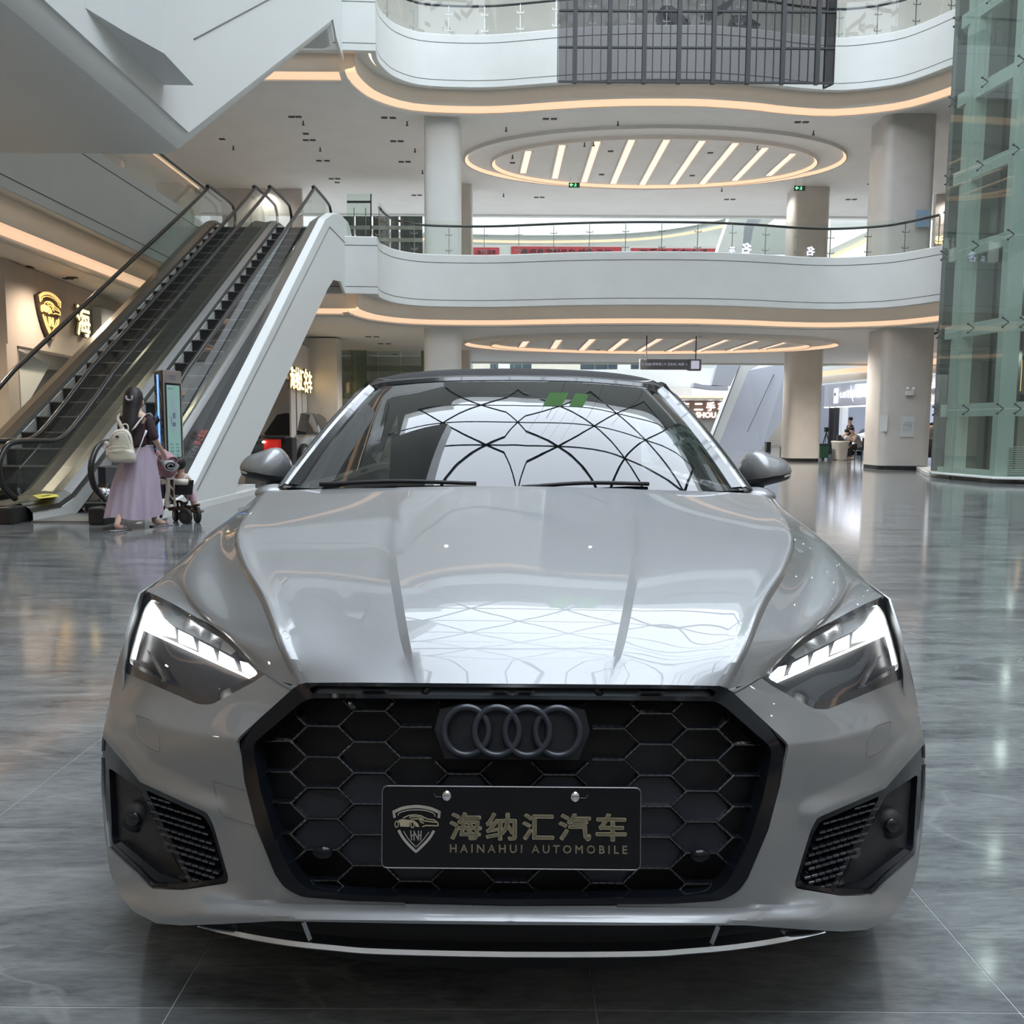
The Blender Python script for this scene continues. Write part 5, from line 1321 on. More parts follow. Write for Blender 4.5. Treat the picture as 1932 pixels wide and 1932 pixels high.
# dark shop glazing above the far gallery
MBk = MB(); 
dg = mat('dark_glazing', (.04,.06,.08), .08, coat=1)
for k in range(11):
    x = -14 + k*2.4; MB
glz = empty('far_glazing', (0,0,0), 0, 'row of dark glazed shop windows above the far white gallery', 'window')
for k in range(12):
    x = -16 + k*2.6; MB().box((x, 66.0, zA), (x+2.5, 66.1, zA+4.2)).build('pane', dg, glz); MB().box((x+2.45, 65.9, zA), (x+2.55, 66.1, zA+4.2)).build('mullion', steel, glz)
    if k in (4, 8): MB().box((x, 65.4, zA), (x+1.9, 65.9, zA+4.5)).build('pier', white, glz)
# ground & first floor shopfronts of the far atrium
fb = mat('far_beige', (.62,.55,.47), .6)
struct(MB().box((XL, 70, 0), (XR, 70.3, zB1-2.2)).build('wall_far', fb))
struct(MB().box((XL, 69, zB1), (XR, 69.3, zA-1.9)).build('wall_far', mat('far_wall_upper', (.62,.62,.60), .6)))
redm = mat('banner_red', (.42,.045,.055), .7)
bnw = mat('banner_white', (.8,.76,.74), .6)
def banner(px0, px1, py0, py1, Y, txt, sub, lab, cat='banner', m_=redm, tm=bnw):
    a = PY(px0, py1, Y); b_ = PY(px1, py0, Y)
    o = MB().box((a.x, Y, a.z), (b_.x, Y+.03, b_.z)).build('banner', m_); tag(o, lab, cat)
    if txt: text('banner_lettering', txt, tm, o, ((a.x+b_.x)/2, Y-.01, (a.z+b_.z)/2), (1,0,0), (0,0,1), 1, (b_.x-a.x)*sub, .004, .01)
    return o
banner(893, 942, 467, 486, 46.15, '诚信 服务', .75, 'short dark red banner behind the first gallery glass, next to the white column')
banner(964, 1173, 466, 490, 46.15, '豪顺星定制名车 销售 改装', .82, 'long red banner with white characters behind the first gallery glass')
banner(1190, 1352, 469, 490, 46.15, '二手车 名车广场', .8, 'long red banner at the right end behind the first gallery glass')
for x0_, x1_ in ((885, 1430),):
    a = PY(x0_, 492, 46.2); b_ = PY(x1_, 465, 46.2); struct(MB().box((a.x, 46.2, a.z-.3), (b_.x, 46.5, b_.z)).build('trim_7', mat('pale_band', (.60,.58,.54), .6)))
# row of ground-floor vitrines just visible above the roof
vt = empty('far_shopfront', (0,0,0), 0, 'row of dark glazed shopfronts with dark vehicles seen just over the car roof', 'shopfront')
for px0, px1, mm in ((892,925,'far_beige'),(925,940,None),(940,962,'white_panel'),(962,1003,None),(1003,1095,'far_beige'),(1095,1165,None),(1165,1190,'white_panel'),(1190,1215,None)):
    a = PY(px0, 705, 60); b_ = PY(px1, 672, 60); MB().box((a.x, 60, a.z), (b_.x, 60.1, b_.z)).build('vitrine', MATS[mm] if mm else dg, vt)
for px in (930, 937, 970, 985, 1122, 1147, 1205):
    a = PY(px, 700, 59.8); b_ = PY(px, 676, 59.8); MB().bar(a, b_, .05).build('vitrine_clamp', steel, vt)
# leaning white structures (far escalator trusses)
def slab(name, lab, px, Y0_, Y1_, m_=white, cat='escalator', vec=None):
    P = [PY(x, y, Y0_) for x, y in px]
    t = MB().prism(P, vec or (0, Y1_-Y0_, 0)).build(name, m_); tag(t, lab, cat); return t
big = empty('escalator', (0,0,0), 0, 'broad white underside of a far escalator leaning right behind the right A pillar', 'escalator')
MB().prism([PY(x,y,51.0) for x,y in ((1345,824),(1364,849),(1412,698),(1412,676),(1401,676))], (-.02,.9,0)).build('truss_side', white, big)
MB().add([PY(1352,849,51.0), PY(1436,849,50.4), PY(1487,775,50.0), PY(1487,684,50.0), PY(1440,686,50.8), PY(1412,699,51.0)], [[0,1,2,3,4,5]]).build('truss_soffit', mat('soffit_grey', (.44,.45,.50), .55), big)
MB().prism([PY(x,y,51.3) for x,y in ((1400,676),(1500,676),(1500,690),(1440,687),(1412,700))], (0,.4,0)).build('truss_head', white, big)
MB().tube([PY(1401,676,50.9), PY(1345,824,50.9)], .035, 5).build('truss_seam', groove, big)
MB().tube([PY(1460,706,50.3), PY(1410,815,50.4)], .02, 5).build('soffit_joint', groove, big)
bg2 = empty('escalator', (0,0,0), 0, 'grey leaning truss further back, left of the broad white leaning underside', 'escalator')
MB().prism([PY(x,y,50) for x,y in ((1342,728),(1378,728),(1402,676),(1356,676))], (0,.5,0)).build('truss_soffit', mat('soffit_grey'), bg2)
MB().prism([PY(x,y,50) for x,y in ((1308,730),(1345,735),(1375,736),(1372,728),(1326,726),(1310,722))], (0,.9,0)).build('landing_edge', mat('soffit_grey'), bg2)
up3 = empty('escalator', (0,0,0), 0, 'white leaning escalator truss behind the first gallery glass, right of centre', 'escalator')
MB().prism([PY(x,y,41) for x,y in ((1353,478),(1384,388),(1420,388),(1404,430),(1400,478))], (0,.8,0)).build('truss_side', white, up3)
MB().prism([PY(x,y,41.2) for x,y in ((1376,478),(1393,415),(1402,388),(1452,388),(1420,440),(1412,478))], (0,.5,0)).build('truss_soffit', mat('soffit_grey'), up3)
MB().prism([PY(x,y,40.8) for x,y in ((1412,478),(1425,425),(1500,425),(1500,478))], (0,.3,0)).build('balustrade', mat('pale_balustrade', (.55,.58,.55), .5), up3)
for ch, px, py, w_ in (('车', 1381, 469, .24), ('名', 1408, 468, .36), ('名', 1529, 474, .30)):
    pass
rl_ = empty('lit_letters', (0,0,0), 0, 'white shop sign characters reflected in the first gallery glass, modelled as glowing letters', 'sign')  # reflections of shop signs, put in as glowing letters on the glass
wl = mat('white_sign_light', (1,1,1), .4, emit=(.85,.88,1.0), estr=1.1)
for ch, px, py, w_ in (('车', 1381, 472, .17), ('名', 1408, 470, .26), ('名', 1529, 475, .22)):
    text('letter', ch, mat('reflected_letter', (.9,.9,1), .4, emit=(.8,.85,1.0), estr=.55), rl_, PY(px, py, PZ(px, 478 if px < 1450 else 484, ZT[0]).y+.03), (-1,0,0), (0,0,1), 1, w_, .02, .02)
# pale escalators seen beyond the upper right column
ue = empty('escalator', (0,0,0), 0, 'pale escalator rising right beyond the first gallery, left of the big column', 'escalator')
MB().prism([PY(x,y,44) for x,y in ((1567,486),(1567,470),(1662,425),(1662,442))], (0,.6,0)).build('truss_side', white, ue)
MB().prism([PY(x,y,43.9) for x,y in ((1567,489),(1567,483),(1662,437),(1662,444))], (0,.3,0)).build('underside_light', warm, ue)
MB().prism([PY(x,y,45) for x,y in ((1567,430),(1567,395),(1610,392),(1662,410),(1662,425))], (0,.6,0)).build('upper_fascia', white, ue)
# second-hand car shop sign
brown = mat('sign_brown', (.33,.20,.13), .5)
sg = empty('shop_sign', (0,0,0), 0, 'brown shop sign with white glowing characters seen past the right A pillar', 'sign')
a = PY(1290, 790, 56); b_ = PY(1400, 757, 56)
MB().box((a.x, 56, a.z), (b_.x, 56.32, b_.z)).build('sign_board', brown, sg)
for ch, px in (('车', 1292), ('二', 1318), ('手', 1341), ('车', 1363)):
    text('letter', ch, wl, sg, PY(px, 768.5, 55.95), (1,0,0), (0,0,1), 1, .58, .02, .03)
text('letter_row', 'ER SHOU CHE', wl, sg, PY(1338, 783.5, 55.95), (1,0,0), (0,0,1), 1, 3.1, .02, .02)
struct(MB().box((a.x-3, 56.3, 0), (b_.x+1.5, 56.5, 4.0)).build('wall_far', wallp))
tb = empty('canopy', (0,0,0), 0, 'warm lit canopy edge above the brown shop sign', 'canopy')
MB().box((a.x-2, 54.6, PY(1330,745,47).z), (b_.x+1, 56.3, PY(1330,740,47).z)).build('canopy_edge', white, tb)
MB().box((a.x-2, 54.5, PY(1330,741,47).z), (b_.x+1, 54.6, PY(1330,737,47).z)).build('canopy_light', warm, tb)
# ================================================================== RIGHT REAR SHOP (white lettering)
f3_, d3, n3, a3, b3_ = plane_pts(PY(1555,760,43), PY(1800,760,34))
if n3.y > 0: n3 = -n3
zs0 = 3.0
zA3 = f3_(1600, 766).z; zT3 = f3_(1600, 722).z
struct(wallseg('wall_right', a3, b3_ + d3*6, zA3, zT3, mat('sign_grey', (.42,.42,.46), .5), .2))
s3 = empty('shop_sign', (0,0,0), 0, 'white glowing shop name with a square logo panel between the two right columns', 'sign')
def lcd(p, w_, h_, m_, nm):
    return MB().prism([p - d3*w_/2 - uw*h_/2, p + d3*w_/2 - uw*h_/2, p + d3*w_/2 + uw*h_/2, p - d3*w_/2 + uw*h_/2], n3*-.04).build(nm, m_, s3)
lcd(f3_(1580, 747, .1) if False else f3_(1580,747)+n3*.1, .30, .72, wl, 'logo_panel')
lg = f3_(1580,744)+n3*.12
MB().prism([lg + d3*x + uw*z for x, z in ((0,.13),(.03,.03),(.10,0),(.03,-.03),(0,-.13),(-.03,-.03),(-.10,0),(-.03,.03))], n3*.02).build('logo_star', blackm, s3)
def w3(px0, px1): return (f3_(px0,745)-f3_(px1,745)).length
text('lettering', '七跃', wl, s3, f3_(1593.5,746)+n3*.1, d3, uw, 1, w3(1587,1600.5), .015, .022)
text('lettering_latin', 'TNT', wl, s3, f3_(1612,744)+n3*.1, d3, uw, 1, w3(1602,1625), .015, .03)
MB().prism([f3_(x,y)+n3*.12 for x, y in ((1610,727),(1612,744),(1614,758),(1610,744))], n3*.02).build('lightning_bolt', wl, s3)
text('lettering_small', 'CAR CLUB', wl, s3, f3_(1629.5,733)+n3*.1, d3, uw, 1, w3(1623,1637), .03, .01)
text('lettering', '名车馆', wl, s3, f3_(1630.5,745)+n3*.1, d3, uw, 1, w3(1620,1640.5), .015, .022)
text('lettering', 'NT名车馆', wl, s3, f3_(1763,728)+n3*.1, d3, uw, 1, w3(1746,1780), .015, .022)
ledge = mat('white_strip_light', (1,1,.95), .5, emit=(1,.93,.80), estr=1.5)
tb_ = wallseg('strip_light', a3, b3_ + d3*6, zA3-.05, zA3, ledge, .25, s3)
f4_, d4, n4, a4, b4 = plane_pts(PY(1552,700,44), PY(1672,700,36))
# cove above
cv = empty('cove', (0,0,0), 0, 'warm lit ceiling cove above the white shop name at right', 'cove')
z4 = f3_(1600, 712).z
for zo_, h_, m_, o_ in ((z4+.05, .22, warm, 1.3), (z4+.45, .5, mat('cove_grey', (.42,.42,.40), .6), 1.8), (z4-.25, .28, white, .9)):
    wallseg('cove_band', a3 + n3*o_ , b3_ + d3*6 + n3*o_, zo_, zo_+h_, m_, .2, cv)
# interior wall of that shop and dividing pillars
bw = mat('blue_grey_wall', (.46,.49,.58), .7)
struct(wallseg('wall_right', a3 - n3*5, b3_ + d3*6 - n3*5, 0, zT3+.3, bw, .2))
struct(wallseg('wall_right', a3 - d3*.5, a3 - n3*5 - d3*.5, 0, zT3, bw, .2))
struct(MB().box((XL, 36.8, ZC[0]-.02), (XR, 39.0, ZC[0]+.4)).build('trim_4', white)) if False else None
for px in (1563, 1573):
    p = f3_(px, 800); p.z = 0
    struct(MB().prism([p, p + d3*.10, p + d3*.10 - n3*.3, p - n3*.3], (0,0,zA3)).build('trim_5', blackm))
p = f3_(1583, 800); p.z = 0
struct(MB().prism([p, p + d3*.25, p + d3*.25 - n3*.3, p - n3*.3], (0,0,zA3)).build('trim_5', mat('pillar_white', (.7,.72,.76), .4)))
area('shop_light', (a3 + (b3_-a3)*.5 - n3*2.5 + V((0,0,zT3-.1)))[:], 7, 3, 230, (.86,.9,1.0))
# ---- direction sign hanging from the ceiling
ds = empty('direction_sign', (0,0,0), 0, 'grey hanging direction sign with arrows and restroom symbols over the car roof', 'sign')
Yd = 27.5; a = PY(1207, 697, Yd); b_ = PY(1301, 678, Yd)
MB().box((a.x, Yd, a.z), (b_.x, Yd+.10, b_.z)).build('sign_board', mat('sign_grey_dark', (.17,.175,.19), .5), ds, bevel=.008)
text('sign_lettering', '← C2出 停车场 | ↑ 卫生间 | 电梯 →', mat('sign_pale', (.6,.64,.8), .5, emit=(.7,.75,1), estr=.25), ds, ((a.x+b_.x)/2, Yd-.01, (a.z+b_.z)/2), (1,0,0), (0,0,1), 1, (b_.x-a.x)*.92, .006, 0)
a2_ = PY(1299, 699, Yd-.02); b2_ = PY(1323, 678, Yd-.02)
bx_ = MB().box((a2_.x, Yd-.06, a2_.z), (b2_.x, Yd+.2, b2_.z)).build('screen_box', mat('box_grey', (.2,.2,.22), .4), ds, bevel=.01)
MB().box((a2_.x+.07, Yd-.075, a2_.z+.05), (b2_.x-.07, Yd-.06, b2_.z-.05)).build('box_screen', mat('box_screen_light', (.5,.5,.6), .4, emit=(.6,.6,.75), estr=.5), bx_)
for px in (1219.5, 1312.5):
    p = PY(px, 680, Yd); MB().tube([p, V((p.x, Yd, ZC[0]-.005))], .018, 6).build('suspension_rod', blackm, ds)
# ---- exit signs below the big oval
for (px, py, n_) in ((1083.5, 349, 'left'), (1509, 355, 'right')):
    es = empty('exit_sign', (0,0,0), 0, 'small green running-man exit sign hanging under the %s part of the oval light' % n_, 'exit sign', 'hanging exit signs')
    p = PY(px, py, 32.0); 
    MB().box((p.x-.20, 32, p.z-.085), (p.x+.20, 32.05, p.z+.085)).build('sign_box', mat('exit_green', (.03,.09,.05), .5), es)
    text('exit_symbol', '←', mat('exit_glow', (.3,1,.5), .5, emit=(.3,1.0,.5), estr=1.6), es, (p.x-.10, 31.99, p.z), (1,0,0), (0,0,1), 1, .12, .004, .01)
    q_ = MB().ell((p.x+.045, 31.985, p.z+.045), .014, .005, .014, 8, 6).bar((p.x+.04, 31.985, p.z+.03), (p.x+.03, 31.985, p.z-.02), .022, .01).bar((p.x+.03, 31.985, p.z-.02), (p.x+.07, 31.985, p.z-.06), .015, .01).bar((p.x+.03, 31.985, p.z-.02), (p.x, 31.985, p.z-.06), .015, .01).bar((p.x+.04, 31.985, p.z+.02), (p.x+.08, 31.985, p.z), .012, .01)
    q_.build('running_figure', mat('exit_glow'), es)
    for dx in (-.14, .14): MB().tube([(p.x+dx, 32.02, p.z+.08), (p.x+dx, 32.02, ZC[1])], .006, 4).build('wire', steel, es)
# ---- red banner and walls at the left of the first gallery
struct(MB().box((-12.5, 8, ZT[0]), (-12.3, 34, ZC[1])).build('wall_left', wallp))
struct(MB().box((-12.3, 33.8, ZT[0]), (-8.2, 34, ZC[1])).build('wall_left', wallp))
fL_, dL, nL, aL, bL = plane_pts(V((-12.26, 14, 0)), V((-12.26, 32, 0)))
bn = [fL_(346,288), fL_(432,357), fL_(432,366), fL_(346,315)]
bo = MB().prism(bn, (.04,0,0)).build('banner', redm); tag(bo, 'long red banner hung on the gallery wall above the escalator tops', 'banner')
mid = (bn[0]+bn[1]+bn[2]+bn[3])/4
text('banner_lettering', '欢迎光临汽车广场', bnw, bo, mid + V((.06,0,0)), (bn[1]-bn[0]), (0,0,1), 1, (bn[1]-bn[0]).length*.75, .01, .01)
lwf = empty('gallery_wall_light', (0,0,0), 0, 'warm cove line along the left gallery wall top', 'ceiling light')
MB().tube([V((-12.1, 9, ZC[1]-.06)), V((-12.1, 33.6, ZC[1]-.06))], .03, 5).build('tube_light', warm, lwf)
# gallery glass partition by the escalator head
gpn = empty('glass_partition', (0,0,0), 0, 'glass partition with dark top bar at the head of the right escalator', 'partition')
Yp = front[0].y + .25
for px0, px1 in ((655, 679), (679, 701)):
    a = PY(px0, 443, Yp); b_ = PY(px1, 366, Yp); MB().box((a.x, Yp, a.z), (b_.x-.02, Yp+.012, b_.z)).build('pane', glass, gpn)
a = PY(700, 443, Yp); b_ = PY(700, 366, Yp); MB().bar(a, b_, .03).build('edge_post', rail_m, gpn)
a = PY(655, 381, Yp); b_ = PY(699, 381, Yp); MB().bar(a, b_, .05).build('top_bar', rail_m, gpn)
for px in (668, 690): MB().bar(PY(px, 443, Yp-.03), PY(px, 392, Yp-.03), .02).build('small_post', steel, gpn)
# dark room openings behind the gallery, left of the column
dkr = empty('gallery_glazing', (0,0,0), 0, 'dark glazed openings behind the first gallery glass left of the white column', 'window')
for px0, px1 in ((640, 668), (672, 700), (705, 735), (738, 752), (756, 797)):
    a = PY(px0, 530, 33.4); b_ = PY(px1, 408, 33.4); MB().box((a.x, 33.4, a.z), (b_.x, 33.5, b_.z)).build('pane', mat('dim_green_glass', (.10,.13,.12), .1, coat=.5), dkr)
for py in (432, 455):
    a = PY(640, py, 33.3); b_ = PY(797, py-6, 33.3); MB().box((a.x, 33.3, a.z), (b_.x, 33.38, b_.z)).build('transom', gsr, dkr)
# ================================================================== SMALL CEILING FITTINGS
def downlights(z, pts, par, nm='downlight'):
    for k, (px, py) in enumerate(pts):
        p = PZ(px, py, z); o = MB().box((p.x-.09, p.y-.06, z-.018), (p.x+.09, p.y+.06, z-.001)).build(nm, blackm); tag(o, par, 'downlight', par)
dl = 'small dark recessed downlight in the ceiling over the first gallery'
downlights(ZC[1], [(725,221.6),(741,222),(742,266),(756,266),(757,305),(770,305),(781,368),(792,368),(419,262),(577,252),(602,303),(617,303),(625,337),(637,337),(636,344),(550,220),(563,220),(577,264),(590,264),(1030,224),(1045,224),(1505,230),(1520,230),(1642,347),(1655,347),(1371,376),(1383,376),(1600,376),(1612,376),(1012,372),(1023,372),(967,307),(1152,285),(1135,329),(1306,331),(1340,288)], dl)
for px, py in ((768,229),(783,280),(797,321),(955,240),(967,292),(1166,229),(1535,247),(1362,355),(950,365),(604,278),(1120,268),(440,275),(572,228),(1103,269),(1429,275)):
    p = PZ(px, py, ZC[1]); tag(MB().cyl(p - V((0,0,.001)), p - V((0,0,.11)), .02, 8).cyl(p - V((0,0,.10)), p - V((0,0,.13)), .04, 8).build('sprinkler', dsteel), 'tiny sprinkler head in the ceiling over the first gallery', 'sprinkler', 'ceiling sprinklers')
dl0 = 'small dark recessed downlight in the low ceiling over the ground floor'
downlights(ZC[0], [(695,635),(710,635),(718,648),(733,648),(745,668),(1143,638),(1306,641),(590,672),(625,645),(1128,660),(52,503),(128,525),(136,523),(1319,634)], dl0)
# ---- bins, posters, emergency lamps
gb = empty('wheeled_bin', (0,0,0), 0, 'green wheeled bin standing between the two right columns', 'bin')
p = G_ = PZ(1556, 868, 0)
Yb = p.y; xx0 = PY(1546, 850, Yb).x; xx1 = PY(1565, 850, Yb).x; zt_b = PY(1556, 838, Yb).z
grn = mat('bin_green', (.02,.09,.055), .5)
MB().loft([[V((x, y, z)) for x, y in ((xx0+i_, Yb), (xx1-i_, Yb), (xx1-i_, Yb+.6-i_), (xx0+i_, Yb+.6-i_))] for z, i_ in ((.08,.05),(zt_b-.04,0))]).build('bin_body', grn, gb)
MB().box((xx0-.03, Yb-.05, zt_b-.04), (xx1+.03, Yb+.65, zt_b+.02)).build('bin_lid', mat('bin_lid', (.02,.03,.03), .5), gb, bevel=.01)
for x in (xx0+.06, xx1-.06): MB().cyl((x-.03, Yb+.55, .1), (x+.03, Yb+.55, .1), .1, 14).build('bin_wheel', rubber, gb)
for (px0, px1, pt_, pb_, lab) in ((1476, 1489, 843, 868, 'black square bin against the beige column right of the door mirror'), (1446, 1455, 834, 853, 'black bin further back near the leaning white structure')):
    g_ = PZ(px0, pb_, 0); Yb = g_.y; a = PY(px0, pb_, Yb); b_ = PY(px1, pt_, Yb)
    bb = empty('litter_bin', (0,0,0), 0, lab, 'bin'); MB().box((a.x, Yb, 0), (b_.x, Yb+.35, b_.z-.03)).build('bin_body', black, bb, bevel=.01)
    MB().box((a.x-.01, Yb-.01, b_.z-.03), (b_.x+.01, Yb+.36, b_.z)).build('bin_lid', dsteel, bb)
def poster(px0, px1, py0, py1, Y, lab, m_, txt=None, cat='poster', tw=.7):
    a = PY(px0, py1, Y); b_ = PY(px1, py0, Y); o = MB().box((a.x, Y, a.z), (b_.x, Y+.012, b_.z)).build('poster', m_); tag(o, lab, cat)
    if txt: text('poster_lettering', txt, mat('pale_grey_print', (.38,.39,.40), .6), o, ((a.x+b_.x)/2, Y-.004, (a.z+b_.z)/2), (1,0,0), (0,0,1), 1, (b_.x-a.x)*tw, .002)
    return o
paper = mat('paper_pale', (.62,.64,.63), .6)
o = poster(1698, 1726, 785, 824, 25.17, 'large pale poster on the wide ground floor column', paper, '公告栏\n须知事项\n一二三四\n五六七八')
q_ = PY(1662,799,25.3)
pq = PY(1657,784,25.45); pr_ = PY(1668,784,25.35); ph_ = PY(1660,814,25.4).z
o = MB().prism([V((pq.x,pq.y-.13,ph_)), V((pr_.x,pr_.y-.25,ph_)), V((pr_.x,pr_.y-.25,pq.z)), V((pq.x,pq.y-.13,pq.z))], (.01,.012,0)).build('notice_sheet', paper); tag(o, 'narrow notice sheet with blue heading on the chamfer of the wide column', 'notice')
el = empty('emergency_lamp', (0,0,0), 0, 'twin headed white emergency lamp on the wide ground floor column', 'lamp')
p = PY(1716.5, 740, 25.15); MB().box((p.x-.11, 25.1, p.z-.09), (p.x+.11, 25.19, p.z+.05)).build('lamp_box', white, el, bevel=.01)
for dx in (-.08, .08): MB().ell((p.x+dx, 25.1, p.z+.10), .05, .05, .05, 12, 8).build('lamp_head', mat('lamp_head', (.75,.76,.78), .3), el, True)
o = poster(1727, 1755, 396, 428, 25.5, 'pale blue notice on the upper column behind the gallery glass', mat('notice_blue', (.30,.42,.55), .5), '三楼')
# CCTV at right soffit
cc_ = empty('camera_dome', (0,0,0), 0, 'small black security camera under the gallery edge at right', 'camera'); p = PY(1768, 626, 24); MB().tube([p + V((.05,0,.15)), p + V((.05,0,0)), p + V((-.1,-.1,-.06))], .035, 8).build('camera_body', blackm, cc_)
# ================================================================== DARK CARS IN THE REAR SHOP
p = PZ(1632, 872, 0)
simple_car('white_car', 'white sports car inside the right shop behind the seated man', (PY(1622,840,41).x+.9, 41.5, 0), R(-30+180-90), (.75,.77,.80), 4.4, 1.85, 1.28, roof=False)
simple_car('dark_car', 'black car half hidden behind the wide ground floor column at right', (PY(1790,840,31).x+.3, 31.0, 0), R(200), (.01,.011,.014), 4.6, 1.85, 1.5)
sh_ = PY(1225, 8, 31)
ex = empty('display_car', (0,0,0), 0, 'dark car with its doors raised on the upper gallery, seen through the hanging mesh', 'car')
zg = ZT[1]-.1
def xp(px, py, Y): return PY(px, py, Y)
MB().prism([xp(x,y,26.5) for x, y in ((1246,44),(1242,20),(1252,8),(1268,10),(1285,22),(1304,44))], (0,.5,0)).build('raised_door', blackm, ex, bevel=.02)
MB().prism([xp(x,y,26.2) for x, y in ((1320,44),(1322,30),(1376,0),(1388,-4),(1370,20),(1332,42))], (0,.06,0)).build('raised_door', dsteel, ex)
MB().prism([xp(x,y,26.4) for x, y in ((1382,46),(1382,28),(1410,28),(1437,46))], (0,.9,0)).build('body', black, ex, bevel=.03)
# ---- wall lit letters on right edge of gallery
gl_ = empty('lit_letters', (0,0,0), 0, 'small glowing orange characters beyond the column beside the lift tower', 'sign')
text('letter', '新', goldp, gl_, PY(1772,454,33.98), (1,0,0), (0,0,1), 1, .30, .02, .02)
struct(MB().box((PY(1765,400,34).x, 34, ZT[0]), (XR, 34.2, ZC[1])).build('wall_right', wallp))
struct(MB().box((PY(1765,400,36).x+4, 30, 0), (XR, 30.2, ZC[0])).build('wall_right', bw)) if False else None
# ================================================================== PEOPLE
skinm = mat('skin', (.55, .36, .27), .5)
def skin(name, J, E, m, parent, root=None, sub=2):
    """J: {name: (point, radius)}; one continuous surface grown over the joints"""
    ks = list(J); me = bpy.data.meshes.new(name); me.from_pydata([tuple(J[k][0]) for k in ks], [(ks.index(a), ks.index(b)) for a, b in E], [])
    o = link(name, me, m, parent); o.modifiers.new('k', 'SKIN')
    sv = me.skin_vertices[0].data
    for i, k in enumerate(ks):
        r = J[k][1]; sv[i].radius = r if isinstance(r, tuple) else (r, r); sv[i].use_root = (k == (root or ks[0]))
    o.modifiers['k'].use_smooth_shade = True
    s = o.modifiers.new('u', 'SUBSURF'); s.levels = s.render_levels = sub; return o
def chain(J, E, names): 
    for a, b in zip(names, names[1:]): E.append((a, b))
# ---- woman with the backpack
YW = 9.5
def W(px, py, dy=0.0): return PY(px, py, YW+dy)
wo = empty('person', (0,0,0), 0, 'woman in dark top and long lilac skirt seen from behind, pushing a stroller', 'person')
J = {}; E = []
hip = W(262,872); J['pelvis'] = (hip, .125); J['waist'] = (W(263,845), .115); J['chest'] = (W(259,812), .13); J['collar'] = (W(257,790), .095); J['neck'] = (W(255,776), .048)
J['skull'] = (W(254,760,.02), .080); J['crown'] = (W(254,745,.02), .082)
chain(J, E, ['pelvis','waist','chest','collar','neck','skull','crown'])
J['shoulder_r'] = (W(279,791,.0), .052); J['elbow_r'] = (W(290,826,-.02), .040); J['wrist_r'] = (W(305,850,.12), .024); J['hand_r'] = (W(308,856,.15), .026)
chain(J, E, ['collar','shoulder_r','elbow_r','wrist_r','hand_r'])
for k, (dx, dy_, ln) in enumerate(((4,-2,.0),(5,1,.02),(5,4,.03),(3,6,.03),(-2,6,.0))):
    J['f%d' % k] = (W(308+dx*.7, 856+dy_*.8, .17+ln), .010); J['g%d' % k] = (W(308+dx*1.2, 857+dy_*1.6, .18+ln), .008); chain(J, E, ['hand_r','f%d' % k,'g%d' % k])
J['shoulder_l'] = (W(232,792,.05), .052); J['elbow_l'] = (W(232,826,.16), .038); J['wrist_l'] = (W(246,846,.34), .024); J['hand_l'] = (W(252,848,.42), .026); chain(J, E, ['collar','shoulder_l','elbow_l','wrist_l','hand_l'])
fl0 = PZ(217,998,.03); fr0 = PZ(292,989,.03)
J['hip_l'] = (W(250,880), .095); J['knee_l'] = (W(240,925,.06), .055); J['ankle_l'] = (fl0 + V((.01,.06,.07)), .034); J['heel_l'] = (fl0 + V((.0,.02,.02)), .034); J['toe_l'] = (fl0 + V((.05,.17,.0)), .026)
chain(J, E, ['pelvis','hip_l','knee_l','ankle_l','heel_l','toe_l'])
J['hip_r'] = (W(274,880), .095); J['knee_r'] = (W(282,925,.12), .058); J['ankle_r'] = (fr0 + V((-.01,.03,.08)), .034); J['heel_r'] = (fr0 + V((-.01,.0,.02)), .034); J['toe_r'] = (fr0 + V((.10,.14,.0)), .026)
chain(J, E, ['pelvis','hip_r','knee_r','ankle_r','heel_r','toe_r'])
skin('body', J, E, skinm, wo)
# ear, nose, mouth, eyes on the turned face (towards +Y, slightly right)
fc = W(254,757,.02)
MB().ell(fc + V((.080,.02,-.01)), .012, .022, .032, 10, 8).ell(fc + V((-.080,.02,-.01)), .012, .022, .032, 10, 8).build('ear', skinm, wo, True)
MB().ell(fc + V((.02,.085,-.02)), .014, .02, .024, 10, 8).build('nose', skinm, wo, True)
for sx_ in (-.018, .052): MB().ell(fc + V((sx_,.078,.005)), .014, .006, .008, 10, 6).build('eye', mat('eye_dark', (.02,.015,.01), .2), wo, True)
MB().ell(fc + V((.017,.082,-.05)), .026, .006, .007, 10, 6).build('mouth', mat('lips', (.45,.15,.14), .4), wo, True)
top_m = noise_var(mat('top_maroon', (.035,.018,.024), .8), 30, .2)
J2 = {'waist': (W(265,848), (.152,.12)), 'chest': (W(259,812), (.155,.125)), 'collar': (W(257,790), (.12,.085)), 'nb': (W(256,781), .058), 'shoulder_r': (W(279,791), .066), 'elbow_r': (W(289,824,-.02), .062), 'cuff_r': (W(292.5,830,.0), .060),
      'shoulder_l': (W(232,792,.05), .066), 'elbow_l': (W(232,824,.15), .060)}
skin('blouse', J2, [('waist','chest'),('chest','collar'),('collar','nb'),('collar','shoulder_r'),('shoulder_r','elbow_r'),('elbow_r','cuff_r'),('collar','shoulder_l'),('shoulder_l','elbow_l')], top_m, wo, 'chest')
hair_m = noise_var(mat('hair_dark', (.010,.007,.006), .55), 120, .5, (1,1,.1))
hr = MB(); rg = []
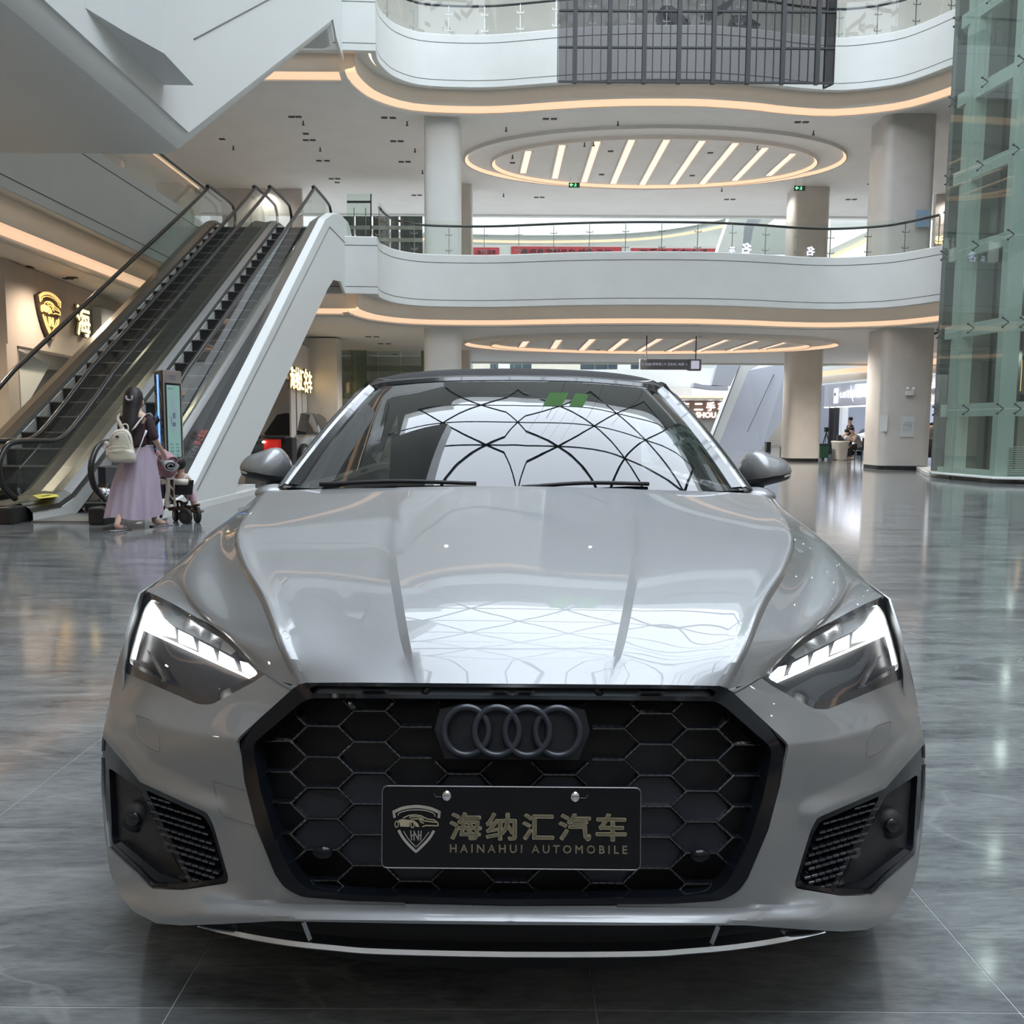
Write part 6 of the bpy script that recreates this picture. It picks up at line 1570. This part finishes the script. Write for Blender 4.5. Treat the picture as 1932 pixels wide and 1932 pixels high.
for py, cx_, rx, ry, dy in ((729,250.5,.02,.02,.02),(733,251,.062,.06,.02),(741,251.5,.090,.088,.015),(752,251.5,.100,.10,.0),(764,249,.094,.085,-.03),(778,246,.085,.055,-.075),(795,243.5,.082,.042,-.125),(812,242,.072,.034,-.15),(828,242,.050,.026,-.155),(838,243,.02,.015,-.15)):
    c = W(cx_, py, dy); rg.append([c + V((rx*cos(a)*(1+.05*sin(7*a)), ry*sin(a), 0)) for a in [2*pi*k/24 for k in range(24)]])
hr.loft(rg).build('hair', hair_m, wo, True)
cb = W(245,752,-.115); cm = mat('clip_lilac', (.45,.36,.42), .3)
b = MB(); 
for sg in (-1, 1): b.tube(cr([cb + V((0,-.01,-.02)), cb + V((sg*.03,-.02,-.005)), cb + V((sg*.032,-.015,.03))], 4), .010, 8)
b.build('hair_clip', cm, wo, True)
# skirt with folds
sk_m = noise_var(mat('skirt_lilac', (.42,.345,.43), .75), 14, .08, (1,1,.15)); rg = []
wav = [random.uniform(0, 6.28) for _ in range(5)]
for t in [k/14 for k in range(15)]:
    py = 840 + (974-840)*t; cx_ = lerpt([(0,266),(.25,261),(.6,256),(1,253.5)], t); hw = lerpt([(0,.125),(.22,.185),(.5,.235),(.8,.265),(1,.285)], t); dp = lerpt([(0,.11),(.25,.18),(1,.33)], t)
    c = W(cx_, py, .02); row = []
    for k in range(96):
        a = 2*pi*k/96; fo = 1 + (.015+.085*t)*(sin(9*a+wav[0]+t)*.6 + sin(14*a+wav[1]-t*1.4)*.4 + sin(5*a+wav[2])*.3)
        z_ = .018*sin(3*a+1)*t
        row.append(c + V((hw*fo*cos(a), dp*fo*sin(a), z_)))
    rg.append(row)
sko = MB().loft(rg, True, False).build('skirt', sk_m, wo, True); solid(sko, .004)
MB().tube([W(266,841,.02) + V((.125*cos(a), .10*sin(a), 0)) for a in [2*pi*k/30 for k in range(30)]], .012, 6, True).build('waistband', mat('waist_pale', (.50,.43,.52), .7), wo, True)
sandal = mat('sandal_grey', (.28,.27,.30), .4)
for f0, f1x in ((fl0, .06), (fr0, .11)):
    b = MB(); d = V((f1x, .15, 0)); n_ = V((-d.y, d.x, 0)).normalized()*.04
    b.prism([f0 - d*.25 - n_ + V((0,0,-.03)), f0 - d*.25 + n_ + V((0,0,-.03)), f0 + d*1.2 + n_ + V((0,0,-.03)), f0 + d*1.2 - n_ + V((0,0,-.03))], (0,0,.016))
    so = b.build('sandal', sandal, wo, bevel=.006)
    MB().tube(cr([f0 + d*.75 + n_*1.05 + V((0,0,-.01)), f0 + d*.75 + V((0,0,.035)), f0 + d*.75 - n_*1.05 + V((0,0,-.01))], 5), .010, 6).tube([f0 + d*.7 + V((-.02,0,.04)), f0 + d*.7 + V((.03,0,.055))], .014, 6).build('sandal_strap', sandal, so, True)
# ---- cream backpack on her back
bp = empty('backpack', (0,0,0), 0, 'cream leather backpack worn on the back of the woman in the lilac skirt', 'backpack')
cream = noise_var(mat('cream_leather', (.66,.62,.52), .45), 40, .05)
ol = [(204,869),(203,852),(206,832),(211,818),(221,810.5),(233,809),(242,812),(249,824),(252,842),(256,858),(257,868),(252,873),(230,873)]
def blob(out, Yf, dep, back, m_, name, parent, n=5):
    P = [tuple(p)[:2] for p in cr([V((x, y, 0)) for x, y in out], 4, True)]
    cx_ = sum(p[0] for p in P)/len(P); cy_ = sum(p[1] for p in P)/len(P); rg = []
    rg.append([W(cx_+(x-cx_)*.95, cy_+(y-cy_)*.95, Yf+back) for x, y in P])
    for k in range(n+1):
        a = pi/2*k/n*.93; s_ = 1-(1-cos(a))*.55; rg.append([W(cx_+(x-cx_)*s_, cy_+(y-cy_)*s_, Yf-dep*sin(a)) for x, y in P])
    return MB().loft(rg).build(name, m_, parent, True)
o = blob(ol, -.24, .10, .11, cream, 'bag_body', bp); o.modifiers.new('e', 'EDGE_SPLIT').split_angle = R(60)
blob([(206,852),(228,847),(251,850),(253,862),(250,870),(230,871.5),(207,869)], -.33, .045, .05, cream, 'front_pocket', bp)
MB().tube(cr([W(205,846,-.36), W(215,843,-.385), W(235,842.5,-.385), W(238,846,-.385), W(222,851,-.39), W(206,851,-.36)], 4, True), .006, 6, True).build('pocket_flap', cream, bp, True)
MB().tube(cr([W(208,842,-.31), W(210,826,-.335), W(218,816,-.34), W(230,813,-.34), W(240,817,-.335), W(246,832,-.32), W(249,846,-.30)], 5), .0045, 6).build('zip_piping', mat('cream_dark', (.52,.48,.40), .4), bp, True)
MB().tube(cr([W(229,812,-.24), W(231,803,-.24), W(236,800,-.24), W(241,803,-.24), W(242,812,-.24)], 5), .008, 8).build('top_handle', cream, bp, True)
b = MB().box(W(218,826,-.352), W(224,822,-.348)); b.build('bag_tag', mat('tag_dark', (.10,.09,.08), .3, .5), bp)
def strapr(pts, w_, m_, name, par):
    P = cr(pts, 5); rg = [[p + V((-w_*.5, 0, -w_*.35)), p + V((-w_*.5, -.008, -w_*.35)), p + V((w_*.5, -.008, w_*.35)), p + V((w_*.5, 0, w_*.35))] for p in P]
    return MB().loft(rg).build(name, m_, par, True)
strapr([W(252,810,-.20), W(262,796,-.155), W(272,784,-.08), W(280,782,.0), W(285,788,.06)], .05, mat('strap_white', (.72,.68,.68), .5), 'shoulder_strap', bp)
strapr([W(233,812,-.20), W(227,800,-.14), W(222,790,-.06), W(225,781,.02)], .035, cream, 'shoulder_strap', bp)
MB().tube(cr([W(274,815,-.10), W(271,825,-.16), W(264,843,-.22), W(255,862,-.23)], 5), .006, 6).tube([W(276,812,-.10), W(273,822,-.13)], .012, 6).build('lower_strap', mat('strap_white'), bp, True)
MB().ell(W(201,838,-.26), .03, .015, .035, 8, 6).ell(W(198,843,-.26), .02, .012, .03, 8, 6).tube([W(203,845,-.25), W(202,856,-.25), W(204,862,-.25)], .012, 6).build('tassel', cream, bp, True)
# ---- folding stroller, toddler, blanket roll
st_ = empty('stroller', (0,0,0), 0, 'small folding stroller with cream bars and black tray in front of the woman', 'stroller')
YS = .45
def S(px, py, dy=0.0): return W(px, py, YS+dy)
brn = mat('stroller_bronze', (.12,.08,.06), .25, .7); crm = mat('stroller_cream', (.68,.62,.52), .5); blk = mat('stroller_black', (.015,.015,.018), .6)
zg0 = PY(352,985,YW+YS-.1).z
def fz(px, dy, z): 
    p = S(px, 980, dy); return V((p.x, p.y, z))
whl = [(331.5,.25,.075),(350,-.05,.09),(372.5,.10,.095),(356,.45,.08)]
b = MB()
for k, (px, dy, r_) in enumerate(whl):
    c = fz(px, dy, r_); ax = V((.75,.6,0)).normalized() if k != 1 else V((.35,.9,0)).normalized()
    w_ = MB().cyl(c - ax*.018, c + ax*.018, r_, 24).build('stroller_wheel', rubber, st_, True); w_.modifiers.new('e','EDGE_SPLIT').split_angle = R(30)
    MB().cyl(c - ax*.022, c + ax*.022, r_*.45, 16).build('wheel_hub', dsteel, w_)
base = fz(338, .15, .20)
for k, (px, dy, r_) in enumerate(whl): MB().tube(cr([fz(336+k*6, .12, .24), fz((336+px)/2+2, dy*.6+.05, .17), fz(px, dy, r_+.02)], 4), .014, 8).build('stroller_leg', brn, st_, True)
MB().tube(cr([fz(303,.05,.06), fz(309,.1,.16), fz(318,.12,.22), fz(340,.12,.25), fz(355,.1,.19), fz(377,.05,.22)], 5), .016, 8).build('chassis_bar', brn, st_, True)
MB().tube(cr([S(316,905), S(317,925), S(314,950), S(318,958)], 4), .028, 8).build('back_post', crm, st_, True)
MB().tube(cr([S(330,903,.03), S(329,925,.03), S(330,955,.03)], 4), .014, 8).build('back_post', crm, st_, True)
MB().tube([S(301,908.5,-.05), S(312,908.5,-.02)], .034, 12).build('grip', crm, st_, True)
MB().tube([S(332,909,-.05), S(354,909.5,-.05)], .036, 12).build('bumper_bar', crm, st_, True)
tr3 = MB().loft([[S(x, y, d_) for x, y, d_ in ((330,934,.0),(363,933,.0),(363,933,.22),(330,934,.22))], [S(x, y, d_) for x, y, d_ in ((330,911,-.02),(366,905,-.02),(366,905,.26),(330,911,.26))]], True, True).build('tray', blk, st_, bevel=.012)
MB().prism([S(x, y, .05) for x, y in ((319,905),(328,905),(329,930),(326,952),(318,948),(321,928))], (0,.03,0)).build('seat_back', mat('seat_brown', (.10,.06,.05), .6), st_)
for (a_, b_) in (((320,915),(328,925)),((319,932),(327,942)),((321,945),(318,958))): MB().bar(S(*a_, .03), S(*b_, .03), .02, .012).build('harness_strap', mat('strap_white'), st_)
MB().prism([S(x, y, .08) for x, y in ((314,958),(345,955),(348,963),(318,964))], (0,.2,0)).build('stroller_seat', brn, st_, bevel=.01)
MB().prism([S(x, y, .05) for x, y in ((355,962),(378,965),(376,969),(354,966))], (0,.14,0)).build('footrest', brn, st_, bevel=.006)
ch = empty('person', (0,0,0), 0, 'toddler with dark hair and pink leggings sitting in the small stroller', 'person')
J = {'hip': (S(342,930,.12), .075), 'chest': (S(344,905,.10), .07), 'neck': (S(342,893,.10), .035), 'head': (S(340,880,.10), .055), 'crown': (S(340,871,.10), .052), 'sh_r': (S(351,898,.08), .03), 'el_r': (S(356,906,.10), .024), 'ha_r': (S(359,903,.16), .02),
     'sh_l': (S(336,898,.14), .03), 'el_l': (S(338,908,.2), .024), 'ha_l': (S(346,906,.25), .02), 'kn_r': (S(363,933,.14), .042), 'an_r': (S(367,953,.12), .026), 'to_r': (S(371,959,.18), .024), 'kn_l': (S(362,930,.26), .042), 'an_l': (S(364,950,.26), .026), 'to_l': (S(368,958,.32), .024)}
skin('body', J, [('hip','chest'),('chest','neck'),('neck','head'),('head','crown'),('chest','sh_r'),('sh_r','el_r'),('el_r','ha_r'),('chest','sh_l'),('sh_l','el_l'),('el_l','ha_l'),('hip','kn_r'),('kn_r','an_r'),('an_r','to_r'),('hip','kn_l'),('kn_l','an_l'),('an_l','to_l')], skinm, ch)
MB().ell(S(339,874,.08), .068, .072, .080, 20, 12).build('hair', hair_m, ch, True)
skin('shirt', {'a': (S(344,918,.11), .085), 'b': (S(345,902,.10), .080), 'c': (S(352,899,.08), .042), 'd': (S(356,906,.10), .038), 'e': (S(337,899,.14), .042), 'f': (S(338,907,.19), .036)}, [('a','b'),('b','c'),('c','d'),('b','e'),('e','f')], mat('shirt_white_pink', (.66,.60,.60), .7), ch)
skin('leggings', {'h': (S(343,930,.12), .085), 'k': (S(363,933,.14), .050), 'n': (S(366.5,951,.12), .034), 'k2': (S(362,930,.26), .050), 'n2': (S(364,948,.26), .034)}, [('h','k'),('k','n'),('h','k2'),('k2','n2')], mat('leggings_pink', (.50,.34,.38), .8), ch)
for nm in ('to_r', 'to_l'): MB().ell(J[nm][0] + V((0,0,-.005)), .04, .05, .026, 12, 8).build('shoe', mat('shoe_grey', (.4,.38,.4), .6), ch, True)
MB().ell(S(341,878,.175), .012, .010, .010, 8, 6).build('nose', skinm, ch, True)
pk = noise_var(mat('blanket_pink', (.40,.24,.27), .85), 20, .12); gy = mat('blanket_grey', (.36,.36,.37), .85)
bl_ = empty('blanket', (0,0,0), 0, 'rolled dusty pink jacket and grey blanket held over the stroller by the woman', 'blanket')
def spiral(c, ax, r0, turns, L_, m_, nm, thick=.012):
    ax = V(ax).normalized(); u = ax.cross(V((0,0,1))).normalized(); v_ = u.cross(ax); P = []
    for k in range(int(turns*16)+1):
        a = 2*pi*k/16; r = r0*(.25+.75*k/(turns*16)); P.append((r*cos(a), r*sin(a)*.75))
    o = MB().loft([[c + u*x + v_*y - ax*L_/2 for x, y in P], [c + u*x + v_*y + ax*L_/2 for x, y in P]], False, False).build(nm, m_, bl_, True); solid(o, thick, 0); return o
spiral(S(318,873,-.18), (-.55,.8,.25), .085, 2.0, .26, gy, 'grey_roll')
spiral(S(316,862,-.12), (-.7,.6,.3), .075, 1.6, .28, pk, 'pink_roll')
P = [(290,868),(300,858),(311,852),(322,856),(331,868),(334,884),(330,896),(318,902),(303,898),(292,884)]
PP = [tuple(p)[:2] for p in cr([V((x, y, 0)) for x, y in P], 3, True)]; rg = []
for k in range(7):
    a = pi/2*k/6; s_ = cos(a)*.98+.02; rg.append([S(312+(x-312)*s_*(1+.05*sin(i*1.3)), 878+(y-878)*s_, .05-.13*sin(a)*(1+.12*sin(i*.9+k))) for i, (x, y) in enumerate(PP)])
MB().loft([[S(x, y, .14) for x, y in PP]] + rg).build('jacket', pk, bl_, True)
MB().tube(cr([S(291,872,-.1), S(296,884,-.16), S(305,897,-.12)], 4), .012, 6).tube(cr([S(309,853,-.12), S(299,860,-.16), S(296,874,-.16)], 4), .010, 6).build('jacket_sleeve', pk, bl_, True)
wb = blob([(281,850),(288,851),(294,858),(296,868),(290,875),(284,868)], .12, .05, .06, mat('strap_white'), 'white_pouch', bl_)
# ---- directory kiosk behind the stroller
kk = empty('kiosk', (0,0,0), 0, 'slim upright directory kiosk with a lit floor map and blue light line', 'kiosk')
km = mat('kiosk_frame', (.40,.35,.34), .3, .6); kb_ = mat('kiosk_black', (.01,.01,.012), .2, coat=.5)
fA = PZ(307, 962, 0); YK = 11.4
def Kp(px, py, Y=YK): return PY(px, py, Y)
kxl = Kp(307,700,YK).x; ktop = Kp(307,697,YK).z
fr3 = (V((Kp(343,705,YK-.25).x, YK-.25+.35, 0)) - V((kxl, YK, 0))); 
p0_ = V((kxl, YK, 0)); p1_ = V((Kp(342,705,YK+.35).x, YK+.35, 0)); pL = V((Kp(290,700,YK+.28).x, YK+.28, 0)); pB = p1_ + (pL - p0_)
MB().prism([p0_, p1_, pB, pL], (0,0,ktop)).build('kiosk_body', km, kk, bevel=.008)
dF = (p1_-p0_).normalized(); nF = V((dF.y, -dF.x, 0)); wF = (p1_-p0_).length
dS = (pL-p0_).normalized(); nS = V((-dS.y, dS.x, 0)); wS = (pL-p0_).length
if nS.y > 0: nS = -nS
def kf(u, z, o=.004): return p0_ + dF*(u*wF) + V((0,0,z)) + nF*o
def ks_(u, z, o=.004): return p0_ + dS*(u*wS) + V((0,0,z)) + nS*o
MB().prism([ks_(.08,0), ks_(.92,0), ks_(.92,ktop-.02), ks_(.08,ktop-.02)], nS*.004).build('side_panel', kb_, kk)
MB().prism([ks_(.44,.12,.009), ks_(.60,.12,.009), ks_(.60,ktop-.06,.009), ks_(.44,ktop-.06,.009)], nS*.004).build('light_line', mat('blue_light', (.3,.5,1), .3, emit=(.18,.42,1.0), estr=1.1), kk)
zsT = ktop-.20; zsB = ktop - 1.26
MB().prism([kf(.08,zsB-.04), kf(.92,zsB-.04), kf(.92,zsT+.03), kf(.08,zsT+.03)], nF*.003).build('screen_bezel', kb_, kk)
scn = MB().prism([kf(.14,zsB,.008), kf(.84,zsB,.008), kf(.84,zsT,.008), kf(.14,zsT,.008)], nF*.002).build('screen', mat('screen_teal', (.10,.16,.15), .3, emit=(.19,.33,.30), estr=.62), kk)
mp_ = mat('map_grey', (.2,.25,.27), .5, emit=(.16,.24,.26), estr=.5); mp2 = mat('map_dark', (.1,.12,.16), .5, emit=(.06,.09,.12), estr=.4)
def sc2(u, v): return kf(.14+.70*u, zsB+(zsT-zsB)*v, .012)
MB().prism([sc2(u, v) for u, v in ((.40,.90),(.58,.90),(.66,.80),(.80,.55),(.72,.45),(.48,.36),(.22,.46),(.14,.56),(.22,.66),(.30,.80))], nF*.001).build('floor_plan', mp_, scn)
for (u0, v0_, u1, v1_) in ((.36,.66,.62,.78),(.40,.58,.58,.65),(.34,.48,.60,.53),(.64,.60,.72,.72),(.24,.52,.30,.60),(.42,.80,.56,.86)):
    MB().prism([sc2(u0,v0_)+nF*.002, sc2(u1,v0_)+nF*.002, sc2(u1,v1_)+nF*.002, sc2(u0,v1_)+nF*.002], nF*.001).build('map_block', mp2 if v0_ < .6 else mp_, scn)
for r_ in range(5):
    for c_ in range(2): text('map_legend', ['服务台','卫生间','电梯','出口','展厅'][r_], mp2, scn, sc2(.28+.44*c_, .25-.045*r_), dF, (0,0,1), 1, .07, .001)
text('kiosk_title', '楼层导览', mp2, scn, sc2(.28, .955), dF, (0,0,1), 1, .10, .001)
text('kiosk_heading', '商场导览\n汽车城', mat('map_dark'), kk, kf(.5, ktop-.10, .006), dF, (0,0,1), 1, .14, .001)
for u in (.22, .80):
    sgn = 1 if u < .5 else -1
    for z0_ in (.45, 1.1):
        MB().tube([ks_(u, z0_+dz_, .012) + dS*(sgn*dx_*.03) for dz_, dx_ in ((0,0),(0,1),(.05,1),(.07,0),(.10,0),(.12,1),(.24,1),(.26,0),(.29,0),(.31,1),(.43,1),(.45,0),(.48,0),(.50,1),(.55,1),(.55,0))], .004, 5).build('side_ornament', mat('ornament_grey', (.4,.37,.35), .3, .7), kk)
# shop name reflected on the escalator's dark foot plate, put in as glowing text
lp_ = MB().prism([PY(x, y, 11.0) for x, y in ((191,924),(210,921),(210,935),(193,937))], (0,.05,0)).build('dark_foot_plate', mat('plate_dark2', (.03,.03,.06), .3), e2)
text('reflected_characters', '海纳\n汇汽', mat('white_sign_light'), e2, PY(200, 929, 10.98), (1,0,0), (0,0,1), 1, .10, .002)
# ---- far figures in the right shop
def figure(lab, px, feet, Yf, hgt, shirt, pants, pose='stand', face=1):
    t = empty('person', (0,0,0), 0, lab, 'person'); c = PY(px, feet, Yf); x, y = c.x, Yf; h = hgt
    def q(dx, dy, z): return V((x+dx*face, y+dy, z*h))
    if pose == 'stand':
        J = {'pel': (q(0,0,.52), .13), 'che': (q(-.02,0,.72), .14), 'nec': (q(-.01,0,.84), .055), 'hea': (q(.01,0,.90), .085), 'cro': (q(.0,0,.95), .08), 'sr': (q(-.02,-.17,.79), .055), 'er': (q(-.08,-.22,.63), .045), 'hr': (q(.08,-.2,.53), .035),
             'sl': (q(0,.17,.79), .055), 'el': (q(.02,.22,.63), .045), 'hl': (q(.12,.18,.55), .035), 'kr': (q(0,-.09,.28), .075), 'ar': (q(-.02,-.09,.05), .045), 'tr': (q(.12,-.09,.02), .04), 'kl': (q(.03,.09,.28), .075), 'al': (q(.02,.09,.05), .045), 'tl': (q(.16,.09,.02), .04)}
    else:
        J = {'pel': (q(-.2,0,.30), .14), 'che': (q(-.04,0,.50), .14), 'nec': (q(.08,0,.61), .055), 'hea': (q(.15,0,.66), .085), 'cro': (q(.17,0,.71), .08), 'sr': (q(0,-.17,.56), .055), 'er': (q(.12,-.2,.42), .045), 'hr': (q(.30,-.12,.50), .035),
             'sl': (q(0,.17,.56), .055), 'el': (q(.15,.2,.42), .045), 'hl': (q(.32,.10,.48), .035), 'kr': (q(.25,-.1,.30), .08), 'ar': (q(.28,-.1,.06), .045), 'tr': (q(.42,-.1,.02), .04), 'kl': (q(.2,.12,.30), .08), 'al': (q(.12,.12,.06), .045), 'tl': (q(.25,.12,.02), .04)}
    E_ = [('pel','che'),('che','nec'),('nec','hea'),('hea','cro'),('che','sr'),('sr','er'),('er','hr'),('che','sl'),('sl','el'),('el','hl'),('pel','kr'),('kr','ar'),('ar','tr'),('pel','kl'),('kl','al'),('al','tl')]
    skin('body', J, E_, skinm, t, sub=1)
    up_ = lambda k, s=1.22: (J[k][0], J[k][1]*s)
    skin('shirt', {k: up_(k) for k in ('che','pel','sr','er','sl','el')}, [('che','pel'),('che','sr'),('sr','er'),('che','sl'),('sl','el')], shirt, t, sub=1)
    skin('trousers', {k: up_(k, 1.15) for k in ('pel','kr','ar','kl','al')}, [('pel','kr'),('kr','ar'),('pel','kl'),('kl','al')], pants, t, sub=1)
    MB().ell(J['cro'][0] + V((-.02*face,0,.015)), .10, .10, .085, 12, 8).build('hair', hair_m, t, True)
    for k in ('tr', 'tl'): MB().ell(J[k][0] + V((-.04*face,0,.01)), .12, .055, .045, 10, 6).build('shoe', mat('shoe_white', (.6,.6,.62), .5), t, True)
    return t
clb = mat('cloth_black', (.02,.02,.025), .8); clw = mat('cloth_white', (.6,.62,.66), .8); clg = mat('cloth_grey', (.30,.28,.29), .8); cln = mat('cloth_navy', (.03,.03,.04), .8)
Yp2 = 33.5
figure('man in black standing behind the white desk in the right shop', 1601, 860, Yp2+2.2, 1.72, clb, cln, face=-1)
figure('man in a white shirt standing beside the wide column in the right shop', 1646, 860, Yp2+2.5, 1.76, clw, cln, face=-1)
figure('man in grey seated bent over the table in the right shop', 1612, 862, Yp2, 1.72, clg, cln, 'sit', face=-1)
figure('dark haired person seated behind the table, left of the bent man', 1589, 860, Yp2+1.2, 1.6, clb, cln, 'sit', face=1)
p = PZ(1585, 861, 0); tbz = .75
tb2 = empty('desk', (0,0,0), 0, 'pale curved reception desk in the right shop', 'desk')
dx0 = PY(1571, 850, Yp2).x; dx1 = PY(1598, 850, Yp2).x
MB().loft([[V((dx0 + (dx1-dx0)*(.5-.5*cos(a)*s_), Yp2 + .5*sin(a)*s_, z)) for a in [pi*2*k/24 for k in range(24)]] for z, s_ in ((0,.8),(.05,.85),(.66,1.0),(.70,1.08),(.75,1.08))]).build('desk_body', mat('desk_pale', (.55,.52,.50), .4), tb2, True)
MB().box((dx0+.1, Yp2-.2, .75), (dx0+.25, Yp2-.05, .98)).build('desk_box', dsteel, tb2); 
cn = MB().ell((dx0+.48, Yp2-.1, .86), .12, .1, .11, 12, 8).build('paper_bag', mat('cloth_white'), None, True); tag(cn, 'small white bag on top of the pale desk', 'bag')
for k, dx in enumerate((1.15, 1.9)):
    cx0 = dx1 + dx - .7; c_ = empty('office_chair', (0,0,0), 0, ['black chair under the seated grey man', 'empty black framed chair right of the seated man'][k], 'chair')
    MB().box((cx0-.25, Yp2-.25, .42), (cx0+.25, Yp2+.25, .48)).build('seat', blackm, c_, bevel=.02)
    MB().box((cx0+.22, Yp2-.25, .48), (cx0+.28, Yp2+.25, .88)).build('backrest', blackm, c_, bevel=.02)
    for sx_ in (-.22, .22):
        for sy_ in (-.22, .22): MB().bar((cx0+sx_, Yp2+sy_, 0), (cx0+sx_, Yp2+sy_, .42), .03).build('leg', dsteel, c_)
tp_ = empty('tripod', (0,0,0), 0, 'small camera tripod near the dark trim posts of the right shop', 'tripod')
c = PY(1558, 838, 37); 
for a in (0, 2.1, 4.2): MB().bar((c.x, 37, 1.1), (c.x+.3*cos(a), 37+.3*sin(a), 0), .03).build('leg', blackm, tp_)
MB().box((c.x-.07, 36.93, 1.1), (c.x+.07, 37.07, 1.3)).build('camera_head', blackm, tp_)
